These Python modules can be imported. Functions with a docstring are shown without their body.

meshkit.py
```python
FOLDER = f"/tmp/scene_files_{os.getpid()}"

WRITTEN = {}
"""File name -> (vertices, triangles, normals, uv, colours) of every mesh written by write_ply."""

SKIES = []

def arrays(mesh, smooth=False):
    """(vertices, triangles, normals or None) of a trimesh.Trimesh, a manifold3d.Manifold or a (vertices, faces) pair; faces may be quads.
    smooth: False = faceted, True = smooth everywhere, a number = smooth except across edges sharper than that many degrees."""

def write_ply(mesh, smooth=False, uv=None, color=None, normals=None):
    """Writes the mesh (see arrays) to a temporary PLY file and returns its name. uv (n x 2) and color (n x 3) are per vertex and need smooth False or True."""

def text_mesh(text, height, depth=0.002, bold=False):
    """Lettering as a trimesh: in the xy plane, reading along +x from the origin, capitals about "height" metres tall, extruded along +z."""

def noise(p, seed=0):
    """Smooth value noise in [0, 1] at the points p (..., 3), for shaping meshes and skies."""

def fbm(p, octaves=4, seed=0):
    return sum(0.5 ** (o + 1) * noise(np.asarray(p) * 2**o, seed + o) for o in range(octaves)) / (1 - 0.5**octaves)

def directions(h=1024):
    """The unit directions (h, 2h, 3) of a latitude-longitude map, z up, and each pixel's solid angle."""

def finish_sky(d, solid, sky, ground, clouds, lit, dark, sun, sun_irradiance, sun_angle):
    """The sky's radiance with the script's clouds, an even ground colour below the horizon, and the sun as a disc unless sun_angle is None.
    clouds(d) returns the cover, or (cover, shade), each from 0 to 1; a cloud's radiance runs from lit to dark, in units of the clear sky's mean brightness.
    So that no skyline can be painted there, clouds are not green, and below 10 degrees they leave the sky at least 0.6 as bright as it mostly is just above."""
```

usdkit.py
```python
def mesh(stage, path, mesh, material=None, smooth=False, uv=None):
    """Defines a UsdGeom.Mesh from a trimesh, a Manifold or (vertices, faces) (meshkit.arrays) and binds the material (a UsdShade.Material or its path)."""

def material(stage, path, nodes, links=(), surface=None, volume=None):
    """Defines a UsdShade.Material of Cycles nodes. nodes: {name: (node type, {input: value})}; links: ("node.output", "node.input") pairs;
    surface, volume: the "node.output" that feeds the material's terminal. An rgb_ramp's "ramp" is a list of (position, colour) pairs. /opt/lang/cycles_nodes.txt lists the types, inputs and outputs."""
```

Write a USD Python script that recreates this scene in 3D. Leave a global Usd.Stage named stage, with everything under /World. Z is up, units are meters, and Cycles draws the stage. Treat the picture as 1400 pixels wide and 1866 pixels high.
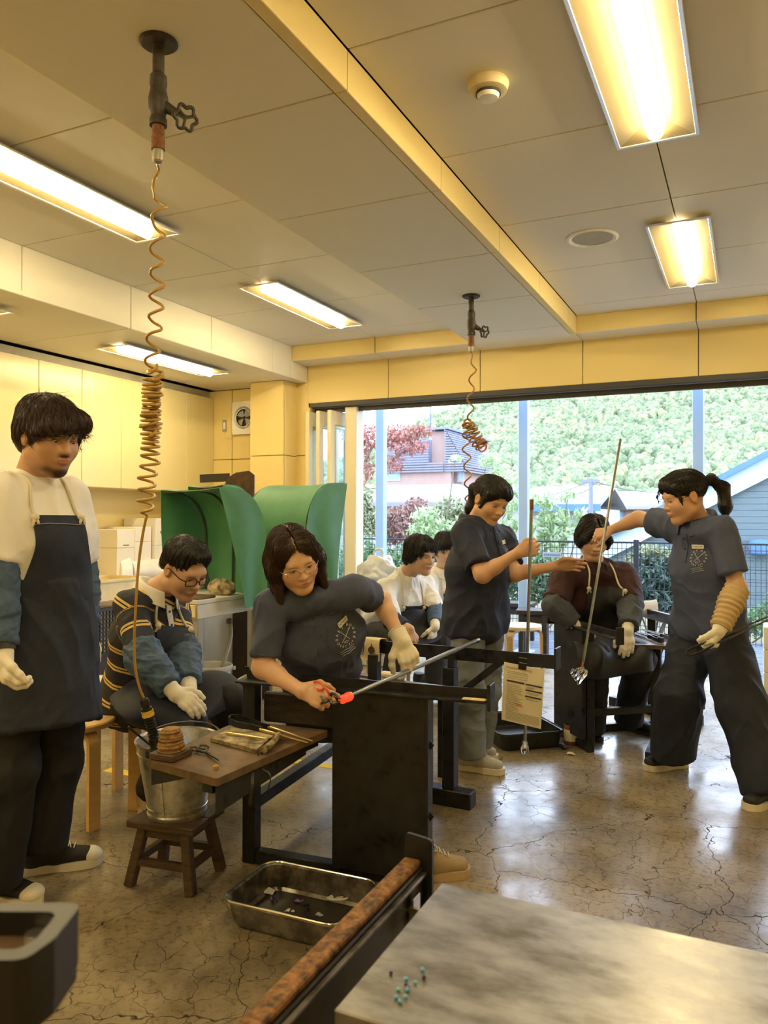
import math, random
from concurrent.futures import ThreadPoolExecutor
import numpy as np, trimesh, shapely
from shapely.geometry import Polygon
import usdkit, meshkit
from pxr import Gf, Sdf, Usd, UsdGeom, UsdLux, UsdShade, Vt

stage = Usd.Stage.CreateInMemory()
UsdGeom.SetStageUpAxis(stage, 'Z'); UsdGeom.SetStageMetersPerUnit(stage, 1.0)
UsdGeom.Xform.Define(stage, '/World'); UsdGeom.Scope.Define(stage, '/World/Looks')
V = lambda *a: np.array(a, float)

# ------------------------------------------------------------------ camera
F_PX, YAW, PITCH, ROLL, CAM_H = 1417.09, 0.440406, 0.0072028, -0.00182538, 1.32
def cam_axes():
    fwd = V(-math.sin(YAW)*math.cos(PITCH), math.cos(YAW)*math.cos(PITCH), math.sin(PITCH))
    rt = V(math.cos(YAW), math.sin(YAW), 0); dn = np.cross(fwd, rt)
    c, s = math.cos(ROLL), math.sin(ROLL)
    return c*rt+s*dn, -s*rt+c*dn, fwd
CR, CD, CF = cam_axes(); EYE = V(0, 0, CAM_H)
cam = UsdGeom.Camera.Define(stage, '/World/Camera')
cam.CreateHorizontalApertureAttr(36.0); cam.CreateFocalLengthAttr(36.0*F_PX/1400)
cam.CreateClippingRangeAttr(Gf.Vec2f(0.05, 3000))
cam.CreateFStopAttr(9.0); cam.CreateFocusDistanceAttr(3.3)
cam.CreateExposureAttr(0.85)
m = Gf.Matrix4d(1); u_, b_ = -CD, -CF
m.SetRow(0, Gf.Vec4d(*CR, 0)); m.SetRow(1, Gf.Vec4d(*u_, 0)); m.SetRow(2, Gf.Vec4d(*b_, 0)); m.SetRow(3, Gf.Vec4d(*EYE, 1))
cam.AddTransformOp().Set(m)
# ------------------------------------------------------------------ daylight: an even, bright overcast sky
dome = UsdLux.DomeLight.Define(stage, '/World/Sky')
dome.CreateIntensityAttr(1.05); dome.CreateColorAttr(Gf.Vec3f(0.82, 0.97, 1.22))
LAMP, LAMP_POWER = (1.0, 0.80, 0.44), 36.0

# ------------------------------------------------------------------ where a point of the picture lies in the room
def ray(px, py): return CF + CR*(px-700)/F_PX + CD*(py-933)/F_PX
def dep(px, py, d): return EYE + ray(px, py)*d
def onz(px, py, z): r = ray(px, py); return EYE + r*(z-CAM_H)/r[2]
def ony(px, py, y): r = ray(px, py); return EYE + r*y/r[1]
def onx(px, py, x): r = ray(px, py); return EYE + r*x/r[0]

# ------------------------------------------------------------------ objects
_used = {}
def numbered(path):
    n = _used.get(path, -1)+1; _used[path] = n
    return path if n == 0 else '%s_%03d' % (path, n)
def cdata(p, label=None, cat=None, group=None, kind=None):
    for k, v in (('label', label), ('category', cat), ('group', group), ('kind', kind)):
        if v: p.SetCustomDataByKey(k, v)
    return p
class Thing:
    def __init__(s, path, base): s.path, s.base = path, V(*base)
def thing(name, label, cat, base=(0, 0, 0), rz=0, group=None, kind=None):
    path = numbered('/World/'+name); x = UsdGeom.Xform.Define(stage, path)
    x.AddTranslateOp().Set(Gf.Vec3d(*map(float, base)))
    if rz: x.AddRotateZOp().Set(float(rz))
    cdata(x.GetPrim(), label, cat, group, kind)
    return Thing(path, base)
def mesh_of(g):
    if isinstance(g, (list, tuple)) and len(g) and isinstance(g[0], trimesh.Trimesh): return trimesh.util.concatenate(list(g))
    return g
def part(t, name, g, mt, label=None, kind=None, smooth=30, local=False, tint=None, cat=None, group=None):
    """One mesh. t: the Thing (or part) it belongs to, or None for a top-level mesh. g in world coordinates unless local."""
    g = mesh_of(g)
    root = '/World' if t is None else t.path
    path = numbered(root+'/'+name)
    base = V(0, 0, 0) if t is None else t.base
    if isinstance(g, (tuple, list)): v, f = np.asarray(g[0], float), np.asarray(g[1])
    else: v, f = np.asarray(g.vertices, float), np.asarray(g.faces)
    if not local: v = v-base
    p = usdkit.mesh(stage, path, (v, f), M[mt], smooth=True if tint is not None else smooth)
    if tint is not None:
        UsdGeom.PrimvarsAPI(p).CreatePrimvar('tint', Sdf.ValueTypeNames.Color3fArray, 'vertex').Set(Vt.Vec3fArray.FromNumpy(np.asarray(tint, np.float32)))
    cdata(p.GetPrim(), label, cat, group, kind)
    return Thing(path, base)
def single(name, g, mt, label, cat, group=None, kind=None, smooth=30, tint=None):
    """a thing that is one mesh"""
    return part(None, name, g, mt, label, kind, smooth, tint=tint, cat=cat, group=group)
def struct(name, g, mt, smooth=30, label=None, cat='structure'): return part(None, name, g, mt, label, 'structure', smooth, cat=cat)
def copy_of(t, loc, rz=0, label=None, scale=None):
    """the same thing again, with its parts, at another place"""
    src = stage.GetPrimAtPath(t.path); was = src.GetCustomData()
    name = t.path.rsplit('/', 1)[1]
    path = numbered('/World/'+name); x = UsdGeom.Xform.Define(stage, path)
    x.GetPrim().GetReferences().AddInternalReference(t.path)
    x.ClearXformOpOrder(); x.AddTranslateOp().Set(Gf.Vec3d(*map(float, loc)))
    x.AddRotateZOp().Set(float(rz)); 
    if scale: x.AddScaleOp().Set(Gf.Vec3f(*scale))
    cdata(x.GetPrim(), label or was['label'], was['category'], was.get('group'))
    x.GetPrim().SetInstanceable(True)
    return Thing(path, loc)

# ------------------------------------------------------------------ shapes
def unit(v): v = np.asarray(v, float); return v/max(np.linalg.norm(v), 1e-9)
def frame(z, up=(0, 0, 1)):
    z = unit(z); x = np.cross(up, z)
    if np.linalg.norm(x) < 1e-3: x = np.cross((0, 1, 0), z)
    x = unit(x); return x, np.cross(z, x), z
def bbox(lo, hi, bev=0):
    lo, hi = np.minimum(lo, hi).astype(float), np.maximum(lo, hi).astype(float)
    if not bev:
        b = trimesh.creation.box(hi-lo); b.apply_translation((lo+hi)/2); return b
    b = min(bev, *((hi-lo)*0.45)); pts = []
    for k in range(3):
        for s in np.ndindex(2, 2, 2):
            p = np.where(s, hi, lo).astype(float)
            for j in range(3):
                if j != k: p[j] += b*(1-2*s[j])
            pts.append(p)
    return trimesh.convex.convex_hull(np.array(pts))
def cbox(c, size, bev=0, R=None):
    size = np.asarray(size, float); b = bbox(-size/2, size/2, bev)
    if R is not None:
        M4 = np.eye(4); M4[:3, :3] = np.array(R).T; b.apply_transform(M4)
    b.apply_translation(c); return b
def rz3(deg): a = math.radians(deg); return np.array([[math.cos(a), math.sin(a), 0], [-math.sin(a), math.cos(a), 0], [0, 0, 1]])   # rows = axes
def beam(a, b, w, h, up=(0, 0, 1), bev=0):
    """a bar from a to b, w wide and h tall"""
    a, b = V(*a), V(*b); x, y, z = frame(b-a, up)
    return cbox((a+b)/2, (w, h, np.linalg.norm(b-a)), bev, [x, y, z])
def cyl(a, b, r, r2=None, n=16, caps=True):
    a, b = V(*a), V(*b); r2 = r if r2 is None else r2; x, y, z = frame(b-a)
    t = np.arange(n)/n*2*np.pi; ring = np.outer(np.cos(t), x)+np.outer(np.sin(t), y)
    v = np.vstack([a+ring*r, b+ring*r2, a[None], b[None]]); i = np.arange(n); j = (i+1) % n
    f = [np.stack([i, j, j+n], 1), np.stack([i, j+n, i+n], 1)]
    if caps: f += [np.stack([j, i, i*0+2*n], 1), np.stack([i+n, j+n, i*0+2*n+1], 1)]
    return trimesh.Trimesh(v, np.vstack(f), process=False)
def tube(pts, r, n=8, caps=True):
    pts = np.asarray(pts, float); k = len(pts); r = np.broadcast_to(r, (k,))
    T = np.gradient(pts, axis=0); T /= np.maximum(np.linalg.norm(T, axis=1, keepdims=True), 1e-9)
    x = frame(T[0])[0]; X = []
    for t in T: x = unit(x-t*np.dot(x, t)); X.append(x)
    X = np.array(X); Y = np.cross(T, X); a = np.arange(n)/n*2*np.pi
    v = pts[:, None]+r[:, None, None]*(np.cos(a)[None, :, None]*X[:, None]+np.sin(a)[None, :, None]*Y[:, None])
    v = v.reshape(-1, 3); i = np.arange(n); j = (i+1) % n; f = []
    for s in range(k-1): f += [np.stack([s*n+i, s*n+j, s*n+n+j], 1), np.stack([s*n+i, s*n+n+j, s*n+n+i], 1)]
    if caps:
        v = np.vstack([v, pts[:1], pts[-1:]]); c = k*n
        f += [np.stack([j, i, i*0+c], 1), np.stack([(k-1)*n+i, (k-1)*n+j, i*0+c+1], 1)]
    return trimesh.Trimesh(v, np.vstack(f), process=False)
def spline(pts, n=40):
    from scipy.interpolate import CubicSpline
    pts = np.asarray(pts, float); s = np.r_[0, np.cumsum(np.linalg.norm(np.diff(pts, axis=0), axis=1))]
    return CubicSpline(s, pts)(np.linspace(0, s[-1], n))
def lathe(prof, c=(0, 0, 0), axis=(0, 0, 1), n=32):
    """prof: (radius, height) pairs"""
    prof = np.asarray(prof, float); x, y, z = frame(axis); t = np.arange(n)/n*2*np.pi
    ring = np.outer(np.cos(t), x)+np.outer(np.sin(t), y); k = len(prof)
    v = (prof[:, 0][:, None, None]*ring[None]+prof[:, 1][:, None, None]*z).reshape(-1, 3)+V(*c); i = np.arange(n); j = (i+1) % n; f = []
    for s in range(k-1): f += [np.stack([s*n+i, s*n+j, s*n+n+j], 1), np.stack([s*n+i, s*n+n+j, s*n+n+i], 1)]
    mm = trimesh.Trimesh(v, np.vstack(f), process=False); return mm
def prism(poly, h, o=(0, 0, 0), X=(1, 0, 0), Y=(0, 1, 0)):
    """polygon in the X-Y plane at o, extruded by h along X x Y"""
    if not isinstance(poly, Polygon): poly = Polygon(poly)
    g = trimesh.creation.extrude_polygon(poly, h, engine='earcut')
    X, Y = unit(X), unit(Y); M4 = np.eye(4); M4[:3, 0], M4[:3, 1], M4[:3, 2], M4[:3, 3] = X, Y, np.cross(X, Y), o
    g.apply_transform(M4); return g
def rounded(poly, r, seg=4): return Polygon(poly).buffer(-r).buffer(r, quad_segs=seg)
def sheet(grid, th=0.004):
    """a cloth-like sheet from a grid of points (a, b, 3), given a thickness"""
    g = np.asarray(grid, float); a, b = g.shape[:2]
    N = np.cross(np.gradient(g, axis=0), np.gradient(g, axis=1)); N /= np.maximum(np.linalg.norm(N, axis=2, keepdims=True), 1e-9)
    top, bot = (g+N*th/2).reshape(-1, 3), (g-N*th/2).reshape(-1, 3); n = a*b
    I = np.arange(n).reshape(a, b); q = np.stack([I[:-1, :-1], I[1:, :-1], I[1:, 1:], I[:-1, 1:]], -1).reshape(-1, 4)
    f = [q, q[:, ::-1]+n]
    edge = np.r_[I[0, :-1], I[:-1, -1], I[-1, :0:-1], I[:0:-1, 0]]; e2 = np.roll(edge, -1)
    f.append(np.stack([edge, e2, e2+n, edge+n], 1)[:, ::-1])
    q = np.vstack(f); f = np.vstack([q[:, [0, 1, 2]], q[:, [0, 2, 3]]])
    return trimesh.Trimesh(np.vstack([top, bot]), f, process=False)
def ico(c, r, sub=2):
    g = trimesh.creation.icosphere(sub, 1.0); g.apply_scale(r); g.apply_translation(c); return g
def text_on(txt, h, o, X, Y, depth=0.0008, bold=False):
    """lettering in the X-Y plane, starting at o"""
    g = meshkit.text_mesh(txt, h, depth, bold); X, Y = unit(X), unit(Y)
    M4 = np.eye(4); M4[:3, 0], M4[:3, 1], M4[:3, 2], M4[:3, 3] = X, Y, np.cross(X, Y), o
    g.apply_transform(M4); return g

# ------------------------------------------------------------------ materials
M = {}
def mat(name, col, rough=0.5, metal=0.0, var=0.12, scale=6.0, col2=None, bump=0.0, bscale=60.0, spec=0.5, coat=0.0, sheen=0.0, stretch=(1, 1, 1), tint=False, detail=3.0, rvar=0.0, trans=0.0, contrast=0.25, sss=0.0):
    c = np.array(col, float); c2 = c*(1-var) if col2 is None else np.array(col2, float); c1 = c*(1+var) if col2 is None else c
    n = {'geo': ('geometry', {}), 'map': ('mapping', {'scale': stretch}), 'noise': ('noise_texture', {'scale': scale, 'detail': detail, 'roughness': 0.6}),
         'ramp': ('rgb_ramp', {'ramp': [(0.5-contrast, tuple(np.clip(c2, 0, 1))), (0.5+contrast, tuple(np.clip(c1, 0, 1)))]}),
         'p': ('principled_bsdf', {'roughness': rough, 'metallic': metal, 'specular_ior_level': spec, 'coat_weight': coat, 'sheen_weight': sheen, 'transmission_weight': trans})}
    l = [('geo.position', 'map.vector'), ('map.vector', 'noise.vector'), ('noise.fac', 'ramp.fac')]
    if var <= 0.06 and col2 is None and not bump and not rvar:      # plain paint: one even colour
        n = {'p': n['p']}; l = []
        if tint: n['at'] = ('attribute', {'attribute': 'tint'}); n['mul'] = ('mix', {'mix_type': 'multiply', 'fac': 1.0, 'color2': tuple(c)}); l = [('at.color', 'mul.color1'), ('mul.color', 'p.base_color')]
        else: n['p'][1]['base_color'] = tuple(c)
        M[name] = usdkit.material(stage, '/World/Looks/'+name, n, l, surface='p.BSDF'); return
    if tint:
        n['at'] = ('attribute', {'attribute': 'tint'}); n['mul'] = ('mix', {'mix_type': 'multiply', 'fac': 1.0})
        l += [('at.color', 'mul.color1'), ('ramp.color', 'mul.color2'), ('mul.color', 'p.base_color')]
    else: l.append(('ramp.color', 'p.base_color'))
    if sss: n['p'][1].update({'subsurface_weight': sss, 'subsurface_scale': 0.006, 'subsurface_radius': (1.0, 0.35, 0.2)})
    if rvar:
        n['rr'] = ('map_range', {'from_min': 0.3, 'from_max': 0.7, 'to_min': max(0.03, rough-rvar), 'to_max': rough+rvar}); l += [('noise.fac', 'rr.value'), ('rr.result', 'p.roughness')]
    if bump:
        n['bn'] = ('noise_texture', {'scale': bscale, 'detail': 2.0}); n['b'] = ('bump', {'strength': 1.0, 'distance': bump})
        l += [('map.vector', 'bn.vector'), ('bn.fac', 'b.height'), ('b.normal', 'p.normal')]
    M[name] = usdkit.material(stage, '/World/Looks/'+name, n, l, surface='p.BSDF')
def glow(name, col, power):
    M[name] = usdkit.material(stage, '/World/Looks/'+name, {'e': ('emission', {'color': col, 'strength': power})}, [], surface='e.emission')
# ================================================================== materials
mat('wall_paint', (0.78, 0.62, 0.26), 0.45, var=0.05, scale=1.5)
mat('ceiling_paint', (0.74, 0.69, 0.56), 0.6, var=0.02, scale=0.8)
mat('cupboard_white', (0.72, 0.61, 0.30), 0.28, var=0.03, scale=1.0)
mat('joint_dark', (0.10, 0.085, 0.05), 0.8)
mat('fascia_grey', (0.42, 0.38, 0.28), 0.6)
mat('track_dark', (0.05, 0.045, 0.04), 0.5)
mat('track_metal', (0.36, 0.33, 0.27), 0.45, metal=0.3)
mat('door_frame', (0.80, 0.72, 0.50), 0.35, var=0.03)
mat('column_skylit', (0.40, 0.60, 0.92), 0.4, var=0.04)  # white columns; the blue of the skylight is put into their colour
mat('lamp_metal', (0.78, 0.80, 0.84), 0.3, metal=0.7, var=0.05)
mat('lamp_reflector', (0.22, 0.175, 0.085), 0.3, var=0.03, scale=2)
glow('lamp_glow', LAMP, LAMP_POWER)
mat('pipe_dark', (0.055, 0.045, 0.035), 0.55, metal=0.4, var=0.4, scale=40)
mat('pipe_rust', (0.20, 0.08, 0.03), 0.7, metal=0.2, var=0.4, scale=60)
mat('hose_amber', (0.44, 0.26, 0.05), 0.3, var=0.1, spec=0.6)
mat('hose_amber_backlit', (0.38, 0.19, 0.07), 0.35, var=0.15)  # same hose as the amber one; its backlit shade is put into the colour
mat('plastic_cream', (0.75, 0.62, 0.34), 0.45)
mat('plastic_white', (0.82, 0.80, 0.74), 0.4)
mat('black_steel', (0.022, 0.023, 0.026), 0.42, metal=0.35, var=0.5, scale=14, rvar=0.15)
mat('black_wood', (0.028, 0.021, 0.016), 0.55, var=0.7, scale=9, stretch=(1, 1, 6), bump=0.001, bscale=40)
mat('dark_wood', (0.075, 0.045, 0.028), 0.5, var=0.5, scale=10, stretch=(1.5, 1.5, 8), bump=0.001, bscale=50)
mat('chrome', (0.75, 0.75, 0.77), 0.18, metal=1.0, var=0.05)
mat('mirror_glass', (0.10, 0.14, 0.16), 0.05)
def floor_material():
    n = {'geo': ('geometry', {}),
         'warp': ('noise_texture', {'dimensions': '2D', 'scale': 5.0, 'detail': 3.0, 'roughness': 0.65}),
         'wsub': ('vector_math', {'math_type': 'subtract', 'vector2': (0.5, 0.5, 0.5)}), 'wmul': ('vector_math', {'math_type': 'scale', 'scale': 0.16}), 'wadd': ('vector_math', {'math_type': 'add'}),
         'big': ('voronoi_texture', {'dimensions': '2D', 'feature': 'distance_to_edge', 'scale': 1.7}), 'small': ('voronoi_texture', {'dimensions': '2D', 'feature': 'distance_to_edge', 'scale': 9.0}),
         'bl': ('map_range', {'from_min': 0.0, 'from_max': 0.006, 'to_min': 1.0, 'to_max': 0.0, 'clamp': True}), 'sl': ('map_range', {'from_min': 0.0, 'from_max': 0.02, 'to_min': 1.0, 'to_max': 0.0, 'clamp': True}),
         'mask': ('noise_texture', {'dimensions': '2D', 'scale': 0.9, 'detail': 3.0}), 'mr': ('map_range', {'from_min': 0.40, 'from_max': 0.54, 'to_min': 0.0, 'to_max': 0.85, 'clamp': True}),
         'sm': ('math', {'math_type': 'multiply'}), 'crack': ('math', {'math_type': 'maximum'}),
         'mottle': ('noise_texture', {'dimensions': '2D', 'scale': 1.3, 'detail': 6.0, 'roughness': 0.68}),
         'col': ('rgb_ramp', {'ramp': [(0.30, (0.11, 0.087, 0.054)), (0.45, (0.22, 0.178, 0.112)), (0.60, (0.335, 0.275, 0.18)), (0.8, (0.44, 0.37, 0.25))]}),
         'grit': ('noise_texture', {'dimensions': '2D', 'scale': 42.0, 'detail': 4.0, 'roughness': 0.7}), 'gr': ('rgb_ramp', {'ramp': [(0.32, (0.42, 0.40, 0.37)), (0.48, (1, 1, 1))]}),
         'gm': ('mix', {'mix_type': 'multiply', 'fac': 0.75}),
         'dark': ('mix', {'mix_type': 'mix', 'color2': (0.022, 0.018, 0.013)}),
         'wet': ('noise_texture', {'dimensions': '2D', 'scale': 1.7, 'detail': 4.0, 'roughness': 0.6}), 'rough': ('map_range', {'from_min': 0.36, 'from_max': 0.66, 'to_min': 0.16, 'to_max': 0.46, 'clamp': True}),
         
         'sp': ('map_range', {'from_min': 0.0, 'from_max': 1.0, 'to_min': 0.62, 'to_max': 0.0, 'clamp': True}), 'ro2': ('math', {'math_type': 'maximum'}), 'p': ('principled_bsdf', {})}
    l = [('geo.position', 'warp.vector'), ('warp.color', 'wsub.vector1'), ('wsub.vector', 'wmul.vector1'), ('wmul.vector', 'wadd.vector1'), ('geo.position', 'wadd.vector2'),
         ('wadd.vector', 'big.vector'), ('wadd.vector', 'small.vector'), ('big.distance', 'bl.value'), ('small.distance', 'sl.value'), ('geo.position', 'mask.vector'), ('mask.fac', 'mr.value'),
         ('sl.result', 'sm.value1'), ('mr.result', 'sm.value2'), ('bl.result', 'crack.value1'), ('sm.value', 'crack.value2'),
         ('geo.position', 'mottle.vector'), ('mottle.fac', 'col.fac'), ('geo.position', 'grit.vector'), ('grit.fac', 'gr.fac'), ('col.color', 'gm.color1'), ('gr.color', 'gm.color2'),
         ('crack.value', 'dark.fac'), ('gm.color', 'dark.color1'), ('dark.color', 'p.base_color'), ('geo.position', 'wet.vector'), ('wet.fac', 'rough.value'), ('rough.result', 'ro2.value1'), ('ro2.value', 'p.roughness'), ('crack.value', 'sp.value'), ('sp.result', 'p.specular_ior_level'),
         ('crack.value', 'ro2.value2')]
    M['floor'] = usdkit.material(stage, '/World/Looks/floor', n, l, surface='p.BSDF')
floor_material()

# ================================================================== the room
ZC, ZM, ZL = 2.95, 2.808, 2.655            # main ceiling, boxed beam, low ceiling on the left
XL, XP, X1, X2, XR = -5.5, -3.96, -2.155, -1.268, 2.2
YB, YW = -2.6, 6.63
PY = [0.57-0.9075*3+0.9075*k for k in range(10)]
struct('floor', bbox((XL-0.2, YB-0.2, -0.15), (XR+0.2, 6.98, 0)), 'floor', label='cracked and stained concrete floor of the workshop')
ceil = struct('ceiling', [bbox((X2-0.02, YB, ZC+0.03), (XR, 6.7, ZC+0.12)), bbox((XP, YB, ZC+0.03), (X1+0.02, 6.7, ZC+0.12)), bbox((X1+0.01, YB, ZM+0.03), (X2-0.01, 6.62, ZM+0.12)), bbox((XL, YB, ZL+0.03), (XP-0.01, 6.62, ZL+0.12)), bbox((XL-0.1, YB-0.1, 3.08), (XR+0.1, 6.97, 3.16))], 'joint_dark', label='ceiling of large flat panels with narrow joints')
def panels_y(root, name, x0, x1, z, ys, mt, y1):
    cuts = [YB]+[y for y in ys if YB < y < y1-0.05]+[y1]
    for a, b in zip(cuts, cuts[1:]): part(root, name, bbox((x0+0.003, a+0.003, z), (x1-0.003, b-0.003, z+0.029), 0.003), mt)
for a, b in ((X2, -0.366), (-0.366, 0.54), (0.54, 1.45), (1.45, XR)): panels_y(ceil, 'panel', a, b, ZC, PY, 'ceiling_paint', 6.334)
for a, b in ((XP, -3.06), (-3.06, X1)): panels_y(ceil, 'panel', a, b, ZC, PY, 'ceiling_paint', 6.334)
panels_y(ceil, 'panel', X1, X2-0.052, ZM, PY, 'ceiling_paint', 6.62)
panels_y(ceil, 'panel', -5.12, XP, ZL, PY[1::2], 'ceiling_paint', 6.67)
bm = struct('beam', bbox((X2-0.03, YB, ZM+0.03), (X2-0.02, 6.33, ZC+0.02)), 'joint_dark', label='boxed beam running across the ceiling towards the window wall')
cuts = [YB]+PY[:]+[6.334]; cuts = sorted(c for c in cuts if YB <= c <= 6.334)
for a, b in zip(cuts, cuts[1:]):
    if b-a > 0.05: part(bm, 'side_panel', prism(rounded([(0, 0), (0.05, 0), (0.05, ZC-ZM+0.002), (0.03, ZC-ZM+0.002), (0.03, 0.05), (0, 0.03)], 0.006), b-a-0.005, (X2-0.05, b-0.0025, ZM-0.001), (1, 0, 0), (0, 0, 1)), 'wall_paint')
part(bm, 'side_panel', bbox((X1, YB, ZM+0.002), (X1+0.02, 6.33, ZC)), 'wall_paint')
bh = struct('bulkhead', bbox((XP-0.04, YB, ZL+0.03), (XP-0.02, 6.62, ZC+0.03)), 'joint_dark', label='dropped bulkhead panels along the left of the ceiling')
for a, b in zip(cuts, cuts[1:]+[0]):
    if b-a > 0.05: part(bh, 'side_panel', bbox((XP-0.02, a+0.0025, ZL-0.004), (XP, b-0.0025, ZC+0.01), 0.004), 'ceiling_paint')
part(bh, 'side_panel', bbox((XP-0.02, 6.3365, ZL-0.004), (XP, 6.62, ZC+0.01), 0.004), 'ceiling_paint')
# window wall: box under the ceiling, header panels, track
ww = struct('wall_window', [bbox((XP-0.14, YW+0.02, 2.45), (XR, YW+0.30, 3.1)), bbox((XP, 6.36, ZM+0.03), (XR, YW+0.03, 3.0))], 'joint_dark', label='header of cream panels over the wide opening')
jx = [-3.96, -3.08, -2.178, -1.275, -0.37, 0.535, 1.44, XR]
for a, b in zip(jx, jx[1:]):
    part(ww, 'header_panel', bbox((a+0.003, YW-0.004, 2.447), (b-0.003, YW+0.02, ZM+0.01), 0.003), 'wall_paint')
    if not (a > X1-0.3 and b < X2+0.1):
        part(ww, 'box_panel', bbox((a+0.003, 6.334, ZM+0.005), (min(b, XR)-0.003, 6.36, ZC+0.02), 0.004), 'wall_paint')
    part(ww, 'soffit_panel', bbox((a+0.003, 6.336, ZM+0.004), (b-0.003, YW, ZM+0.03)), 'ceiling_paint')
part(ww, 'door_track', [bbox((-3.95, YW+0.0, 2.405), (XR, YW+0.07, 2.447)), bbox((-3.95, YW+0.12, 2.36), (XR, YW+0.135, 2.43))], 'track_dark', label='dark door track')
part(ww, 'track_lining', [bbox((-3.95, YW+0.07, 2.405), (XR, YW+0.34, 2.45)), bbox((-3.95, YW+0.22, 2.375), (XR, YW+0.24, 2.41))], 'track_metal', label='grey metal lining of the track')
# left part of the window wall, pillar and alcove
wp = struct('wall_corner', bbox((XP-0.15, YW+0.05, 0), (XP-0.02, YW+0.35, 3.07)), 'wall_paint', label='narrow cream wall between pillar and folding doors')
part(wp, 'wall_panel', bbox((XP-0.14, YW, 0), (XP+0.025, YW+0.05, 1.93), 0.003), 'wall_paint'); part(wp, 'wall_panel', bbox((XP-0.14, YW, 1.936), (XP+0.025, YW+0.05, 2.82), 0.003), 'wall_paint')
pl = struct('pillar', bbox((-4.47, 6.42, 0), (-4.11, 6.72, 2.65)), 'joint_dark', label='square cream panelled pillar beside the folding doors')
for z0, z1 in ((0, 0.98), (0.986, 1.922), (1.928, 2.652)):
    part(pl, 'front_panel', bbox((-4.485, 6.40, z0), (-4.1, 6.425, z1), 0.003), 'wall_paint'); part(pl, 'side_panel', bbox((-4.115, 6.4255, z0), (-4.09, 6.70, z1), 0.003), 'wall_paint')
al = struct('wall_alcove', bbox((XL, 6.70, 0), (-4.4, 6.8, 3.07)), 'joint_dark', label='panelled alcove wall with fan between cupboards and pillar')
for x0, x1 in ((-5.3, -4.905), (-4.9, -4.46)):
    for z0, z1 in ((0, 0.98), (0.986, 1.922), (1.928, 2.652)): part(al, 'wall_panel', bbox((x0, 6.675, z0), (x1-0.005, 6.70, z1), 0.003), 'wall_paint')
part(al, 'wall_panel', bbox((XL, 6.675, 0), (-5.305, 6.70, 1.57)), 'wall_paint')
# left wall with the long row of cupboards
wl = struct('wall_left', bbox((XL-0.12, YB, 0), (XL-0.02, 6.8, 3.07)), 'joint_dark', label='cream wall under the cupboards')
for a, b in zip([YB, -0.8, 1.0, 2.8, 4.56], [-0.8, 1.0, 2.8, 4.56, 6.675]): part(wl, 'wall_panel', bbox((XL-0.02, a, 0), (XL, b-0.005, 1.6), 0.003), 'wall_paint')
ledges = thing('wall_cupboard', 'long row of cream wall cupboards with plain doors under low ceiling', 'cupboard', (-5.14, 4.4, 1.577))
part(ledges, 'carcass', [bbox((XL, YB, 1.585), (-5.165, 6.674, 2.575)), bbox((XL, YB, 1.577), (-5.15, 6.674, 1.59))], 'cupboard_white')
for a, b in zip([0.8, 1.26, 1.71, 2.165, 2.62, 3.075, 3.53, 3.985, 4.435, 4.88, 5.337, 5.784, 6.231], [1.26, 1.71, 2.165, 2.62, 3.075, 3.53, 3.985, 4.435, 4.88, 5.337, 5.784, 6.231, 6.672]):
    part(ledges, 'door', bbox((-5.163, a+0.002, 1.58), (-5.14, b-0.002, 2.575), 0.003), 'cupboard_white')
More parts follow.
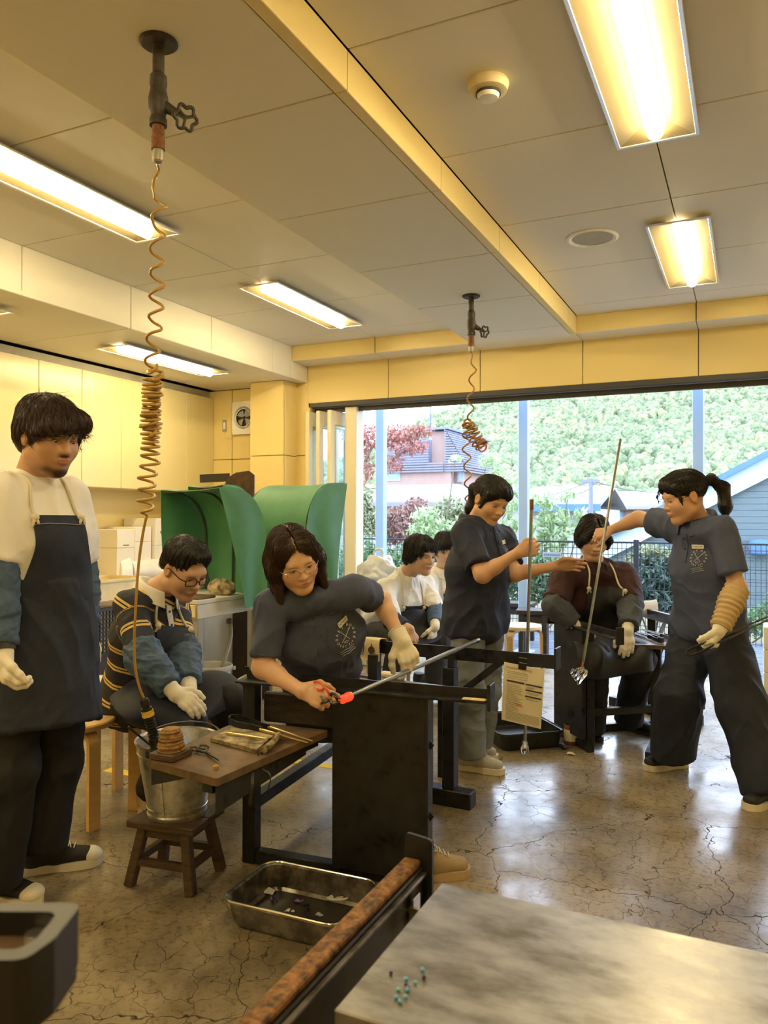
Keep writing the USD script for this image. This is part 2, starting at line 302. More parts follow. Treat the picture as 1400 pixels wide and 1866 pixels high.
part(ledges, 'fascia', bbox((-5.5, YB, 2.578), (-5.20, 6.674, 2.65)), 'fascia_grey', label='grey recessed strip above the doors')
# walls behind the camera
struct('wall_right', bbox((XR, YB, 0), (XR+0.1, 6.95, 3.0)), 'wall_paint'); struct('wall_back', bbox((XL, YB-0.1, 0), (XR, YB, 3.0)), 'wall_paint')

# ================================================================== folding glass doors pushed to the left
M['pane'] = usdkit.material(stage, '/World/Looks/pane', {'t': ('transparent_bsdf', {'color': (0.95, 0.98, 0.99)}), 'g': ('glossy_bsdf', {'roughness': 0.02, 'color': (0.9, 0.95, 1)}), 'm': ('mix_closure', {'fac': 0.10})}, [('t.BSDF', 'm.closure1'), ('g.BSDF', 'm.closure2')], surface='m.closure')
dl = ['leftmost leaf of the folded glass doors, against the corner wall', 'second leaf of the folded glass doors, between two others', 'rightmost leaf of the folded glass doors, with its handle']
for k in range(3):
    px = (559.5, 579, 599.5)[k]; e = ony(px, 850, 6.56); e[2] = 0
    t = thing('door', dl[k], 'folding door', e); cdata(stage.GetPrimAtPath(t.path), kind='structure')
    a = math.radians((90, 89, 86)[k]); dx = V(math.cos(a), math.sin(a), 0); n = V(dx[1], -dx[0], 0); W, T, top = 0.62, 0.045, 2.36
    bar = lambda s0, s1, z0, z1, tt=T: cbox(e+dx*(s0+s1)/2+V(0, 0, (z0+z1)/2), (tt, s1-s0, z1-z0), 0.006, [n, dx, V(0, 0, 1)])
    part(t, 'door_stile', bar(0, 0.075, 0.02, top), 'door_frame'); part(t, 'door_stile', bar(W-0.075, W, 0.02, top), 'door_frame')
    part(t, 'door_rail', bar(0.075, W-0.075, top-0.14, top), 'door_frame'); part(t, 'door_rail', bar(0.075, W-0.075, 0.02, 0.2), 'door_frame')
    part(t, 'glass_pane', bar(0.07, W-0.07, 0.19, top-0.13, 0.008), 'pane', label='clear glass pane')
    if k == 2:
        hb = e+dx*0.035+n*0.03
        part(t, 'door_handle', tube(spline([hb+n*-0.005+V(0, 0, 1.13), hb+n*0.03+V(0, 0, 1.12), hb+n*0.03+V(0, 0, 0.97), hb+n*-0.005+V(0, 0, 0.96)], 14), 0.008), 'chrome', label='bent metal door handle')
e = ony(640, 850, 6.74)
struct('door_jamb', bbox((e[0]-0.05, 6.70, 0), (e[0]+0.075, 6.86, 2.40), 0.006), 'door_frame', label='pale frame post at the left edge of the opening', cat='door frame')

# ================================================================== ceiling lights
def troffer(xc, y0, y1, z, label):
    t = thing('ceiling_light', label, 'light', (xc, (y0+y1)/2, z)); w, d, L = 0.155, 0.075, y1-y0
    ym = lambda s: y0+s
    fr = [bbox((xc-w-0.012, y0-0.012, z-0.006), (xc-w+0.004, y1+0.012, z+0.004), 0.002), bbox((xc+w-0.004, y0-0.012, z-0.006), (xc+w+0.012, y1+0.012, z+0.004), 0.002),
          bbox((xc-w, y0-0.012, z-0.006), (xc+w, y0+0.004, z+0.004), 0.002), bbox((xc-w, y1-0.004, z-0.006), (xc+w, y1+0.012, z+0.004), 0.002)]
    part(t, 'frame', fr, 'lamp_metal', label='thin metal rim')
    s = 0.055; E = 0.10
    A = [V(xc-w, y0, z-0.001), V(xc+w, y0, z-0.001), V(xc+w, y1, z-0.001), V(xc-w, y1, z-0.001)]
    B = [V(xc-s, y0+E, z+0.0), V(xc+s, y0+E, z), V(xc+s, y1-E, z), V(xc-s, y1-E, z)]
    # shallow tray just under the ceiling panels: sloped white reflectors rising towards the lamp
    v = [p+V(0, 0, -0.002) for p in A]+[p+V(0, 0, 0.022) for p in B]
    f = [(0, 4, 5), (0, 5, 1), (1, 5, 6), (1, 6, 2), (2, 6, 7), (2, 7, 3), (3, 7, 4), (3, 4, 0), (4, 7, 6), (4, 6, 5)]
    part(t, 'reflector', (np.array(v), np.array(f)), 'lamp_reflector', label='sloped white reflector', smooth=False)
    part(t, 'lamp_tube', tube([(xc, y0+0.06, z+0.0), (xc, y0+0.075, z-0.0), (xc, y1-0.075, z-0.0), (xc, y1-0.06, z+0.0)], [0.012, 0.034, 0.034, 0.012], 14), 'lamp_glow', label='bright white lamp tube')
LIGHTS = [(-0.355, 2.19, 3.47, ZC-0.026, 'large recessed ceiling light at the upper right, nearest the camera'), (-0.355, 4.475, 5.735, ZC-0.026, 'right hand ceiling light farther back beside the round speaker'),
          (-3.075, 2.19, 3.47, ZC-0.026, 'long ceiling light behind the amber coiled hose at upper left'), (-3.075, 4.475, 5.76, ZC-0.026, 'ceiling light in the middle distance left of the boxed beam'),
          (-4.43, 4.5, 5.77, ZL-0.026, 'ceiling light on the low ceiling in front of the cupboards'), (-4.43, 2.2, 3.47, ZL-0.026, 'low ceiling light just showing at the left edge'),
          (-0.355, -0.09, 1.19, ZC-0.026, 'ceiling light above and behind the viewer on the right'), (-3.075, -0.09, 1.19, ZC-0.026, 'ceiling light above and behind the viewer on the left'),
          (-0.355, -2.36, -1.08, ZC-0.026, 'unseen ceiling light added for brightness on the right near the back wall'), (-3.075, -2.36, -1.08, ZC-0.026, 'unseen ceiling light added for brightness on the left near the back wall'), (-4.43, -0.09, 1.19, ZL-0.026, 'unseen low ceiling light added for brightness on the left beside the viewer')]  # these three are unseen fixtures, added to brighten the figures and near floor
for L in LIGHTS: troffer(*L)
# smoke detector, speaker, air outlets
c = onz(890, 150, ZC)
t = thing('smoke_detector', 'round cream smoke detector on the ceiling', 'smoke detector', c)
part(t, 'base', lathe([(0, 0), (0.075, 0), (0.078, -0.012), (0.07, -0.035), (0.05, -0.04), (0, -0.04)], c), 'plastic_cream')
part(t, 'sensor', lathe([(0.042, -0.036), (0.042, -0.05), (0.036, -0.062), (0, -0.066)], c), 'plastic_white', label='pale sensor dome'); part(t, 'grille', lathe([(0.047, -0.038), (0.047, -0.048), (0, -0.048)], c), 'track_dark')
c = onz(1080, 433, ZC)
t = thing('ceiling_speaker', 'round flush speaker grille in the ceiling beside the far light', 'speaker', c)
part(t, 'rim', lathe([(0.145, 0), (0.148, -0.006), (0.135, -0.012), (0.118, -0.006), (0.118, 0)], c, n=40), 'plastic_white', label='white rim'); part(t, 'grille', lathe([(0.12, -0.003), (0, -0.004)], c, n=40), 'fascia_grey', label='grey grille')
def air_outlet(px, py, label, s=1.0):
    c = onz(px, py, ZM); t = thing('air_outlet', label, 'pipe valve', c); z = c[2]; at = lambda h: c+V(0, 0, -h*s)
    part(t, 'flange', lathe([(0, 0), (0.058, 0), (0.06, -0.006), (0.052, -0.012), (0, -0.012)], c), 'pipe_dark')
    part(t, 'pipe', cyl(at(0), at(0.13), 0.018), 'pipe_dark')
    part(t, 'valve_body', [lathe([(0.018, 0.1), (0.026, 0.11), (0.027, 0.135), (0.024, 0.15), (0.031, 0.18), (0.03, 0.21), (0.022, 0.235), (0.027, 0.245), (0.027, 0.265), (0, 0.265)], c, (0, 0, -1), 20), cyl(at(0.19), at(0.225)+CR*0.055, 0.02, 0.014)], 'pipe_dark')
    hub = at(0.245)+CR*0.088-CF*0.012; ax = unit(CR*0.55-V(0, 0, 0.25)-CF*0.75); x, y, _ = frame(ax); a = np.linspace(0, 2*np.pi, 49)
    rim = [hub+(x*math.cos(q)+y*math.sin(q))*(0.034+0.005*math.cos(6*q)) for q in a]
    wh = [tube(rim, 0.006, 6, False)]+[cyl(hub, hub+(x*math.cos(q)+y*math.sin(q))*0.036, 0.005, n=6) for q in np.arange(3)*2.094+0.4]+[cyl(at(0.215)+CR*0.045, hub, 0.009, n=8)]
    part(t, 'hand_wheel', wh, 'pipe_dark', label='scalloped hand wheel')
    part(t, 'nipple', [cyl(at(0.262), at(0.3), 0.019), cyl(at(0.3), at(0.34), 0.021)], 'pipe_rust', label='rusty nipple'); part(t, 'coupling', lathe([(0.017, 0.34), (0.019, 0.35), (0.017, 0.375), (0.013, 0.38), (0, 0.385)], c, (0, 0, -1), 12), 'track_metal')
    return at(0.38)
OUT1 = air_outlet(289, 76, 'dark pipe outlet with valve wheel on the ceiling at upper left, feeding the amber hose')
OUT2 = air_outlet(859, 539, 'dark pipe outlet with valve wheel on the ceiling near the window wall')
# ================================================================== outside
def leaf_mat(name, a, b, c=None, tr=0.35):
    stops = [(0.0, a), (0.55, b), (1.0, c or b)]
    M[name] = usdkit.material(stage, '/World/Looks/'+name, {'g': ('geometry', {}), 'r': ('rgb_ramp', {'ramp': stops}), 'd': ('diffuse_bsdf', {}), 't': ('translucent_bsdf', {}), 's': ('glossy_bsdf', {'roughness': 0.45, 'color': (1, 1, 1)}), 'm': ('mix_closure', {'fac': tr}), 'k': ('mix_closure', {'fac': 0.06})},
        [('g.random_per_island', 'r.fac'), ('r.color', 'd.color'), ('r.color', 't.color'), ('d.BSDF', 'm.closure1'), ('t.BSDF', 'm.closure2'), ('m.closure', 'k.closure1'), ('s.BSDF', 'k.closure2')], surface='k.closure')
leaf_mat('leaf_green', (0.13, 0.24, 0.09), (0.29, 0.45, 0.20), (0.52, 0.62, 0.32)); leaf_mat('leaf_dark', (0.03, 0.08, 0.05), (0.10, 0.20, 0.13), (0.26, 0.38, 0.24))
leaf_mat('leaf_pale', (0.38, 0.50, 0.26), (0.56, 0.66, 0.40), (0.68, 0.72, 0.48)); leaf_mat('leaf_red', (0.36, 0.14, 0.11), (0.33, 0.21, 0.13), (0.29, 0.31, 0.17)); leaf_mat('leaf_olive', (0.28, 0.31, 0.17), (0.44, 0.46, 0.28), (0.58, 0.50, 0.36))
leaf_mat('leaf_rosy', (0.33, 0.19, 0.155), (0.36, 0.25, 0.20), (0.32, 0.31, 0.20))
mat('bark', (0.20, 0.16, 0.12), 0.8, var=0.3, scale=20); mat('soil', (0.14, 0.13, 0.08), 0.9, var=0.3, scale=3)
mat('deck_wood', (0.13, 0.16, 0.205), 0.6, spec=0.25, var=0.25, scale=5, stretch=(1, 14, 1)); mat('fence_metal', (0.035, 0.045, 0.06), 0.45, metal=0.2)
mat('siding', (0.105, 0.145, 0.16), 0.6, var=0.1, scale=4, stretch=(1, 1, 8)); mat('barge_white', (0.46, 0.58, 0.58), 0.4, var=0.04, spec=0.08); mat('roof_blue', (0.10, 0.19, 0.38), 0.4, var=0.1, spec=0.08)
mat('render_pink', (0.34, 0.235, 0.205), 0.7, var=0.1, spec=0.08, scale=1.2); mat('louvre_grey', (0.20, 0.21, 0.28), 0.5, var=0.1, spec=0.08); mat('roof_lavender', (0.27, 0.25, 0.30), 0.6, var=0.08, spec=0.08); mat('roof_pale', (0.29, 0.30, 0.34), 0.5, var=0.06, spec=0.08); mat('far_white', (0.36, 0.37, 0.37), 0.6, var=0.04, spec=0.08)
mat('far_glass', (0.20, 0.34, 0.42), 0.15); mat('wire', (0.10, 0.12, 0.16), 0.6)
struct('ground', bbox((-60, 9.35, -0.5), (45, 60, -0.25)), 'soil', label='planted ground beyond the fence')
dk = struct('deck', bbox((XL, 6.99, -0.2), (3.0, 9.3, -0.06)), 'wire', label='grey blue timber deck outside the opening')
rng = random.Random(3)
for k in range(19):
    y = 7.0+k*0.12; part(dk, 'plank', bbox((XL, y, -0.055+rng.uniform(-.001, .001)), (3.0, y+0.113, -0.02+rng.uniform(-.002, .002)), 0.004), 'deck_wood')
for i, (px, l) in enumerate(((695, 'leftmost white steel column tinted with skylight outside, beside the red leaved tree'), (955.5, 'middle white steel column tinted with skylight outside, behind the standing woman in navy'), (1273, 'rightmost white steel column tinted with skylight outside, above the woman with the tongs'))):
    c = ony(px, 850, 7.63); t = thing('column', l, 'column', (c[0], c[1], -0.02)); part(t, 'shaft', bbox((c[0]-0.048, 7.58, -0.02), (c[0]+0.048, 7.68, 2.75), 0.006), 'column_skylit'); part(t, 'base_plate', bbox((c[0]-0.09, 7.54, -0.02), (c[0]+0.09, 7.72, -0.005)), 'column_skylit')
struct('eave', bbox((XL, 7.58, 2.75), (3.2, 7.68, 2.90)), 'far_white', label='white beam carried by the columns', cat='beam')
# wire mesh fence along the deck
f = thing('fence', 'dark welded wire mesh fence along the far edge of the deck', 'fence', (-1.1, 9.0, -0.05))
for x in (-4.62, -2.9, -1.145, 0.62, 2.4): part(f, 'post', bbox((x-0.028, 8.97, -0.1), (x+0.028, 9.03, 1.08), 0.004), 'fence_metal')
w = [cyl((x, 9.0, -0.03), (x, 9.0, 1.05), 0.0032, n=4, caps=False) for x in np.arange(-4.6, 2.4, 0.05)]+[cyl((-4.62, 8.993, z), (2.4, 8.993, z), 0.0038, n=4, caps=False) for z in (0.0, 0.13, 0.26, 0.39, 0.52, 0.65, 0.78, 0.91, 0.98, 1.04)]
w += [cyl((-4.62, 9.0, 1.05), (2.4, 9.0, 1.05), 0.008, n=6)]
part(f, 'wire_mesh', w, 'fence_metal', kind='stuff', smooth=True)
c = ony(1006, 1011, 8.98); t = thing('notice_sign', 'small pale notice plate tied to the wire fence behind the seated person', 'sign', c)
part(t, 'plate', bbox(c-V(0.11, 0.004, 0.03), c+V(0.11, 0.004, 0.03), 0.002), 'far_white')
part(t, 'lettering', [bbox((c[0]-0.09+k*0.024, c[1]-0.0055, c[2]-0.010), (c[0]-0.075+k*0.024, c[1]-0.0042, c[2]+0.010)) for k in range(8)], 'roof_blue', label='row of small blurred blue characters')
# plants
def leaves(n, blobs, size, seed, shell=0.55, droop=0.3):
    r = np.random.default_rng(seed); wts = np.array([b[1][0]*b[1][1]*b[1][2] for b in blobs])**0.8; k = r.choice(len(blobs), n, p=wts/wts.sum())
    C, R = np.array([b[0] for b in blobs])[k], np.array([b[1] for b in blobs])[k]
    d = r.normal(size=(n, 3)); d /= np.linalg.norm(d, axis=1, keepdims=True); q = r.uniform(shell**3, 1, (n, 1))**(1/3)
    p = C+R*d*q*(0.8+0.35*meshkit.noise(d*2.5+k[:, None]*7.1)[:, None]); s = size*r.uniform(0.6, 1.3, (n, 1))
    nrm = d+r.normal(size=(n, 3))*0.8+V(0, 0, 0.5); nrm /= np.linalg.norm(nrm, axis=1, keepdims=True)
    ax = np.cross(nrm, r.normal(size=(n, 3))); ax /= np.linalg.norm(ax, axis=1, keepdims=True); sd = np.cross(nrm, ax)
    ax = ax-V(0, 0, droop); a = p+ax*s; mid = p+nrm*s*0.12
    v = np.stack([p-ax*s, mid+sd*s*0.42-nrm*s*0.25, a, mid-sd*s*0.42-nrm*s*0.25], 1).reshape(-1, 3); i = np.arange(n)[:, None]*4
    return v, np.vstack([i+[0, 1, 2], i+[0, 2, 3]])
def plant(name, label, cat, blobs, n, size, mt, seed, stems, group=None, shell=0.4, droop=0.3):
    base = stems[0][0]; t = thing(name, label, cat, base, group=group)
    part(t, 'foliage', leaves(n, blobs, size, seed, shell, droop), mt, kind='stuff', smooth=False)
    part(t, 'stem', [tube(spline([V(*p) for p in s[:-1]], 10), np.linspace(s[-1], s[-1]*0.4, 10), 6) for s in stems], 'bark')
    return t
def blob(px, py, Y, rx, rz, ry=None):
    c = ony(px, py, Y); k = Y*1.0/F_PX*1.05; return (c, V(rx*k, ry or rx*k, rz*k))
g0 = lambda px, Y: V(*(ony(px, 900, Y)[:2]), -0.3)
B = [blob(x, y, 12.5, rx, rz) for x, y, rx, rz in ((655, 805, 30, 30), (690, 795, 46, 26), (735, 790, 42, 20), (768, 786, 26, 14), (745, 815, 42, 18), (662, 850, 30, 34), (650, 885, 24, 20), (715, 845, 28, 20), (640, 785, 34, 26))]
tr = g0(640, 12.5); plant('maple_tree', 'loose tree with reddish autumn leaves beside the leftmost column', 'tree', B, 3000, 0.042, 'leaf_red', 5, [(tr, tr+V(0.05, 0, 1.2), B[5][0], B[1][0], 0.06), (B[5][0], B[4][0], B[3][0], 0.03), (B[5][0], B[0][0], B[2][0], 0.03), (B[5][0], B[7][0], 0.02)], shell=0.0)
def shrub(label, blobs, Y, n, size, mt, seed, name='shrub', shell=0.4):
    B = [blob(x, y, Y, rx, rz) for x, y, rx, rz in blobs]; c = B[0][0]; g = V(c[0], c[1], -0.3)
    plant(name, label, 'shrub' if name == 'shrub' else 'tree', B, n, size, mt, seed, [(g, (g+b[0])/2+V(0.03, 0, 0), b[0], 0.015) for b in B], shell=shell)
shrub('olive bush filling the gap left of the leftmost column', ((660, 920, 26, 36), (650, 960, 24, 30), (680, 950, 22, 30)  ), 11.5, 2200, 0.045, 'leaf_olive', 6)
shrub('rosy brown bush right of the leftmost column', ((735, 955, 36, 40), (760, 925, 26, 22), (715, 960, 20, 40), (790, 960, 30, 34)), 12.0, 3000, 0.042, 'leaf_rosy', 7)
shrub('grey green bush behind the heads of the two seated young men', ((820, 930, 34, 30), (790, 950, 30, 34), (845, 960, 36, 40), (880, 960, 30, 40)), 11.3, 2600, 0.045, 'leaf_olive', 8)
shrub('leafy green hedge behind the fence left of the leftmost column', ((665, 1020, 40, 48), (640, 1040, 40, 50), (700, 1040, 40, 50)  ), 9.75, 2600, 0.042, 'leaf_green', 9, shell=0.2)
shrub('mixed green hedge behind the fence at the two seated young men', ((745, 1030, 40, 50), (790, 1020, 40, 50), (835, 1030, 44, 60), (880, 1040, 40, 60), (930, 1050, 40, 60)), 9.8, 4200, 0.042, 'leaf_green', 10, shell=0.2)
shrub('yellow green young tree with drooping leaves left of the middle column', ((775, 940, 30, 20), (800, 965, 36, 22), (760, 965, 22, 16), (840, 985, 36, 20), (890, 840, 22, 16), (905, 865, 16, 10), (830, 835, 16, 8), (925, 880, 20, 20), (935, 915, 20, 22), (930, 960, 22, 30)), 10.3, 900, 0.055, 'leaf_pale', 11, 'sapling', 0.1)
shrub('pale young tree with drooping leaves right of the middle column', ((990, 910, 24, 16), (1010, 940, 30, 22), (1035, 905, 20, 10), (985, 965, 26, 26), (1030, 970, 30, 26), (1060, 940, 18, 14), (1000, 1000, 30, 26)), 10.4, 760, 0.055, 'leaf_pale', 12, 'sapling', 0.1)
shrub('hedge of green leaves behind the fence below the pale sapling', ((970, 1050, 36, 50), (1010, 1060, 40, 50), (1055, 1070, 40, 50)), 9.7, 2400, 0.045, 'leaf_green', 13, shell=0.2)
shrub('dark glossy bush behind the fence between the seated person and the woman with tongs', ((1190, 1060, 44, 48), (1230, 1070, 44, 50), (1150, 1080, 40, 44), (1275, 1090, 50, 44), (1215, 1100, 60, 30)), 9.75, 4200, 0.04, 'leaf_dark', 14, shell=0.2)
shrub('pale topped bush behind the fence under the white roof edge', ((1185, 1005, 26, 14), (1165, 1020, 24, 14), (1215, 1015, 26, 14), (1245, 1030, 24, 16)), 9.9, 700, 0.05, 'leaf_olive', 15)
shrub('low green plants behind the fence at the right edge', ((1320, 1125, 50, 26), (1380, 1130, 50, 26), (1440, 1120, 50, 40)), 9.7, 1800, 0.04, 'leaf_green', 16, shell=0.2)
# grey house with white barge board on the right
Yh = 15.0; P2 = lambda px, py, Y=Yh: ony(px, py, Y)
t = thing('house', 'grey boarded house with white sloping barge board at the right', 'house', (P2(1400, 900)[0], Yh, -0.3))
a, b, lo, hi = P2(1145, 999), P2(1400, 871), P2(1123, 969), P2(1400, 833)
slope = (b[2]-a[2])/(b[0]-a[0]); xe = a[0]+9.0
gable = Polygon([(a[0]-0.4, -0.3), (xe, -0.3), (xe, a[2]+slope*4.7+0.0), (a[0]+4.7, a[2]+slope*4.7), (a[0], a[2]), (a[0]-0.4, a[2]-slope*0.4)])
part(t, 'wall', prism(gable.buffer(-0.02), 5.0, (0, Yh+5.06, 0), (1, 0, 0), (0, 0, 1)), 'siding')
for k in range(48):
    z = -0.3+k*0.11; g = gable.intersection(shapely.box(a[0]-1, z, xe+1, z+0.105))
    for q in getattr(g, 'geoms', [g]):
        if q.area > 0.01: part(t, 'siding_board', prism(q, 0.03, (0, Yh+0.03+0.004*(k % 2), 0), (1, 0, 0), (0, 0, 1)), 'siding', smooth=False)
top = lambda x: a[2]+slope*(x-a[0])
h = (P2(1318, 911)[2]-P2(1318, 872)[2])*-1
xr = a[0]+4.7
for nm, o0, o1, y0, y1, mt, lb in (('barge_board', 0.0, 0.36, Yh-0.12, Yh-0.06, 'barge_white', 'white barge board'), ('roof_edge', 0.36, 0.47, Yh-0.25, Yh+5, 'roof_blue', 'blue metal roof')):
    part(t, nm, prism([(a[0]-0.5, top(a[0]-0.5)+o0), (xr, top(xr)+o0), (xr, top(xr)+o1), (a[0]-0.5, top(a[0]-0.5)+o1)], y1-y0, (0, y1, 0), (1, 0, 0), (0, 0, 1)), mt, lb)
part(t, 'soffit', prism([(a[0]-0.5, top(a[0]-0.5)-0.0), (xr, top(xr)-0.0), (xr, top(xr)+0.1), (a[0]-0.5, top(a[0]-0.5)+0.1)], 0.3, (0, Yh+0.24, 0), (1, 0, 0), (0, 0, 1)), 'barge_white')
c = P2(1386, 1000); part(t, 'wall_lamp', [lathe([(0, 0.12), (0.17, 0.10), (0.19, 0), (0.17, -0.12), (0.15, -0.14), (0, -0.16)], c+V(0, -0.14, 0.05), n=20), bbox(c+V(-0.1, -0.1, -0.08), c+V(0.1, 0.02, 0.12))], 'roof_blue', label='rounded blue lamp housing on the boards')
# pink rendered building with louvred upper floor
Y = 40.0; Q = lambda px, py, y=Y: ony(px, py, y)
t = thing('apartment_building', 'pink rendered building with grey louvres behind the red tree', 'building', Q(770, 945))
x0, x1, z0, z1, z2 = Q(690, 900)[0], Q(822, 882)[0], Q(770, 884)[2], Q(770, 846)[2], Q(797, 782)[2]
part(t, 'wall', bbox((x0, Y, z0-1.5), (x1, Y+9, z1), 0.02), 'render_pink'); part(t, 'ledge', bbox((x0-0.8, Y-0.4, z0-0.12), (x1+0.4, Y+9, z0+0.02)), 'far_white')
part(t, 'side_wall', bbox((x1+0.005, Y+0.6, z0), (Q(842, 880, Y+0.6)[0], Y+8, z1-0.02)), 'render_pink')
for px0, px1, ya, yb in ((708, 728, 854, 874), (830, 837, 852, 875)):
    q0, q1 = Q(px0, yb), Q(px1, ya); yy = Y-0.02 if px0 < 800 else Y+0.56
    w_ = part(t, 'window_frame', bbox((q0[0]-0.08, yy-0.03, q0[2]-0.08), (q1[0]+0.08, yy+0.06, q1[2]+0.08)), 'far_white'); part(w_, 'window_pane', bbox((q0[0], yy-0.05, q0[2]), (q1[0], yy-0.032, q1[2])), 'far_glass')
xa, xb = Q(784, 800)[0], Q(811, 800)[0]; xc_ = Q(846, 849)[0]
part(t, 'upper_wall', bbox((xa, Y+0.3, z1), (xb-0.05, Y+8, z2-0.1)), 'render_pink'); part(t, 'upper_left_wall', bbox((x0, Y+1.2, z1), (xa-0.02, Y+8, z2-0.45)), 'louvre_grey')
sl = []
for k in range(17):
    z = z1-0.45+(z2-z1+0.45)*k/17; xr_ = xc_+(xb-xc_)*(max(0, z-z1)/(z2-z1))
    sl.append(bbox((xb+0.0, Y-0.12, z), (xr_, Y-0.02, z+0.09))); sl.append(bbox((xr_-0.1, Y-0.1, z), (xr_, Y+5, z+0.09)))
    if k < 14: sl.append(bbox((x0, Y-0.25, z), (xb-0.02 if k < 4 or k > 15 else xa, Y-0.15, z+0.085)))
part(t, 'louvre', sl, 'louvre_grey', kind='stuff', label='horizontal grey louvre slats', smooth=False); part(t, 'roof', bbox((xa-0.2, Y-0.1, z2-0.02), (xb+0.2, Y+8, z2+0.1)), 'louvre_grey')
part(t, 'mast', cyl(Q(785, 782, Y+2), Q(785, 735, Y+2), 0.04, n=6), 'wire')
Y2 = 30.0; t = thing('low_building', 'long low building with lavender grey roof below the pink building', 'building', Q(760, 960, Y2))
a0, a1 = Q(640, 914, Y2), Q(905, 914, Y2); zr = Q(760, 887, Y2+4)[2]; ze = a0[2]
part(t, 'roof', trimesh.Trimesh(np.array([(x, y, z) for x in (a0[0], a1[0]) for y, z in ((Y2, ze), (Y2+4, zr), (Y2+8, ze), (Y2+8, ze-0.2), (Y2, ze-0.2))]), np.array([(0, 5, 6), (0, 6, 1), (1, 6, 7), (1, 7, 2), (2, 7, 8), (2, 8, 3), (3, 8, 9), (3, 9, 4), (4, 9, 5), (4, 5, 0), (0, 1, 4), (1, 2, 3), (1, 3, 4), (5, 9, 6), (6, 8, 7), (6, 9, 8)]), process=False), 'roof_lavender', smooth=False)
part(t, 'wall', bbox((a0[0]+0.3, Y2+0.4, -0.3), (a1[0]-0.3, Y2+7.6, ze-0.2)), 'far_white'); part(t, 'gutter', bbox((a0[0], Y2-0.1, ze-0.22), (a1[0], Y2-0.003, ze-0.08)), 'louvre_grey')
# pale roofed houses in the middle
Y3 = 24.0; t = thing('house', 'white walled house with pale roof and blue eave behind the pale sapling', 'house', Q(1040, 960, Y3))
e0, e1 = Q(975, 920, Y3), Q(1092, 920, Y3); rz_ = Q(1040, 886, Y3+3)[2]
def gabled(x0, x1, y0, y1, ze, zr, th=0.12):
    ym = (y0+y1)/2; v = [(x, y, z) for x in (x0, x1) for y, z in ((y0, ze), (ym, zr), (y1, ze), (y1, ze-th), (ym, zr-th), (y0, ze-th))]
    n = 6; f = []
    for k in range(6): j = (k+1) % 6; f += [(k, k+n, j+n), (k, j+n, j)]
    f += [(0, 1, 4), (0, 4, 5), (1, 2, 3), (1, 3, 4), (6, 10, 7), (6, 11, 10), (7, 9, 8), (7, 10, 9)]
    return trimesh.Trimesh(np.array(v), np.array(f), process=False)
part(t, 'roof', gabled(Q(930, 900, Y3)[0], e1[0], Y3, Y3+6, e0[2], rz_), 'roof_pale', smooth=False); part(t, 'wall', bbox((Q(940, 900, Y3)[0], Y3+0.5, -0.3), (e1[0]-0.2, Y3+5.5, e0[2]-0.12)), 'far_white'); part(t, 'eave', bbox((e0[0]-0.6, Y3-0.08, e0[2]-0.2), (e1[0]+0.05, Y3-0.005, e0[2]+0.02)), 'roof_blue', 'blue eave board')
Y4 = 31.0; t = thing('house', 'brownish house with low roof and small window left of the woman with tongs', 'house', Q(1140, 960, Y4))
g0_, g1_ = Q(1096, 918, Y4), Q(1205, 926, Y4); part(t, 'wall', bbox((g0_[0], Y4+0.4, -0.3), (g1_[0]-0.3, Y4+5.6, g0_[2]-0.15)), 'render_pink')
part(t, 'roof', gabled(g0_[0]-0.1, g1_[0], Y4, Y4+6, g0_[2]-0.1, Q(1110, 896, Y4+3)[2]), 'roof_pale', smooth=False)
q0, q1 = Q(1108, 945, Y4), Q(1132, 932, Y4); w_ = part(t, 'window_frame', bbox((q0[0]-0.06, Y4+0.33, q0[2]-0.06), (q1[0]+0.06, Y4+0.398, q1[2]+0.06)), 'louvre_grey'); part(w_, 'window_pane', bbox((q0[0], Y4+0.31, q0[2]), (q1[0], Y4+0.328, q1[2])), 'far_glass')
Y5 = 20.0; t = thing('utility_pole', 'thin grey utility pole carrying wires in front of the wooded hill', 'pole', V(*(Q(1077, 900, Y5)[:2]), -0.3))
pt = Q(1077, 872, Y5); part(t, 'pole', cyl((pt[0], Y5, -0.3), pt, 0.055, n=10), 'louvre_grey'); part(t, 'crossarm', bbox(pt+V(-0.22, -0.04, -0.1), pt+V(0.22, 0.04, -0.03)), 'louvre_grey')
wl_ = thing('power_line', 'thin dark overhead wires across the hillside', 'cable', pt)
for (p0, p1) in ((Q(1077, 875, Y5), Q(1290, 884, 24)), (Q(1077, 876, Y5), Q(900, 905, 26)), (Q(1077, 890, Y5), Q(960, 893, 24))):
    s = np.linspace(0, 1, 14)[:, None]; part(wl_, 'wire', tube(p0+(p1-p0)*s-V(0, 0, 0.25)*4*s*(1-s), 0.012, 5), 'wire')
# wooded hill
U, T = np.linspace(-0.55, 1.05, 110), np.linspace(0, 1, 70)
prof_u = [-0.55, -0.05, 0.0, 0.06, 0.11, 0.2, 0.37, 0.5, 0.8, 1.05]; prof_p = [880, 850, 815, 772, 746, 735, 716, 690, 660, 680]
def hill(u, t):
    d = 55+190*t; r = 948-np.interp(u, prof_u, prof_p); zt = CAM_H+r/F_PX*245
    p = EYE+(CF+CR*u[..., None])*d[..., None]; p[..., 2] = -3+(zt+3)*np.clip(t, 0, 1)**1.15
    p[..., 2] += 2.2*(meshkit.fbm(np.stack([p[..., 0]/28, p[..., 1]/28, 0*p[..., 0]], -1), 3, 4)-0.5)*np.clip(t*3, 0, 1)
    return p
uu, tt = np.meshgrid(U, T, indexing='ij'); H_ = hill(uu, tt)
mat('hill_ground', (0.24, 0.30, 0.16), 0.95, var=0.3, scale=0.08)
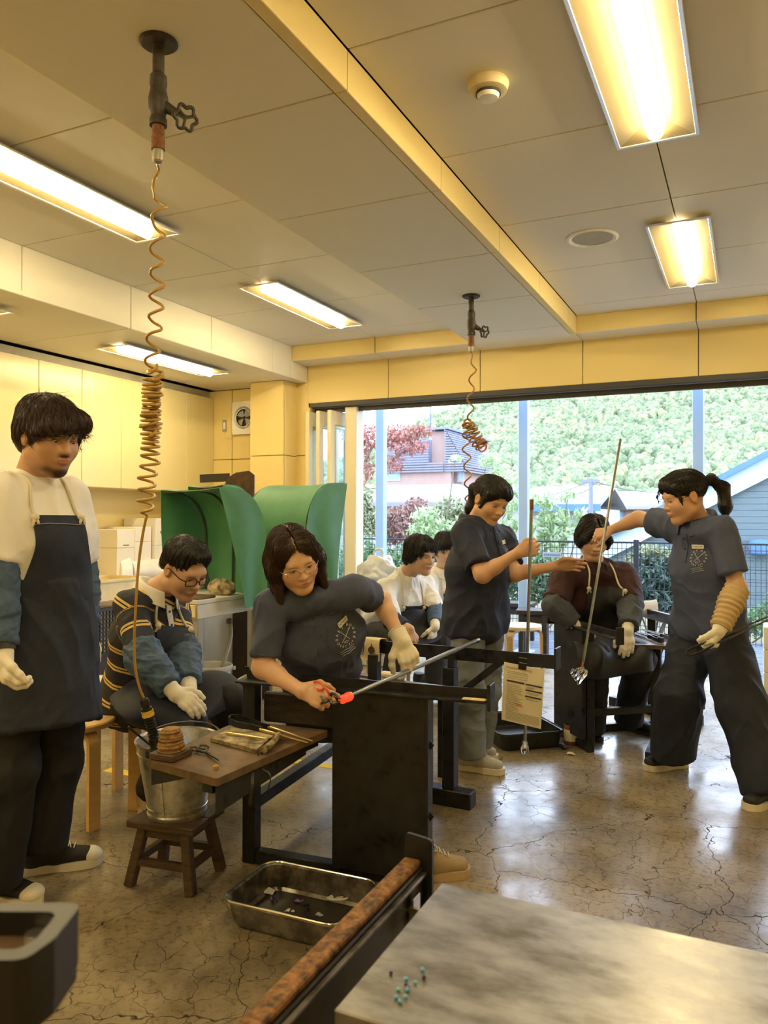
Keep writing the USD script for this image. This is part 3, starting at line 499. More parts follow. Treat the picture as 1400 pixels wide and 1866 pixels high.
I = np.arange(H_.shape[0]*H_.shape[1]).reshape(H_.shape[:2]); q = np.stack([I[:-1, :-1], I[1:, :-1], I[1:, 1:], I[:-1, 1:]], -1).reshape(-1, 4)
struct('hill', (H_.reshape(-1, 3), q), 'hill_ground', smooth=True, label='steep hillside rising behind the houses', cat='hill')
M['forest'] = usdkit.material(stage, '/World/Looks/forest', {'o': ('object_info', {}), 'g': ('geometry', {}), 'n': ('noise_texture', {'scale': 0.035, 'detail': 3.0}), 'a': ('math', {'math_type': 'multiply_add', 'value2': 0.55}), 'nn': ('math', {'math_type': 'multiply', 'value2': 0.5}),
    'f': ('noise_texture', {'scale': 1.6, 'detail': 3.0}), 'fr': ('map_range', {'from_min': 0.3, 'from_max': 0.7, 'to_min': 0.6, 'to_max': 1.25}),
    'r': ('rgb_ramp', {'ramp': [(0.12, (0.125, 0.165, 0.095)), (0.4, (0.19, 0.235, 0.14)), (0.6, (0.245, 0.28, 0.17)), (0.80, (0.30, 0.305, 0.17)), (0.95, (0.43, 0.34, 0.15))]}), 'h': ('hsv', {}), 'd': ('diffuse_bsdf', {})},  # tree colours whitened to stand for haze over the distance
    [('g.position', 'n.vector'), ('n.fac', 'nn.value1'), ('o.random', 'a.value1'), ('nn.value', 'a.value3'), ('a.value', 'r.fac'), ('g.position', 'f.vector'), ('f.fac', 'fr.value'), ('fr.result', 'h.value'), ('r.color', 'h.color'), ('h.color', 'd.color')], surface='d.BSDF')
fr = UsdGeom.PointInstancer.Define(stage, numbered('/World/forest')); cdata(fr.GetPrim(), 'green autumn forest, paled for haze, covering the hillside behind the houses', 'forest', kind='stuff')
protos = []
for k in range(4):
    g = trimesh.creation.icosphere(3, 1.0); v = g.vertices; g.vertices = v*(0.72+0.55*meshkit.fbm(v*2.6+k*9, 3, k))[:, None]*V(1, 1, 1.15)
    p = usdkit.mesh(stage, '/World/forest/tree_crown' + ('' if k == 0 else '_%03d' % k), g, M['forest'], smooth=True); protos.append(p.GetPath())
r = np.random.default_rng(11); n = 22000; pos = hill(r.uniform(-0.5, 1.0, n), r.uniform(0.03, 1, n)**0.75)
sc = r.uniform(0.7, 1.5, n)*0.62; pos[:, 2] += sc*0.7
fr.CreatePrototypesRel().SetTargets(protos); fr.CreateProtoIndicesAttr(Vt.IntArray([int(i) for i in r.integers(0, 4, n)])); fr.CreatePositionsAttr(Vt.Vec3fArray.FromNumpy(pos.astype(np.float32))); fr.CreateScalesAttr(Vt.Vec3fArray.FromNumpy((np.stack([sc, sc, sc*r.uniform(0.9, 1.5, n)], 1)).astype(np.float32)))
an = r.uniform(0, np.pi, n); fr.CreateOrientationsAttr(Vt.QuathArray([Gf.Quath(float(math.cos(x)), 0, 0, float(math.sin(x))) for x in an]))
# ================================================================== glassworkers' benches
mat('rust', (0.36, 0.17, 0.045), 0.75, metal=0.2, col2=(0.05, 0.03, 0.018), scale=70, bump=0.0015, bscale=120, contrast=0.18)
mat('steel_plate', (0.44, 0.43, 0.41), 0.33, metal=0.9, col2=(0.29, 0.28, 0.26), scale=9, detail=6, contrast=0.2, rvar=0.09, stretch=(1, 2.2, 1))
mat('tray_steel', (0.36, 0.34, 0.31), 0.3, metal=0.85, col2=(0.10, 0.085, 0.06), scale=14, contrast=0.2, rvar=0.1); mat('zinc', (0.62, 0.62, 0.60), 0.33, metal=0.85, var=0.14, scale=22, rvar=0.08)
mat('sooty', (0.045, 0.036, 0.026), 0.4, metal=0.3, col2=(0.012, 0.010, 0.008), scale=16); mat('board_wood', (0.19, 0.115, 0.06), 0.45, col2=(0.075, 0.045, 0.026), scale=13, contrast=0.2, bump=0.0006, bscale=70)
mat('birch', (0.66, 0.43, 0.17), 0.35, var=0.1, scale=8, stretch=(1, 1, 5)); mat('birch_pale', (0.70, 0.58, 0.36), 0.35, var=0.06); mat('brass', (0.62, 0.46, 0.20), 0.3, metal=0.9); mat('iron', (0.10, 0.095, 0.09), 0.35, metal=0.8, var=0.3, scale=40)
mat('blue_steel', (0.30, 0.32, 0.34), 0.25, metal=0.8, var=0.2); mat('newsprint', (0.55, 0.45, 0.26), 0.8, col2=(0.10, 0.075, 0.04), scale=20, contrast=0.15, bump=0.003, bscale=60); mat('paper', (0.82, 0.77, 0.62), 0.7, var=0.03); mat('paper_white', (0.85, 0.84, 0.80), 0.7, var=0.03)
mat('ink', (0.05, 0.045, 0.04), 0.7); mat('ink_pale', (0.38, 0.33, 0.24), 0.8); mat('ink_red', (0.55, 0.16, 0.10), 0.8); mat('twine', (0.42, 0.25, 0.09), 0.8, col2=(0.12, 0.06, 0.02), scale=60, bump=0.002, bscale=200)
mat('rubber_black', (0.012, 0.012, 0.013), 0.4); mat('yellow_plastic', (0.66, 0.42, 0.04), 0.4); mat('red_grip', (0.72, 0.11, 0.03), 0.4); mat('yellow_tape', (0.72, 0.56, 0.05), 0.6, var=0.15, scale=20); mat('cloth_strap', (0.03, 0.025, 0.02), 0.8); mat('towel', (0.66, 0.56, 0.34), 0.85, var=0.08, bump=0.002, bscale=180)
mat('towel_white', (0.72, 0.69, 0.66), 0.85, var=0.08, bump=0.002, bscale=180)
M['hot_glass'] = usdkit.material(stage, '/World/Looks/hot_glass', {'p': ('principled_bsdf', {'base_color': (0.5, 0.05, 0.02), 'roughness': 0.15, 'emission_color': (1.0, 0.085, 0.03), 'emission_strength': 0.42})}, [], surface='p.BSDF')
M['lens'] = usdkit.material(stage, '/World/Looks/lens', {'t': ('transparent_bsdf', {}), 'g': ('glossy_bsdf', {'roughness': 0.02}), 'm': ('mix_closure', {'fac': 0.06})}, [('t.BSDF', 'm.closure1'), ('g.BSDF', 'm.closure2')], surface='m.closure')
M['glass'] = usdkit.material(stage, '/World/Looks/glass', {'p': ('principled_bsdf', {'base_color': (0.95, 0.97, 0.98), 'roughness': 0.02, 'ior': 1.5, 'transmission_weight': 1.0})}, [], surface='p.BSDF')
mat('glass_frost', (0.80, 0.82, 0.80), 0.08, var=0.1, trans=0.45)
for nm, c in (('glass_blue', (0.20, 0.55, 0.85)), ('glass_dark', (0.03, 0.03, 0.12)), ('glass_teal', (0.25, 0.65, 0.70)), ('glass_violet', (0.25, 0.15, 0.55))): mat(nm, c, 0.06, var=0.1, trans=0.3)
def local(o, deg):
    a = math.radians(deg); u, v = V(math.cos(a), math.sin(a), 0), V(-math.sin(a), math.cos(a), 0); o = V(*o)
    P = lambda x, y, z: o+u*x+v*y+V(0, 0, z)
    B = lambda lo, hi, bev=0.003: cbox(P((lo[0]+hi[0])/2, (lo[1]+hi[1])/2, (lo[2]+hi[2])/2), np.abs(np.subtract(hi, lo)), bev, [u, v, V(0, 0, 1)])
    return P, B, u, v
# ---- the bench in the middle, where the woman with glasses works
P, B, u1, v1 = local((-1.755, 2.44, 0), 5)
t = thing('workbench', 'black steel glassworking bench with tall dark shield, under the woman with round glasses', 'workbench', (-1.4, 2.9, 0))
part(t, 'rail', [B((-0.02, 0, 0.69), (0.965, 0.068, 0.697), 0.001), B((0.0, 0.060, 0.69), (0.965, 0.068, 0.728), 0.001)], 'black_steel', label='near angle iron rail')
part(t, 'end_plate', [B((0.955, -0.004, 0.668), (0.967, 0.072, 0.756), 0.002)], 'black_steel'); part(t, 'end_plate', prism([(0, 0), (0.06, 0), (0.05, 0.018), (0.012, 0.022), (0.004, 0.045), (-0.012, 0.045)], 0.007, P(0.0, 0.066, 0.697), u1, (0, 0, 1)), 'black_steel')
part(t, 'wear_strip', [B((0.865, 0.004, 0.6975), (0.95, 0.028, 0.704))], 'plastic_cream', label='pale worn strip at the rail end')
part(t, 'shield', B((0.375, 0.02, 0.045), (0.738, 0.05, 0.688), 0.003), 'black_steel', label='tall dark steel shield')
part(t, 'shield_edge', [B((0.732, 0.015, 0.045), (0.742, 0.075, 0.688), 0.002)]+[prism([(0, -0.018), (0.014, 0), (0, 0.018)], 0.008, P(0.742, 0.05, z), u1, (0, 0, 1)) for z in (0.27, 0.52)], 'black_steel')
for n_, (a, b) in enumerate((((-0.005, 0.03), (0.048, 0.083)), ((0.40, 0.055), (0.45, 0.105)))): part(t, 'leg', B((a[0], a[1], 0), (b[0], b[1], 0.688)), 'black_steel')
part(t, 'foot_bar', B((0.049, 0.032, 0.002), (0.40, 0.08, 0.05)), 'black_steel'); part(t, 'foot_bar', B((0.451, 0.058, 0.002), (0.72, 0.103, 0.045)), 'black_steel')
part(t, 'cross_bar', B((0.0, 0.084, 0.20), (0.047, 0.945, 0.245)), 'black_steel'); part(t, 'cross_bar', B((0.402, 0.106, 0.20), (0.448, 0.945, 0.245)), 'black_steel')
part(t, 'side_plank', B((0.055, 0.085, 0.53), (0.375, 0.115, 0.645), 0.006), 'black_wood', label='scuffed dark wooden side plank')
part(t, 'seat', B((-0.02, 0.30, 0.405), (0.34, 0.90, 0.44), 0.008), 'dark_wood')
part(t, 'seat_bearer', [B((0.0, 0.247, 0.36), (0.047, 0.94, 0.404)), B((0.30, 0.247, 0.36), (0.34, 0.94, 0.404))], 'black_steel')
o2p = P(0, 0, 0)
FR0, FR1 = onz(652, 1164, 0.72), onz(1013, 1194, 0.72); u2 = unit((FR1-FR0)*V(1, 1, 0)); v2 = V(-u2[1], u2[0], 0)
part(t, 'rail', [beam(FR0-V(0, 0, 0.03), FR1-V(0, 0, 0.03), 0.008, 0.06), beam(FR0+v2*0.035-V(0, 0, 0.042), FR1+v2*0.035-V(0, 0, 0.042), 0.06, 0.007)], 'black_steel', label='far rail with glossy top edge')
for q, h in ((FR1, 0.1), (FR0, 0.08)): part(t, 'end_plate', cbox(q+v2*0.03-V(0, 0, 0.02), (0.01, 0.085, h), 0.002, [u2, v2, V(0, 0, 1)]), 'black_steel')
pp = onz(815, 1470, 0); B2 = lambda lo, hi, bev=0.003: cbox(pp+u2*(lo[0]+hi[0])/2+v2*(lo[1]+hi[1])/2+V(0, 0, (lo[2]+hi[2])/2), np.abs(np.subtract(hi, lo)), bev, [u2, v2, V(0, 0, 1)])
part(t, 'post', B2((-0.03, 0.01, 0.074), (0.028, 0.068, 0.63)), 'black_steel'); part(t, 'post_sleeve', B2((-0.008, 0.018, 0.63), (0.026, 0.06, 0.70)), 'black_steel')
part(t, 'foot_bar', B2((-0.42, 0.0, 0.0), (0.112, 0.078, 0.074), 0.004), 'black_steel')
part(t, 'post', B2((-0.42, 0.01, 0.075), (-0.37, 0.06, 0.66)), 'black_steel')
part(t, 'brace', beam(pp+u2*0.03+v2*0.04+V(0, 0, 0.50), pp+u2*0.24+v2*0.04+V(0, 0, 0.672), 0.03, 0.03), 'black_steel', label='slanting brace')
# ---- side table of that bench
t = thing('side_table', 'dark worn wooden tool board on brackets in front of the bench', 'tool board', (-1.58, 2.1, 0.55))
ZT = 0.55
poly = [onz(272, 1386, ZT)[:2], onz(395, 1419, ZT)[:2], P(0.372, -0.004, 0)[:2], P(0.0, -0.004, 0)[:2]]
part(t, 'board', prism(rounded(poly, 0.008), 0.024, (0, 0, ZT-0.024)), 'board_wood')
FLp, FRp = V(*poly[0], 0), V(*poly[1], 0); ed = unit(FRp-FLp)
part(t, 'bracket', [prism([(0, 0), (0, -0.055), (0.17, 0)], 0.006, FLp+V(0.004, 0.012, ZT-0.0245), ed, (0, 0, 1))], 'black_steel')
rg = unit(V(*poly[2], 0)-FRp); part(t, 'bracket', [prism([(0, 0), (0.46, 0), (0.46, -0.03), (0.0, -0.085)], 0.006, FRp+V(-0.012, 0.01, ZT-0.0245), rg, (0, 0, 1)), beam(FRp+V(-0.05, 0.02, ZT-0.04), V(*poly[2], ZT-0.04)+V(-0.05, -0.02, 0), 0.04, 0.03)], 'black_steel')
on = lambda px, py, h=0.0: onz(px, py, ZT+h)
# tools on the board
c = on(309, 1388, 0.0); bx = unit(on(345, 1372)-on(300, 1392)); by = V(-bx[1], bx[0], 0)
t = thing('twine_spool', 'stubby wooden block wound with brown twine on a square foot at the board corner', 'spool', c)
q = (on(275, 1385)+on(342, 1383)+on(310, 1368)+on(310, 1402))/4+V(-0.012, 0.02, 0)
part(t, 'foot', cbox(q+V(0, 0, 0.012), (0.10, 0.095, 0.022), 0.003, [bx, by, V(0, 0, 1)]), 'dark_wood')
part(t, 'core', lathe([(0, 0.0235), (0.040, 0.0235), (0.036, 0.03), (0.030, 0.088), (0.026, 0.094), (0, 0.095)], q, n=20), 'twine')
rr = np.linspace(0, 1, 220); part(t, 'winding', tube([q+V(math.cos(44*s)*(0.041-0.010*s), math.sin(44*s)*(0.041-0.010*s), 0.028+0.058*s+0.003*math.sin(13*s)) for s in rr], 0.0042, 6), 'twine', label='turns of brown twine')
t = thing('scissors', 'small black handled scissors lying on the tool board', 'scissors', on(370, 1375))
def scissors(t, a, piv, b, r, mt, h=0.008):
    ax = unit(b-a); sd = unit(np.cross(ax, (0, 0, 1))); up = V(0, 0, h)
    for s in (-1, 1):
        hc = a+sd*s*r*1.25; th = np.linspace(0, 2*np.pi, 25)
        part(t, 'handle', [tube([hc+ax*(r*1.55*math.cos(q))+sd*(r*math.sin(q))+up for q in th], 0.0035, 6, False), tube(spline([hc+ax*r*1.5+up, piv-sd*s*0.003+up], 6), 0.004, 6)], mt)
        part(t, 'blade', prism([(0, 0.006*s), (np.linalg.norm(b-piv), -0.001*s), (0, -0.006*s)][::s], 0.0025, piv+up+V(0, 0, 0.0015*s-0.001), ax, sd if np.cross(ax, sd)[2] > 0 else -sd), 'iron')
    part(t, 'pivot', cyl(piv+up-V(0, 0, 0.003), piv+up+V(0, 0, 0.006), 0.004, n=10), 'brass')
scissors(t, on(362, 1367), on(381, 1378), on(397, 1391), 0.014, 'iron')
t = thing('brass_nut', 'little brass nut near the front edge of the tool board', 'nut', on(394, 1402)); c = on(394, 1402)
a = np.arange(6)*np.pi/3; part(t, 'body', prism(Polygon([(0.009*math.cos(q), 0.009*math.sin(q)) for q in a]).difference(shapely.Point(0, 0).buffer(0.004)), 0.01, c+V(0, 0, 0.0005)), 'brass', smooth=False); part(t, 'collar', cyl(c+V(0, 0, 0.0105), c+V(0, 0, 0.013), 0.006, n=14), 'brass')
# folded wet newspaper pad with straps
t = thing('newspaper_pad', 'charred folded newspaper pad with dark straps on the tool board', 'newspaper pad', on(440, 1350))
cs = [on(384, 1352), on(468, 1374), on(510, 1338), on(430, 1330)]; g = np.zeros((14, 18, 3)); rg_ = np.random.default_rng(4)
for L in range(3):
    for i in range(14):
        for j in range(18):
            s, w = j/17, i/13; p = (cs[0]*(1-s)+cs[1]*s)*(1-w)+(cs[3]*(1-s)+cs[2]*s)*w
            g[i, j] = p+V(0, 0, 0.003+0.0045*L)+V(1, 1, 0)*0.003*(meshkit.noise(p*70+L*5)-0.5)+V(0, 0, 0.004*(meshkit.fbm(p*40+L, 3)-0.3))
    part(t, 'sheet', sheet(g, 0.0035), 'newsprint')
part(t, 'rolled_edge', tube(spline([on(480, 1368, 0.012), on(498, 1352, 0.016), on(508, 1338, 0.014)], 10), np.linspace(0.012, 0.009, 10), 9), 'newsprint')
part(t, 'strap', sheet(np.stack([spline([on(470, 1372, 0.008), on(468, 1378, 0.0)+V(0.0, -0.012, -0.02), dep(457, 1425, 2.36), dep(452, 1465, 2.38)], 16), spline([on(474, 1371, 0.008), on(472, 1377, 0.0)+V(0.0, -0.012, -0.02), dep(463, 1425, 2.36), dep(458, 1470, 2.38)], 16)]), 0.002), 'cloth_strap')
part(t, 'strap', sheet(np.stack([spline([on(476, 1371, 0.008), on(477, 1375, 0.0)+V(0.0, -0.012, -0.02), dep(491, 1412, 2.38), dep(484, 1450, 2.40)], 16), spline([on(479, 1370, 0.008), on(481, 1374, 0.0)+V(0.0, -0.012, -0.02), dep(494, 1412, 2.38), dep(486, 1448, 2.40)], 16)]), 0.002), 'cloth_strap')
t = thing('metal_rod', 'slim brass coloured rod lying across the newspaper pad', 'rod', on(450, 1340, 0.018))
part(t, 'shaft', tube(np.linspace(on(413, 1336, 0.022), on(486, 1346, 0.022), 12), np.r_[0.004, np.linspace(0.0055, 0.0022, 11)], 8), 'brass'); part(t, 'tip', cyl(on(486, 1346, 0.022), on(490, 1346.6, 0.022), 0.002, n=8), 'iron')
def jacks(name, label, a, b, w, mt, grip, cat='tongs', bow=0.02, up=V(0, 0, 1)):
    """sprung two-bladed glassworking tongs: bow at a, points towards b"""
    t = thing(name, label, cat, a); ax = unit(b-a); sd = unit(np.cross(ax, up)); L = np.linalg.norm(b-a)
    th = np.linspace(np.pi/2, 3*np.pi/2, 11); arc = [a+ax*(w*0.9*math.cos(q))+sd*(w*math.sin(q)) for q in th]
    part(t, 'bow', sheet(np.stack([np.array(arc)-up*bow*0.7, np.array(arc)+up*bow*0.7]), 0.004), mt, label='sprung bow')
    for s in (-1, 1):
        p = [a+sd*s*w, a+ax*L*0.18+sd*s*w*1.05, a+ax*L*0.3+sd*s*w*0.75, a+ax*L*0.42+sd*s*w*0.8]; part(t, 'arm', sheet(np.stack([spline(p, 12)-up*bow*0.6, spline(p, 12)+up*bow*0.5]), 0.004), mt)
        part(t, 'blade', tube(np.linspace(a+ax*L*0.4+sd*s*w*0.8, b+sd*s*w*0.45, 10), np.linspace(0.006, 0.003, 10), 8), grip)
    return t
jacks('tongs', 'black sprung tongs with brassy blades lying behind the newspaper pad', on(430, 1312, 0.03), on(566, 1352, 0.012), 0.026, 'black_steel', 'brass')
# ---- shears in her hand, blowpipe with hot glass
HOT = dep(628, 1273, 2.60); PE = dep(872, 1166, 3.42)
t = thing('punty', 'steel rod with glowing red glass at its end, turned by the woman with round glasses', 'punty rod', HOT)
ax = unit(PE-HOT)
part(t, 'rod', tube(np.array([HOT+ax*0.01, HOT+ax*0.35, PE-ax*0.03]), [0.0085, 0.009, 0.009], 12), 'blue_steel', label='grey steel rod'); part(t, 'end_cap', cyl(PE-ax*0.03, PE, 0.0105, n=12), 'chrome', label='pale end cap')
part(t, 'hot_glass', lathe([(0, -0.020), (0.008, -0.0195), (0.0145, -0.015), (0.0155, -0.006), (0.0125, 0.004), (0.016, 0.012), (0.0165, 0.024), (0.0145, 0.034), (0.0095, 0.04), (0, 0.042)], HOT, ax, 24), 'hot_glass', label='glowing orange red gather of glass')
# ---- glass shears held at the hot glass
SH = dict(a=dep(584, 1262, 2.66), piv=dep(601, 1270, 2.62), b=dep(620, 1276, 2.58))
t = thing('shears', 'glass shears with a red orange grip closing on the glowing glass', 'shears', SH['piv'])
ax = unit(SH['b']-SH['a']); sd = unit(np.cross(ax, -CF))
for s in (-1, 1):
    hc = dep(580, 1262+s*12, 2.65); th = np.linspace(0, 2*np.pi, 25); e1_, e2_ = ax, sd
    part(t, 'handle', [tube([hc+e1_*0.03*math.cos(q)+e2_*0.013*math.sin(q) for q in th], 0.0042, 7, False), tube(spline([hc+e1_*0.029, hc+e1_*0.04+sd*s*0.001, SH['piv']], 8), 0.0045, 7)], 'red_grip' if s < 0 else 'iron', label='red orange grip' if s < 0 else None)
    bl = [SH['piv']-sd*s*0.004, SH['piv']+ax*0.016+sd*s*0.016, SH['piv']+ax*0.034+sd*s*0.014, SH['b']+sd*s*0.004]; part(t, 'blade', tube(spline(bl, 12), np.linspace(0.006, 0.003, 12), 7), 'iron')
part(t, 'pivot', cyl(SH['piv']-CF*0.009, SH['piv']+CF*0.008, 0.006, n=12), 'chrome')
# ---- bucket on a low stool, blow gun in it
sc_ = V(-1.905, 2.262, 0); RS = rz3(8)
t = thing('low_stool', 'low dark wooden stool carrying the galvanised bucket', 'stool', sc_); L3 = lambda x, y, z: sc_+RS[0]*x+RS[1]*y+V(0, 0, z)
for k in range(2): part(t, 'seat_board', cbox(L3(0, -0.058+0.116*k, 0.222), (0.27, 0.113, 0.024), 0.003, RS), 'dark_wood')
ft, tp = [], []
for sx in (-1, 1):
    for sy in (-1, 1): a_, b_ = L3(sx*0.125, sy*0.105, 0.0), L3(sx*0.085, sy*0.075, 0.209); ft.append(a_); tp.append(b_); part(t, 'leg', beam(a_, b_, 0.034, 0.034, RS[0], 0.003), 'dark_wood')
mid = [f_+(t_-f_)*0.42 for f_, t_ in zip(ft, tp)]
for i, j in ((0, 1), (2, 3), (0, 2), (1, 3)): part(t, 'stretcher', beam(mid[i], mid[j], 0.02, 0.026), 'dark_wood')
part(t, 'apron_rail', [beam(tp[i]-V(0, 0, 0.02), tp[j]-V(0, 0, 0.02), 0.018, 0.034) for i, j in ((0, 1), (2, 3), (0, 2), (1, 3))], 'dark_wood')
bk = sc_+V(-0.005, 0.01, 0.2345)
t = thing('bucket', 'galvanised metal bucket of water standing on the low dark stool', 'bucket', bk)
part(t, 'body', lathe([(0, 0.006), (0.10, 0.006), (0.106, 0.0), (0.108, 0.012), (0.104, 0.018), (0.146, 0.262), (0.151, 0.266), (0.153, 0.272), (0.149, 0.277), (0.144, 0.272), (0.101, 0.02), (0, 0.014)], bk, n=48), 'zinc')
part(t, 'seam', beam(bk-CF*0.105-CR*0.02+V(0, 0, 0.02), bk-CF*0.146-CR*0.028+V(0, 0, 0.26), 0.006, 0.004), 'zinc')
part(t, 'bead', [lathe([(r-0.002, z-0.004), (r+0.003, z), (r-0.002, z+0.004)], bk, n=48) for r, z in ((0.1065, 0.035), (0.141, 0.232))], 'zinc')
part(t, 'water', lathe([(0, 0.2), (0.132, 0.2)], bk, n=40), 'mirror_glass', label='dark water'); ears = [bk+RS[0]*s*0.152+V(0, 0, 0.262) for s in (-1, 1)]
part(t, 'ear', [cyl(e-V(0, 0.012, 0), e+V(0, 0.012, 0), 0.014, n=12) for e in ears], 'zinc')
part(t, 'handle', tube([bk+RS[0]*0.155*math.cos(q)+RS[1]*0.148*math.sin(q)+V(0, 0, 0.265+0.03*math.sin(q)) for q in np.linspace(0, np.pi, 24)], 0.0035, 7), 'iron', label='wire handle lying back over the rim')
GA, GB = dep(262, 1272, 2.66), dep(285, 1358, 2.68); gax = unit(GB-GA); gl = np.linalg.norm(GB-GA)
# coiled hoses
def coil(path, radius, phase, n, rt, wob=0.0):
    """a helix round a path: radius and phase along it are given as (position, value) pairs"""
    s = np.linspace(0, 1, n); p = spline(path, n); Tn = np.gradient(p, axis=0); Tn /= np.linalg.norm(Tn, axis=1, keepdims=True)
    X = np.cross(Tn, CF); X /= np.linalg.norm(X, axis=1, keepdims=True); Y = np.cross(Tn, X)
    r = np.interp(s, *zip(*radius)); ph = np.interp(s, *zip(*phase))*2*np.pi
    w = 1+wob*(meshkit.noise(np.stack([s*90, s*0, s*0], 1))-0.5)
    return p+(r*w)[:, None]*(np.cos(ph)[:, None]*X+np.sin(ph)[:, None]*Y)
t = thing('air_hose', 'amber coiled air hose hanging from the ceiling down to the bucket', 'hose', OUT1)
h1 = coil([OUT1, dep(289, 300, 2.45), dep(288, 430, 2.47), dep(282, 600, 2.5), dep(278, 660, 2.5), dep(276, 730, 2.52), dep(275, 800, 2.54), dep(270, 870, 2.55), dep(266, 945, 2.57)], [(0, 0.0), (0.05, 0.012), (0.12, 0.02), (0.55, 0.022), (0.6, 0.026), (0.7, 0.029), (0.8, 0.028), (0.97, 0.026), (1, 0.0)],
          [(0, 0), (0.12, 0.6), (0.60, 8.2), (0.62, 9.5), (0.70, 17), (0.79, 24), (0.82, 25.5), (1.0, 31)], 1500, 0.005, 0.35)
hp = np.vstack([h1, spline([h1[-1], dep(256, 1000, 2.58), dep(246, 1130, 2.6), dep(247, 1220, 2.63), GA], 40)[1:]])
part(t, 'coiled_tube', tube(hp, 0.0047, 7), 'hose_amber', smooth=True)
loop = coil([dep(277, 668, 2.47), dep(284, 700, 2.50), dep(274, 745, 2.51), dep(277, 790, 2.53)], [(0, 0.022), (1, 0.024)], [(0, 0), (1, 7.3)], 400, 0.005, 0.5); part(t, 'tangled_loop', tube(loop, 0.0047, 7), 'hose_amber', smooth=True)
t = thing('blow_gun', 'black air gun with ribbed neck and yellow ring hanging into the bucket', 'air gun', GA)
pr = [(0.008, 0), (0.014, 0.004), (0.016, 0.02), (0.013, 0.034), (0.019, 0.036), (0.019, 0.044)]; part(t, 'connector', lathe(pr+[(0, 0.045)], GA, gax, 16), 'rubber_black')
part(t, 'ring', lathe([(0.0, 0.045), (0.0205, 0.045), (0.021, 0.05), (0.0195, 0.054), (0.021, 0.058), (0.0205, 0.066), (0, 0.066)], GA, gax, 18), 'yellow_plastic', label='yellow ring')
ribs = [(0, 0.067)]; 
for k in range(8): ribs += [(0.013, 0.068+k*0.0105), (0.0185, 0.071+k*0.0105), (0.0185, 0.075+k*0.0105), (0.013, 0.0775+k*0.0105)]
part(t, 'ribbed_neck', lathe(ribs+[(0.012, 0.155), (0, 0.156)], GA, gax, 16), 'rubber_black')
part(t, 'body', [cbox(GB+V(0, 0, -0.002)+CF*0.0, (0.036, 0.03, 0.07), 0.006, [unit(np.cross(gax, CF)), CF, gax]), cbox(GB+V(-0.012, 0, -0.03), (0.05, 0.03, 0.03), 0.006, [CR, CF, V(0, 0, 1)])], 'rubber_black'); part(t, 'lever', beam(dep(233, 1324, 2.62), dep(279, 1362, 2.66), 0.012, 0.007, (0, 0, 1), 0.002), 'rubber_black')
t = thing('air_hose', 'coiled amber air hose, browned for backlight, hanging in front of the wide opening', 'hose', OUT2)
h2 = coil([OUT2, dep(861, 650, 5.2), dep(858, 720, 5.2), dep(858, 752, 5.2), dep(864, 785, 5.2), dep(879, 812, 5.2), dep(866, 800, 5.22), dep(853, 772, 5.22), dep(851, 830, 5.2), dep(852, 925, 5.2)], [(0, 0), (0.08, 0.02), (0.36, 0.022), (0.42, 0.034), (0.55, 0.046), (0.6, 0.03), (0.66, 0.026), (1, 0.022)], [(0, 0), (0.36, 4), (0.55, 15), (0.62, 18), (1, 26.5)], 1100, 0.005, 0.2)
part(t, 'coiled_tube', tube(h2, 0.0058, 6), 'hose_amber_backlit', smooth=True)
# ---- steel tray of glass scraps
def tray(name, label, c, hx, hy, h, deg, mt):
    t = thing(name, label, 'tray', (*c[:2], 0)); u, v = rz3(deg)[:2]
    def ring(sx, sy, z, r, n=6):
        out = []
        for k, (qx, qy) in enumerate(((1, 1), (-1, 1), (-1, -1), (1, -1))):
            for a in np.linspace(0, np.pi/2, n)+k*np.pi/2: out.append(V(*c[:2], 0)+u*(qx*(sx-r)+r*math.cos(a))+v*(qy*(sy-r)+r*math.sin(a))+V(0, 0, z))
        return np.array(out)
    R = [ring(hx-0.05, hy-0.05, 0.006, 0.03), ring(hx-0.022, hy-0.022, 0.008, 0.04), ring(hx-0.012, hy-0.012, 0.02, 0.045), ring(hx, hy, h-0.004, 0.05), ring(hx+0.012, hy+0.012, h, 0.055), ring(hx+0.014, hy+0.014, h-0.007, 0.055), ring(hx+0.004, hy+0.004, h-0.010, 0.05), ring(hx-0.009, hy-0.009, 0.017, 0.045), ring(hx-0.02, hy-0.02, 0.0005, 0.04)]
    n = len(R[0]); v_ = np.vstack(R+[R[0].mean(0)[None], R[-1].mean(0)[None]]); i = np.arange(n); j = (i+1) % n; f = []
    for s in range(len(R)-1): f += [np.stack([s*n+i, s*n+j, s*n+n+j], 1), np.stack([s*n+i, s*n+n+j, s*n+n+i], 1)]
    e = len(R)*n; f += [np.stack([j, i, i*0+e], 1), np.stack([(len(R)-1)*n+i, (len(R)-1)*n+j, i*0+e+1], 1)]
    part(t, 'basin', trimesh.Trimesh(v_, np.vstack(f)[:, ::-1], process=False), mt)
    part(t, 'rim', tube(np.vstack([ring(hx+0.012, hy+0.012, h, 0.055), ring(hx+0.012, hy+0.012, h, 0.055)[:1]]), 0.004, 6, False), 'chrome' if mt == 'tray_steel' else mt)
    part(t, 'residue', prism(Polygon([p[:2] for p in ring(hx-0.024, hy-0.024, 0, 0.04)]), 0.003, (0, 0, 0.0095)), 'sooty', label='dark sooty residue')
    return t
tray('steel_tray', 'dented steel tray holding scraps of clear glass beside the rusty rail', V(-1.335, 2.205, 0), 0.205, 0.145, 0.095, 2, 'tray_steel')
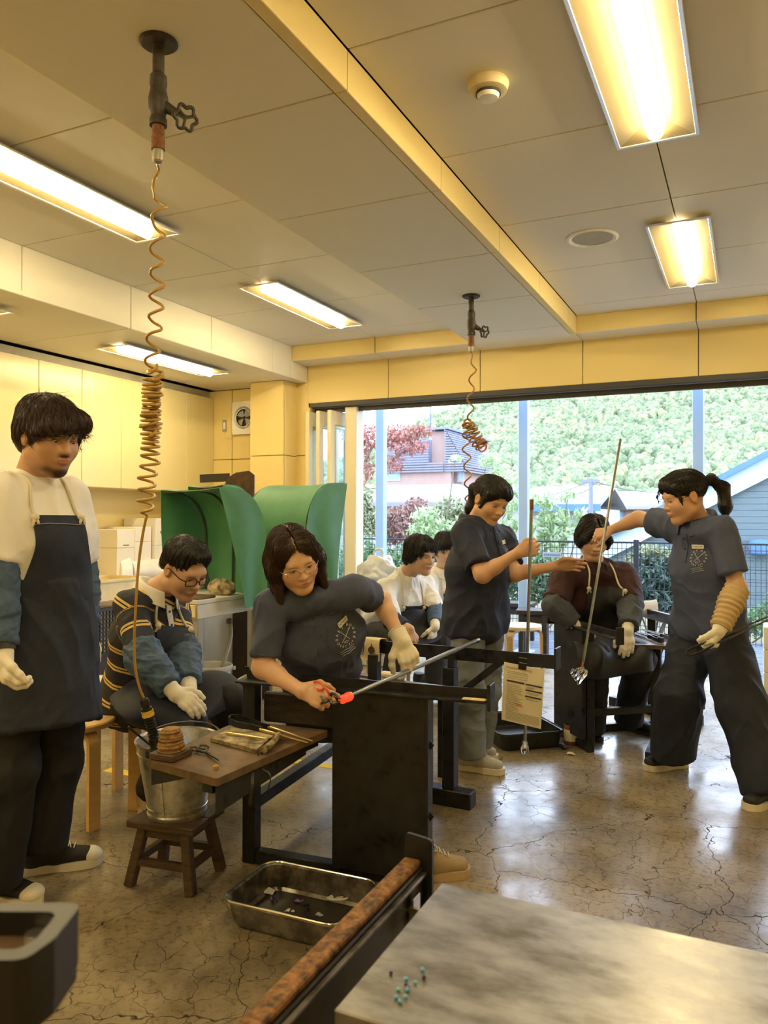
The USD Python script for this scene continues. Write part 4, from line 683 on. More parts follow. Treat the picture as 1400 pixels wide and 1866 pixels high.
def scrap(px, py, kind, size, seed, label, mt='glass'):
    c = onz(px, py, 0.02); r = np.random.default_rng(seed); t = thing('glass_scrap', label, 'glass scrap', c, group=None)
    if kind == 'curl':
        s = np.linspace(0, 1, 40); p = np.stack([c[0]+size*1.4*np.cos(s*5.2+seed)*(0.5+0.5*s), c[1]+size*0.8*np.sin(s*5.2+seed), 0.018+size*0.5*np.sin(s*3.1)], 1); part(t, 'trail', tube(p, size*0.17*(1-0.5*s), 8), mt, smooth=True); part(t, 'lump', ico(p[0], size*0.3, 2), mt, smooth=True)
    else:
        g = trimesh.convex.convex_hull(r.normal(size=(14, 3))*V(1, .8, .45)*size*0.55); g.apply_translation(c+V(0, 0, -g.bounds[0][2]-0.006)); part(t, 'shard', g, mt, smooth=False)
        g = trimesh.convex.convex_hull(r.normal(size=(9, 3))*V(.6, .9, .4)*size*0.4); g.apply_translation(c+V(size*0.8, size*0.2, -g.bounds[0][2]-0.006)); part(t, 'shard', g, mt, smooth=False)
for s_ in ((487, 1622, 'lump', 0.026, 1, 'frosty clump of clear glass at the left end of the steel tray', 'glass_frost'), (508, 1608, 'lump', 0.018, 2, 'small clear glass clump at the back left of the steel tray', 'glass_frost'), (529, 1612, 'lump', 0.022, 3, 'bright clear glass lump near the middle back of the steel tray', 'glass_frost'), (497, 1637, 'lump', 0.018, 4, 'dark violet glass chips at the left of the steel tray', 'glass_dark'), (543, 1641, 'lump', 0.015, 5, 'little violet glass chip in the middle of the steel tray', 'glass_violet'),
           (557, 1652, 'lump', 0.014, 6, 'dark glass chip right of the tray centre', 'glass_dark'), (527, 1659, 'lump', 0.015, 7, 'white glinting glass chip near the front of the steel tray', 'glass_frost'), (581, 1665, 'lump', 0.011, 8, 'tiny clear glass chip nearest the front right of the tray', 'glass_frost'), (612, 1640, 'curl', 0.034, 9, 'curled trail of clear glass at the right of the steel tray', 'glass_frost'), (622, 1634, 'curl', 0.024, 10, 'looped thread of clear glass beside the curled trail', 'glass_frost')): scrap(*s_)
# ---- rusty rail of the bench in the foreground
t = thing('workbench', 'foreground bench arm with a rusty orange top rail and black side plate', 'workbench', (-0.56, 0.8, 0)); ZR = 0.72
fl, fr_ = onz(731, 1558, ZR), onz(762, 1565, ZR); nl, nr = onz(440, 1862, ZR), onz(489, 1866, ZR); xl, xr = (fl[0]+nl[0])/2, (fr_[0]+nr[0])/2; ye = fr_[1]
part(t, 'rail', bbox((xl, 0.15, ZR-0.012), (xr, ye, ZR), 0.003), 'rust', label='rusty orange flat rail')
part(t, 'side_plate', [bbox((xl+0.006, 0.15, ZR-0.085), (xr+0.004, ye, ZR-0.0125), 0.002)], 'sooty', label='sooty black side plate'); part(t, 'lip', bbox((xr+0.0045, 0.15, ZR-0.024), (xr+0.012, ye-0.004, ZR-0.018), 0.001), 'tray_steel', label='bright worn lip')
part(t, 'end_plate', [prism(rounded([(xl+0.0, ZR-0.12), (xr+0.02, ZR-0.12), (xr+0.02, ZR+0.036), (xl+0.0, ZR+0.042)], 0.008), 0.007, (0, ye+0.008, 0), (1, 0, 0), (0, 0, 1))], 'black_steel', label='upright black end plate')
part(t, 'clip', [cbox((xr+0.012, ye-0.055, ZR-0.062), (0.006, 0.03, 0.05), 0.001), cbox((xr+0.022, ye-0.085, ZR-0.066), (0.016, 0.004, 0.05), 0.001), cyl((xr+0.004, ye-0.06, ZR-0.06), (xr+0.02, ye-0.06, ZR-0.06), 0.005, n=8)], 'chrome', label='shiny metal clip')
part(t, 'leg', prism([(0.70, ZR-0.086), (0.98, ZR-0.086), (0.86, 0.0), (0.80, 0.0)], 0.03, (xl+0.004, 0, 0), (0, 1, 0), (0, 0, 1)), 'black_steel'); part(t, 'leg', bbox((xl, 0.2, 0), (xl+0.04, 0.25, ZR-0.086)), 'black_steel')
# ---- steel marver table
ZV = 0.735; c0 = onz(800, 1607, ZV); f0 = onz(615, 1841, ZV); x0 = (c0[0]+f0[0])/2
t = thing('marver_table', 'low table topped with a thick grey steel plate in the foreground', 'steel table', (x0+0.5, f0[1], 0))
part(t, 'plate', bbox((x0, f0[1], ZV-0.03), (x0+1.15, c0[1], ZV), 0.002), 'steel_plate', label='thick smeared steel plate'); part(t, 'frame', [bbox((x0+0.02, f0[1]+0.02, ZV-0.09), (x0+1.1, c0[1]-0.02, ZV-0.0305))], 'black_steel')
for a in (x0+0.03, x0+1.05):
    for b in (f0[1]+0.03, c0[1]-0.075): part(t, 'leg', bbox((a, b, 0), (a+0.05, b+0.05, ZV-0.091), 0.003), 'black_steel')
bl = ['glass_dark', 'glass_blue', 'glass_dark', 'glass_blue', 'glass_teal', 'glass_teal', 'glass_dark', 'glass_blue', 'glass_blue', 'glass_teal', 'glass_violet', 'glass_blue']
bw = ['dark bead lying apart at the left', 'pale blue bead at the far right', 'dark bead just below the far right one', 'bright blue bead at the top middle', 'greenish bead right of the cluster', 'teal bead at the left of the cluster', 'black bead in the centre of the cluster', 'blue bead touching the black centre bead', 'blue bead at the lower left', 'teal bead at the lower right', 'violet chip under the centre bead', 'lowest blue bead of the cluster']
for k, (a, b) in enumerate(((197, 395), (298, 383), (303, 409), (245, 413), (275, 425), (221, 446), (246, 434), (250, 448), (214, 472), (243, 470), (252, 440), (226, 485))):
    c = onz(600+a*.5714, 1550+b*.5714, ZV)+V(0, 0, 0.0022); g = ico(c, V(0.0030, 0.0026, 0.0022), 2); single('glass_bead', g, bl[k], bw[k]+' on the steel plate', 'bead', group=None, smooth=True)
# ---- blurred clamp in the near left corner, on its post
t = thing('bench_clamp', 'out of focus black metal bracket on a post in the near left corner', 'clamp', (*dep(30, 1800, 0.62)[:2], 0)); C0 = dep(6, 1766, 0.60); fx, fy = unit(CR*V(1, 1, 0)), unit(CF*V(1, 1, 0))
out = rounded([(-0.10, -0.03), (0.030, -0.03), (0.040, 0.0), (0.040, 0.055), (-0.10, 0.055)], 0.012); inn = rounded([(-0.2, -0.016), (0.02, -0.016), (0.026, 0.0), (0.026, 0.04), (-0.2, 0.04)], 0.01)
part(t, 'cup', prism(out.difference(inn), 0.046, C0+V(0, 0, -0.022), fx, fy), 'rubber_black'); part(t, 'floor_plate', prism(out.buffer(-0.001), 0.012, C0+V(0, 0, -0.0345), fx, fy), 'rubber_black'); part(t, 'insert', prism(inn.intersection(shapely.box(-0.1, -1, 1, 1)).buffer(-0.001), 0.026, C0+V(0, 0, -0.0215), fx, fy), 'board_wood', label='worn tan insert')
part(t, 'bolt', cyl(C0+fx*0.012+fy*0.03-V(0, 0, 0.004), C0+fx*0.012+fy*0.03+V(0, 0, 0.012), 0.009, n=10), 'chrome'); q = C0-fx*0.088+fy*0.012; part(t, 'post', cyl(V(q[0], q[1], 0), q-V(0, 0, 0.035), 0.016), 'black_steel'); part(t, 'base', lathe([(0, 0.012), (0.12, 0.012), (0.13, 0), (0, 0)], V(q[0], q[1], 0)), 'black_steel')
# ---- towel, paper form and clip on the far rail
q0, q1 = onz(650, 1164, 0.724), onz(694, 1168, 0.724); n2 = -v2
prof = lambda o: [o+v2*0.075+V(0, 0, -0.03), o+v2*0.066+V(0, 0, 0.0), o+v2*0.03+V(0, 0, 0.006), o+n2*0.006+V(0, 0, 0.006), o+n2*0.014+V(0, 0, -0.02), o+n2*0.016+V(0, 0, -0.095)]
g = np.stack([spline(prof(q0*(1-s)+q1*s+n2*0.003*math.sin(s*9)), 20) for s in np.linspace(0, 1, 12)]); t = thing('towel', 'stained cream towel with dark marks hung over the far rail', 'towel', q0); part(t, 'cloth', sheet(g, 0.004), 'towel')
qq = onz(677, 1180, 0.69); fc = -v2; qb = q0*0.45+q1*0.55+n2*0.0205; part(t, 'mark', [prism(shapely.Point(0, 0).buffer(0.018), 0.0006, qb+u2*0.02+V(0, 0, -0.045), u2, (0, 0, 1)), prism([(-0.005, 0), (0.005, 0), (0.0, 0.03)], 0.0006, qb+u2*0.02+V(0, 0, -0.035), u2, (0, 0, 1))]+[prism([(0, 0), (0.005, 0), (0.012, 0.05), (0.007, 0.05)], 0.0006, qb+u2*(-0.03-0.012*k)+V(0, 0, -0.072), u2, (0, 0, 1)) for k in range(2)], 'ink', label='dark printed marks')
pc = [dep(919, 1206, 3.31), dep(993, 1220, 3.27), dep(986, 1329, 3.29), dep(914, 1311, 3.33)]; px_, py_ = unit(pc[1]-pc[0]), None; nn = unit(np.cross(pc[1]-pc[0], pc[3]-pc[0])); py_ = np.cross(nn, px_); Wp, Hp = np.linalg.norm(pc[1]-pc[0]), np.linalg.norm(pc[3]-pc[0])
nn = nn if np.dot(nn, CF) < 0 else -nn
def onp(s, w): return (pc[0]*(1-s)+pc[1]*s)*(1-w)+(pc[3]*(1-s)+pc[2]*s)*w
t = thing('paper_form', 'printed paper form with black bars clipped to the far rail', 'paper form', pc[3]); g = np.stack([[onp(s, w)+nn*0.004*math.sin(3*w+s) for s in np.linspace(0, 1, 6)] for w in np.linspace(0, 1, 8)]); part(t, 'sheet', sheet(g, 0.0008), 'paper')
def bar(s0, s1, w0, w1, d=0.0022):
    q = [onp(s0, w0), onp(s1, w0), onp(s1, w1), onp(s0, w1)]; k = [nn*(0.004*math.sin(3*w+s)+d) for s, w in ((s0, w0), (s1, w0), (s1, w1), (s0, w1))]; v_ = np.array([a+b for a, b in zip(q, k)]+[a+b-nn*0.0009 for a, b in zip(q, k)])
    return trimesh.Trimesh(v_, np.array([(0, 1, 2), (0, 2, 3), (4, 6, 5), (4, 7, 6), (0, 4, 5), (0, 5, 1), (1, 5, 6), (1, 6, 2), (2, 6, 7), (2, 7, 3), (3, 7, 4), (3, 4, 0)]), process=False)
part(t, 'black_bar', [bar(0.09, 0.53, 0.285, 0.312)], 'ink'); [part(t, 'black_bar', [bar(0.56, 0.97, w, w+0.022)], 'ink') for w in (0.29, 0.385, 0.49)]
rl = random.Random(5); part(t, 'print_line', [bar(0.1, 0.1+rl.uniform(0.2, 0.42), w, w+0.006) for w in np.arange(0.35, 0.8, 0.028)]+[bar(0.58, 0.58+rl.uniform(0.15, 0.35), w, w+0.006) for w in (0.34, 0.36, 0.43, 0.45, 0.53, 0.55)]+[bar(0.1, 0.94, w, w+0.005) for w in np.arange(0.82, 0.97, 0.022)]+[bar(0.06+k*0.05, 0.09+k*0.05, 0.06, 0.085) for k in range(13)]+[bar(0.1, 0.6, w, w+0.005) for w in (0.13, 0.16, 0.2, 0.24)], 'ink_pale', label='rows of small grey print'); part(t, 'red_note', [bar(0.28, 0.5, 0.66, 0.672), bar(0.34, 0.52, 0.69, 0.70)], 'ink_red', label='red written note')
cp = onp(0.46, 0.02)+nn*0.006; t = thing('bulldog_clip', 'black bulldog clip gripping the paper form to the rail', 'clip', cp); part(t, 'jaw', cbox(cp-py_*0.0+V(0, 0, 0.004), (0.034, 0.012, 0.03), 0.003, [px_, nn, np.cross(px_, nn)]), 'rubber_black'); part(t, 'lever', cbox(cp+V(0, 0, 0.028), (0.036, 0.005, 0.022), 0.002, [px_, nn, np.cross(px_, nn)]), 'rubber_black')
# ---- small tool table beyond, with tools
t = thing('tool_table', 'low dark steel topped table with hand tools beyond the woman with round glasses', 'table', (-1.6, 3.75, 0)); ZK = 0.46
pol = [onz(672, 1262, ZK)[:2], onz(790, 1268, ZK)[:2], onz(816, 1250, ZK)[:2], onz(690, 1234, ZK)[:2]]; part(t, 'top', prism(pol, 0.02, (0, 0, ZK-0.02)), 'blue_steel')
cen = np.mean(pol, 0)
for p in pol: q = V(*(p+(cen-p)*0.15), 0); part(t, 'leg', beam(q, q+V(0, 0, ZK-0.021), 0.03, 0.03), 'black_steel')
ok = lambda px, py, h=0: onz(px, py, ZK+h)
t = thing('paddle', 'wooden handled paddle lying on the low steel topped table', 'paddle', ok(710, 1238)); part(t, 'handle', cbox((ok(690, 1234)+ok(742, 1241))/2+V(0, 0, 0.02), (0.145, 0.05, 0.03), 0.008, [unit(ok(742, 1241)-ok(690, 1234)), unit(np.cross((0, 0, 1), ok(742, 1241)-ok(690, 1234))), V(0, 0, 1)]), 'birch_pale'); part(t, 'blade', beam(ok(655, 1230, 0.02), ok(690, 1234, 0.02), 0.06, 0.012), 'dark_wood')
t = thing('tweezers', 'thin steel tweezers on the low steel topped table', 'tweezers', ok(715, 1255)); [part(t, 'arm', beam(ok(700, 1256+s*2, 0.004), ok(725, 1249, 0.004), 0.006, 0.003), 'chrome') for s in (-1, 1)]
t = thing('pencil_tool', 'dark slim tool in front of the paddle on the low table', 'tool', ok(705, 1245)); part(t, 'shaft', cyl(ok(692, 1246, 0.008), ok(742, 1247, 0.008), 0.007, n=10), 'dark_wood'); part(t, 'ferrule', cyl(ok(686, 1245, 0.008), ok(692, 1246, 0.008), 0.005, n=10), 'chrome')
# ---- the bench on the right with the person in burgundy
A3, E3 = onz(996, 1121, 0.72), onz(1117, 1155, 0.72); u3 = unit((E3-A3)*V(1, 1, 0)); v3 = V(-u3[1], u3[0], 0); L3_ = np.linalg.norm((E3-A3)[:2])
B3 = lambda lo, hi, bev=0.003: cbox(V(A3[0], A3[1], 0)+u3*(lo[0]+hi[0])/2+v3*(lo[1]+hi[1])/2+V(0, 0, (lo[2]+hi[2])/2), np.abs(np.subtract(hi, lo)), bev, [u3, v3, V(0, 0, 1)])
t = thing('workbench', 'black steel bench with shield and tool board, under the person in the burgundy shirt', 'workbench', (-0.7, 4.9, 0))
part(t, 'rail', [B3((0, 0, 0.69), (L3_, 0.06, 0.697), 0.001), B3((0, 0.053, 0.69), (L3_, 0.06, 0.725), 0.001)], 'black_steel'); part(t, 'end_plate', B3((L3_-0.01, 0.02, 0.66), (L3_+0.003, 0.066, 0.75)), 'black_steel'); part(t, 'end_plate', B3((-0.005, -0.005, 0.67), (0.03, 0.065, 0.77)), 'black_steel')
part(t, 'shield', B3((0.10, 0.01, 0.07), (0.44, 0.035, 0.688)), 'black_steel', label='dark steel shield'); part(t, 'leg', B3((0.40, 0.04, 0), (0.445, 0.085, 0.688)), 'black_steel'); part(t, 'leg', B3((0.02, 0.04, 0), (0.065, 0.085, 0.688)), 'black_steel')
part(t, 'foot_bar', B3((0.066, 0.042, 0.0), (0.40, 0.082, 0.045)), 'black_steel'); part(t, 'cross_bar', B3((0.40, 0.087, 0.20), (0.44, 0.80, 0.24)), 'black_steel'); part(t, 'cross_bar', B3((0.02, 0.087, 0.0), (0.06, 0.80, 0.04)), 'black_steel')
F3, G3 = onz(1164, 1105, 0.72), onz(1262, 1130, 0.72); part(t, 'rail', [beam(F3-V(0, 0, 0.03), G3-V(0, 0, 0.03), 0.03, 0.06)], 'black_steel')
for px, top in ((1188, 0.69), (1226, 0.69)): q = onz(px, 1112 if px < 1200 else 1122, 0.70); part(t, 'post', bbox((q[0]-0.025, q[1]-0.025, 0), (q[0]+0.025, q[1]+0.025, 0.655)), 'black_steel')
q = onz(1278, 1322, 0); part(t, 'foot_bar', beam(q+V(0, 0, 0.03), q+V(0.05, -0.03, 0.03)+unit(V(-1, 0.55, 0))*0.75, 0.06, 0.06), 'black_steel')
part(t, 'seat', B3((-0.02, 0.20, 0.405), (0.36, 0.72, 0.44), 0.008), 'dark_wood')
ZT3 = 0.60; pol = [onz(1118, 1172, ZT3)[:2], onz(1232, 1178, ZT3)[:2], onz(1248, 1160, ZT3)[:2], onz(1140, 1150, ZT3)[:2]]; part(t, 'tool_board', prism(pol, 0.022, (0, 0, ZT3-0.022)), 'board_wood')
q = onz(1195, 1172, ZT3); part(t, 'board_leg', bbox((q[0]-0.028, q[1]-0.0, 0.04), (q[0]+0.028, q[1]+0.05, ZT3-0.023)), 'black_steel'); part(t, 'board_foot', bbox((q[0]-0.03, q[1]-0.25, 0.0), (q[0]+0.03, q[1]+0.1, 0.039)), 'black_steel')
o3 = lambda px, py, h=0: onz(px, py, ZT3+h)
jacks('tongs', 'longer steel tongs on the right hand tool board, nearest its edge', o3(1238, 1166, 0.02), o3(1168, 1146, 0.02), 0.018, 'iron', 'iron'); jacks('tongs', 'shorter steel tongs lying left of the longer pair on the right hand board', o3(1205, 1166, 0.02), o3(1158, 1150, 0.02), 0.016, 'iron', 'iron')
t = thing('shears', 'black shears on the right hand tool board near the gloved hand', 'shears', o3(1160, 1160)); scissors(t, o3(1150, 1156), o3(1164, 1161), o3(1178, 1165), 0.013, 'iron')
for k, (px, l) in enumerate(((1213, 'shorter black calipers hanging from the right hand tool board'), (1223, 'longer black calipers hanging from the right hand tool board'))):
    c = o3(px, 1176, -0.03)+V(0, -0.012, 0); t = thing('calipers', l, 'calipers', c); [part(t, 'arm', tube(spline([c+V(0, 0, 0.005), c+V(s*0.022, 0, -0.06), c+V(s*0.018, 0, -0.12), c+V(0, 0, -0.16-0.03*k)], 12), 0.004, 6), 'iron') for s in (-1, 1)]; part(t, 'hook', cyl(c+V(0, 0.0, 0.0), c+V(0, 0, 0.012), 0.006, n=8), 'iron')
q0, q1 = onz(1160, 1106, 0.735), onz(1196, 1102, 0.735); t = thing('towel', 'folded whitish towel on the end of the right hand bench rail', 'towel', q0); dn_ = unit(V(0.3, -1, 0))
g = np.stack([spline([q0*(1-s)+q1*s-dn_*0.05+V(0, 0, -0.04), q0*(1-s)+q1*s-dn_*0.025+V(0, 0, 0.012), q0*(1-s)+q1*s+dn_*0.02+V(0, 0, 0.016+0.004*math.sin(7*s)), q0*(1-s)+q1*s+dn_*0.045+V(0, 0, -0.012+0.006*math.sin(9*s)), q0*(1-s)+q1*s+dn_*0.05+V(0, 0, -0.05)], 16) for s in np.linspace(0, 1, 10)]); part(t, 'cloth', sheet(g, 0.012), 'towel_white'); part(t, 'fold', sheet(g+V(0, 0, 0.013), 0.006), 'towel_white')
tray('steel_tray', 'black tray on the floor under the paper form', V(-1.27, 4.55, 0), 0.19, 0.24, 0.10, 40, 'black_steel')
c = onz(1042, 1358, 0)+V(-0.01, 0.03, 0); t = thing('tin_can', 'small rusty tin can with a pale label at the foot of the right hand shield', 'can', c); part(t, 'body', lathe([(0, 0), (0.04, 0), (0.042, 0.004), (0.04, 0.008), (0.04, 0.11), (0.042, 0.113), (0.039, 0.115), (0.037, 0.11), (0.037, 0.03), (0, 0.03)], c, n=28), 'pipe_rust'); part(t, 'label', lathe([(0.0405, 0.022), (0.0409, 0.024), (0.0409, 0.085), (0.0405, 0.087)], c, n=28), 'paper', label='torn pale label')
for k, (px, py, l) in enumerate(((1022, 1362, 'larger dark glass chip on the floor left of the tin can'), (1027, 1366, 'smaller dark glass chip on the floor left of the tin can'), (1041, 1376, 'pale chip on the floor in front of the tin can'))):
    c = onz(px, py, 0); g = trimesh.convex.convex_hull(np.random.default_rng(k+3).normal(size=(12, 3))*V(0.016, 0.012, 0.007)); g.apply_translation(c-V(0, 0, g.bounds[0][2])); single('glass_chip', g, 'glass_dark' if k < 2 else 'paper', l, 'glass chip', smooth=False)
# ---- yellow tape marks on the floor
struct('trim_1', bbox(onz(566, 1391, 0)-V(0.16, 0.03, 0), onz(566, 1391, 0)+V(0.16, 0.03, 0.0012)), 'yellow_tape', label='short strip of yellow floor tape seen under the bench', cat='tape'); struct('trim_2', bbox(onz(222, 1407, 0)-V(0.10, 0.03, 0), onz(222, 1407, 0)+V(0.10, 0.03, 0.0012)), 'yellow_tape', label='short strip of yellow floor tape between the two left stools', cat='tape')
# ================================================================== stools
def stool(label, x, y, rz, seat='birch', r=0.178, h=0.44, group=None):
    t = thing('stool', label, 'stool', (x, y, 0), rz, group)
    part(t, 'seat', lathe([(0, h-0.03), (r-0.012, h-0.03), (r, h-0.024), (r, h-0.006), (r-0.006, h), (0, h)], (0, 0, 0), n=40), seat, local=True)
    for k in range(3):
        a = k*2.0944; d, s = V(math.cos(a), math.sin(a), 0), V(-math.sin(a), math.cos(a), 0); p = [d*0.06+V(0, 0, h-0.042)]+[d*(r-0.05+0.047*math.sin(q))+V(0, 0, h-0.042-0.047*(1-math.cos(q))) for q in np.linspace(0, np.pi/2, 7)]+[d*(r-0.003)+V(0, 0, 0.0)]
        o_, i_ = np.array([q+n*0.011 for q, n in zip(p, [V(0, 0, 1)]+[d*math.sin(q)+V(0, 0, 1)*math.cos(q) for q in np.linspace(0, np.pi/2, 7)]+[d])]), np.array([q-n*0.011 for q, n in zip(p, [V(0, 0, 1)]+[d*math.sin(q)+V(0, 0, 1)*math.cos(q) for q in np.linspace(0, np.pi/2, 7)]+[d])])
        part(t, 'leg', sheet(np.stack([(o_+i_)/2-s*0.026, (o_+i_)/2+s*0.026]), 0.022), 'birch', local=True)
    return t
SA = stool('birch stool with bent legs standing just behind the standing man', -2.68, 2.50, -15)
SB = stool('birch stool with bent legs under the man in the striped shirt', -2.60, 2.86, -62)
for l, px, py, rz, z in (('birch stool under the young man in the white T-shirt', 700, 1170, 30, 0.43), ('birch stool under the young man in the white shirt at the back', 822, 1150, 60, 0.43)):
    c = onz(px, py, z); copy_of(SA, (c[0], c[1], 0), rz, l)
stool('pale topped empty stool behind the standing woman in navy', -1.72, 6.28, 20, 'birch_pale')
def black_bench(label, a, b, h, w):
    t = thing('bench', label, 'bench', (*((a+b)/2)[:2], 0)); a, b = V(a[0], a[1], 0), V(b[0], b[1], 0); x = unit(b-a); y = V(-x[1], x[0], 0)
    part(t, 'seat', beam(a+V(0, 0, h-0.02)+y*w/2, b+V(0, 0, h-0.02)+y*w/2, w, 0.04, bev=0.004), 'black_wood')
    for e, s in ((a, 1), (b, -1)):
        for k in (0.1, 0.9): q = e+x*s*0.05+y*w*k; part(t, 'leg', bbox(q-V(0.022, 0.022, -0.0), q+V(0.022, 0.022, h-0.041)), 'black_wood')
    [part(t, 'apron_rail', beam(a+x*0.073+y*w*q+V(0, 0, h-0.09), b-x*0.073+y*w*q+V(0, 0, h-0.09), 0.02, 0.06), 'black_wood') for q in (0.1, 0.9)]
black_bench('black wooden bench outside on the deck, the farther of two', onz(905, 1098, 0.42), onz(968, 1101, 0.42), 0.42, 0.28); black_bench('black wooden bench outside on the deck, the nearer of two', onz(940, 1112, 0.45), onz(1003, 1114, 0.45), 0.45, 0.28)
# ================================================================== hoods and grinding tables on the left
mat('hood_green', (0.080, 0.265, 0.135), 0.55, var=0.16, scale=5, sheen=0.0); mat('frame_tube', (0.10, 0.10, 0.09), 0.4, metal=0.5); mat('dusty_white', (0.62, 0.62, 0.58), 0.6, var=0.12, scale=5); mat('table_grey', (0.34, 0.34, 0.33), 0.5, var=0.1); mat('burnt_board', (0.15, 0.075, 0.025), 0.8, col2=(0.04, 0.022, 0.012), scale=24, bump=0.003, bscale=50)
mat('cabinet_dark', (0.035, 0.022, 0.018), 0.5); mat('pail_grey', (0.52, 0.53, 0.53), 0.4, var=0.08); mat('hose_grey', (0.30, 0.30, 0.28), 0.5); mat('carton', (0.78, 0.74, 0.64), 0.7, var=0.03); mat('carton_seam', (0.45, 0.40, 0.30), 0.8); mat('counter_wood', (0.30, 0.19, 0.09), 0.5, var=0.25); mat('clear_plastic', (0.72, 0.74, 0.78), 0.25, var=0.05); mat('purple_label', (0.20, 0.13, 0.50), 0.5); mat('crate_black', (0.02, 0.02, 0.022), 0.4)
mat('bag_white', (0.62, 0.66, 0.72), 0.3, var=0.03)
def horiz(r, f): return unit((CR*r+CF*f)*V(1, 1, 0))
def hood(label, o, w, u, W, D, H, cut, cutl, seed):
    """o: the top front corner on the visible side; w along the top front edge, u to the back"""
    t = thing('grinding_hood', label, 'hood', o-V(0, 0, H)); Z = V(0, 0, 1)
    def prof(c):   # outline of a side panel in (u, z), z from the top
        a = [(D-0.20*(1-math.sin(q)), -0.22*(1-math.cos(q))) for q in np.linspace(0, np.pi/2, 12)]
        return a
    back = [(0.0, 0.0), (D*0.2, 0.004)]+[(D*0.35+D*0.65*math.sin(q), -0.30*(1-math.cos(q))) for q in np.linspace(0, np.pi/2, 14)]+[(D, -0.45), (D+0.005, -H)]
    def wav(p, k): return p+(u+w)*0.010*(meshkit.fbm(np.array(p)*5+seed+k, 2)-0.5)
    bs = spline([(a, b, 0) for a, b in back], 30)[:, :2]
    g = np.array([[wav(o+w*s*W+u*a+Z*(b-0.012*math.sin(s*np.pi)), 0) for a, b in bs] for s in np.linspace(0, 1, 16)])
    part(t, 'cover', sheet(g, 0.005), 'hood_green', label='green fabric cover', smooth=40)
    for s, c in ((0, cut), (1, cutl)):
        fr = spline([(0, 0, 0), (c*0.42, -H*0.35, 0), (c, -H, 0)], 30)[:, :2]; bk = bs.copy(); bk[:2] = bk[:2]
        idx = np.linspace(0, 1, 30); bz = np.stack([np.interp(idx, np.linspace(0, 1, 30), bs[:, 0]), np.interp(idx, np.linspace(0, 1, 30), bs[:, 1])], 1)
        g = np.array([[o+w*(s*(W+0.003)-(1-s)*0.003)+u*(fr[i][0]*(1-q)+bz[i][0]*q)+Z*(fr[i][1]*(1-q)+bz[i][1]*q)+w*(0.022*math.sin(i/29*2.6)*(0.5-s)*-1+0.014*math.sin(7*q+i*0.16)*(i/29)) for q in np.linspace(0, 1, 10)] for i in range(30)])
        part(t, 'side_panel', sheet(g, 0.005), 'hood_green', label='hanging green side panel', smooth=40)
    ins = [o+w*(W/2)+V(0, 0, -0.008)]
    for s in (0.015, W/2, W-0.015):
        part(t, 'frame_tube', tube([o+w*s+u*a+Z*(b-0.014)-u*0.012 for a, b in bs[1:]], 0.007, 6), 'frame_tube')
    part(t, 'front_tube', tube([o+w*0.01+Z*-0.012+u*0.012, o+w*(W-0.01)+Z*-0.012+u*0.012], 0.007, 6), 'frame_tube')
    return t
FR, FL = dep(398, 889, 4.45), dep(293, 888, 4.85); FL[2] = FR[2]; w1 = unit(FL-FR); uu1 = V(-w1[1], w1[0], 0); uu1 = uu1 if np.dot(uu1, CF) > 0 else -uu1
hood('dark green fabric hood open towards the man in the striped shirt', FR, w1, uu1, np.linalg.norm(FL-FR), 0.34, 0.70, 0.18, 0.04, 1)
N2 = dep(632, 882, 5.1); hood('light green fabric hood with its rounded back to the room, beside the folding doors', N2, horiz(-0.74, 0.67), horiz(-0.67, -0.74), 0.60, 0.36, 0.72, 0.12, 0.12, 5)
hood('pale green hood top showing behind the dark green hood', dep(405, 884, 5.55), w1, uu1, 0.42, 0.3, 0.66, 0.1, 0.05, 8)
ZG = 0.85
q = dep(352, 1000, 5.62); single('equipment_crate', bbox((q[0]-0.25, q[1]-0.2, 0), (q[0]+0.25, q[1]+0.25, 0.885), 0.01), 'dusty_white', 'whitish cupboard carrying the pale green hood at the back', 'cupboard')
def gtable(label, c, a, b, la, lb, zt, hid=False):
    t = thing('grinding_table', label, 'table', (c[0], c[1], 0)); c = V(c[0], c[1], 0); ctr = c+a*la/2+b*lb/2; R = [a, b, V(0, 0, 1)] if np.cross(a, b)[2] > 0 else [b, a, V(0, 0, 1)]; sz = (la, lb) if np.cross(a, b)[2] > 0 else (lb, la)
    part(t, 'top', cbox(ctr+V(0, 0, zt-0.012), (*sz, 0.024), 0.003, R), 'dusty_white'); part(t, 'box', cbox(ctr+V(0, 0, zt-0.066), (sz[0]-0.012, sz[1]-0.012, 0.083), 0.003, R), 'dusty_white')
    for p in (0.03, la-0.03):
        for q in (0.03, lb-0.03): part(t, 'leg', cbox(c+a*p+b*q+V(0, 0, (zt-0.108)/2), (0.05, 0.05, zt-0.108), 0.004, R), 'table_grey')
    part(t, 'rail', cbox(ctr+V(0, 0, 0.25), (sz[0]-0.12, 0.03, 0.03), 0.002, R), 'table_grey')
    return t
ca = dep(361, 1098, 4.38); aa, bb_ = horiz(0.46, 0.89), horiz(-0.89, 0.46)
t = gtable('dusty white grinding table on grey legs under the dark green hood', ca, aa, bb_, 0.62, 0.56, ZG)
dc = V(ca[0], ca[1], ZG-0.062)+bb_*0.09-aa*0.004; dr = part(t, 'drawer', cbox(dc, (0.15, 0.006, 0.07), 0.002, [bb_, aa, V(0, 0, -1)]), 'plastic_cream', label='cream drawer front'); part(dr, 'latch', cbox(dc-aa*0.006-bb_*0.02, (0.008, 0.008, 0.045), 0.002, [bb_, aa, V(0, 0, -1)]), 'iron')
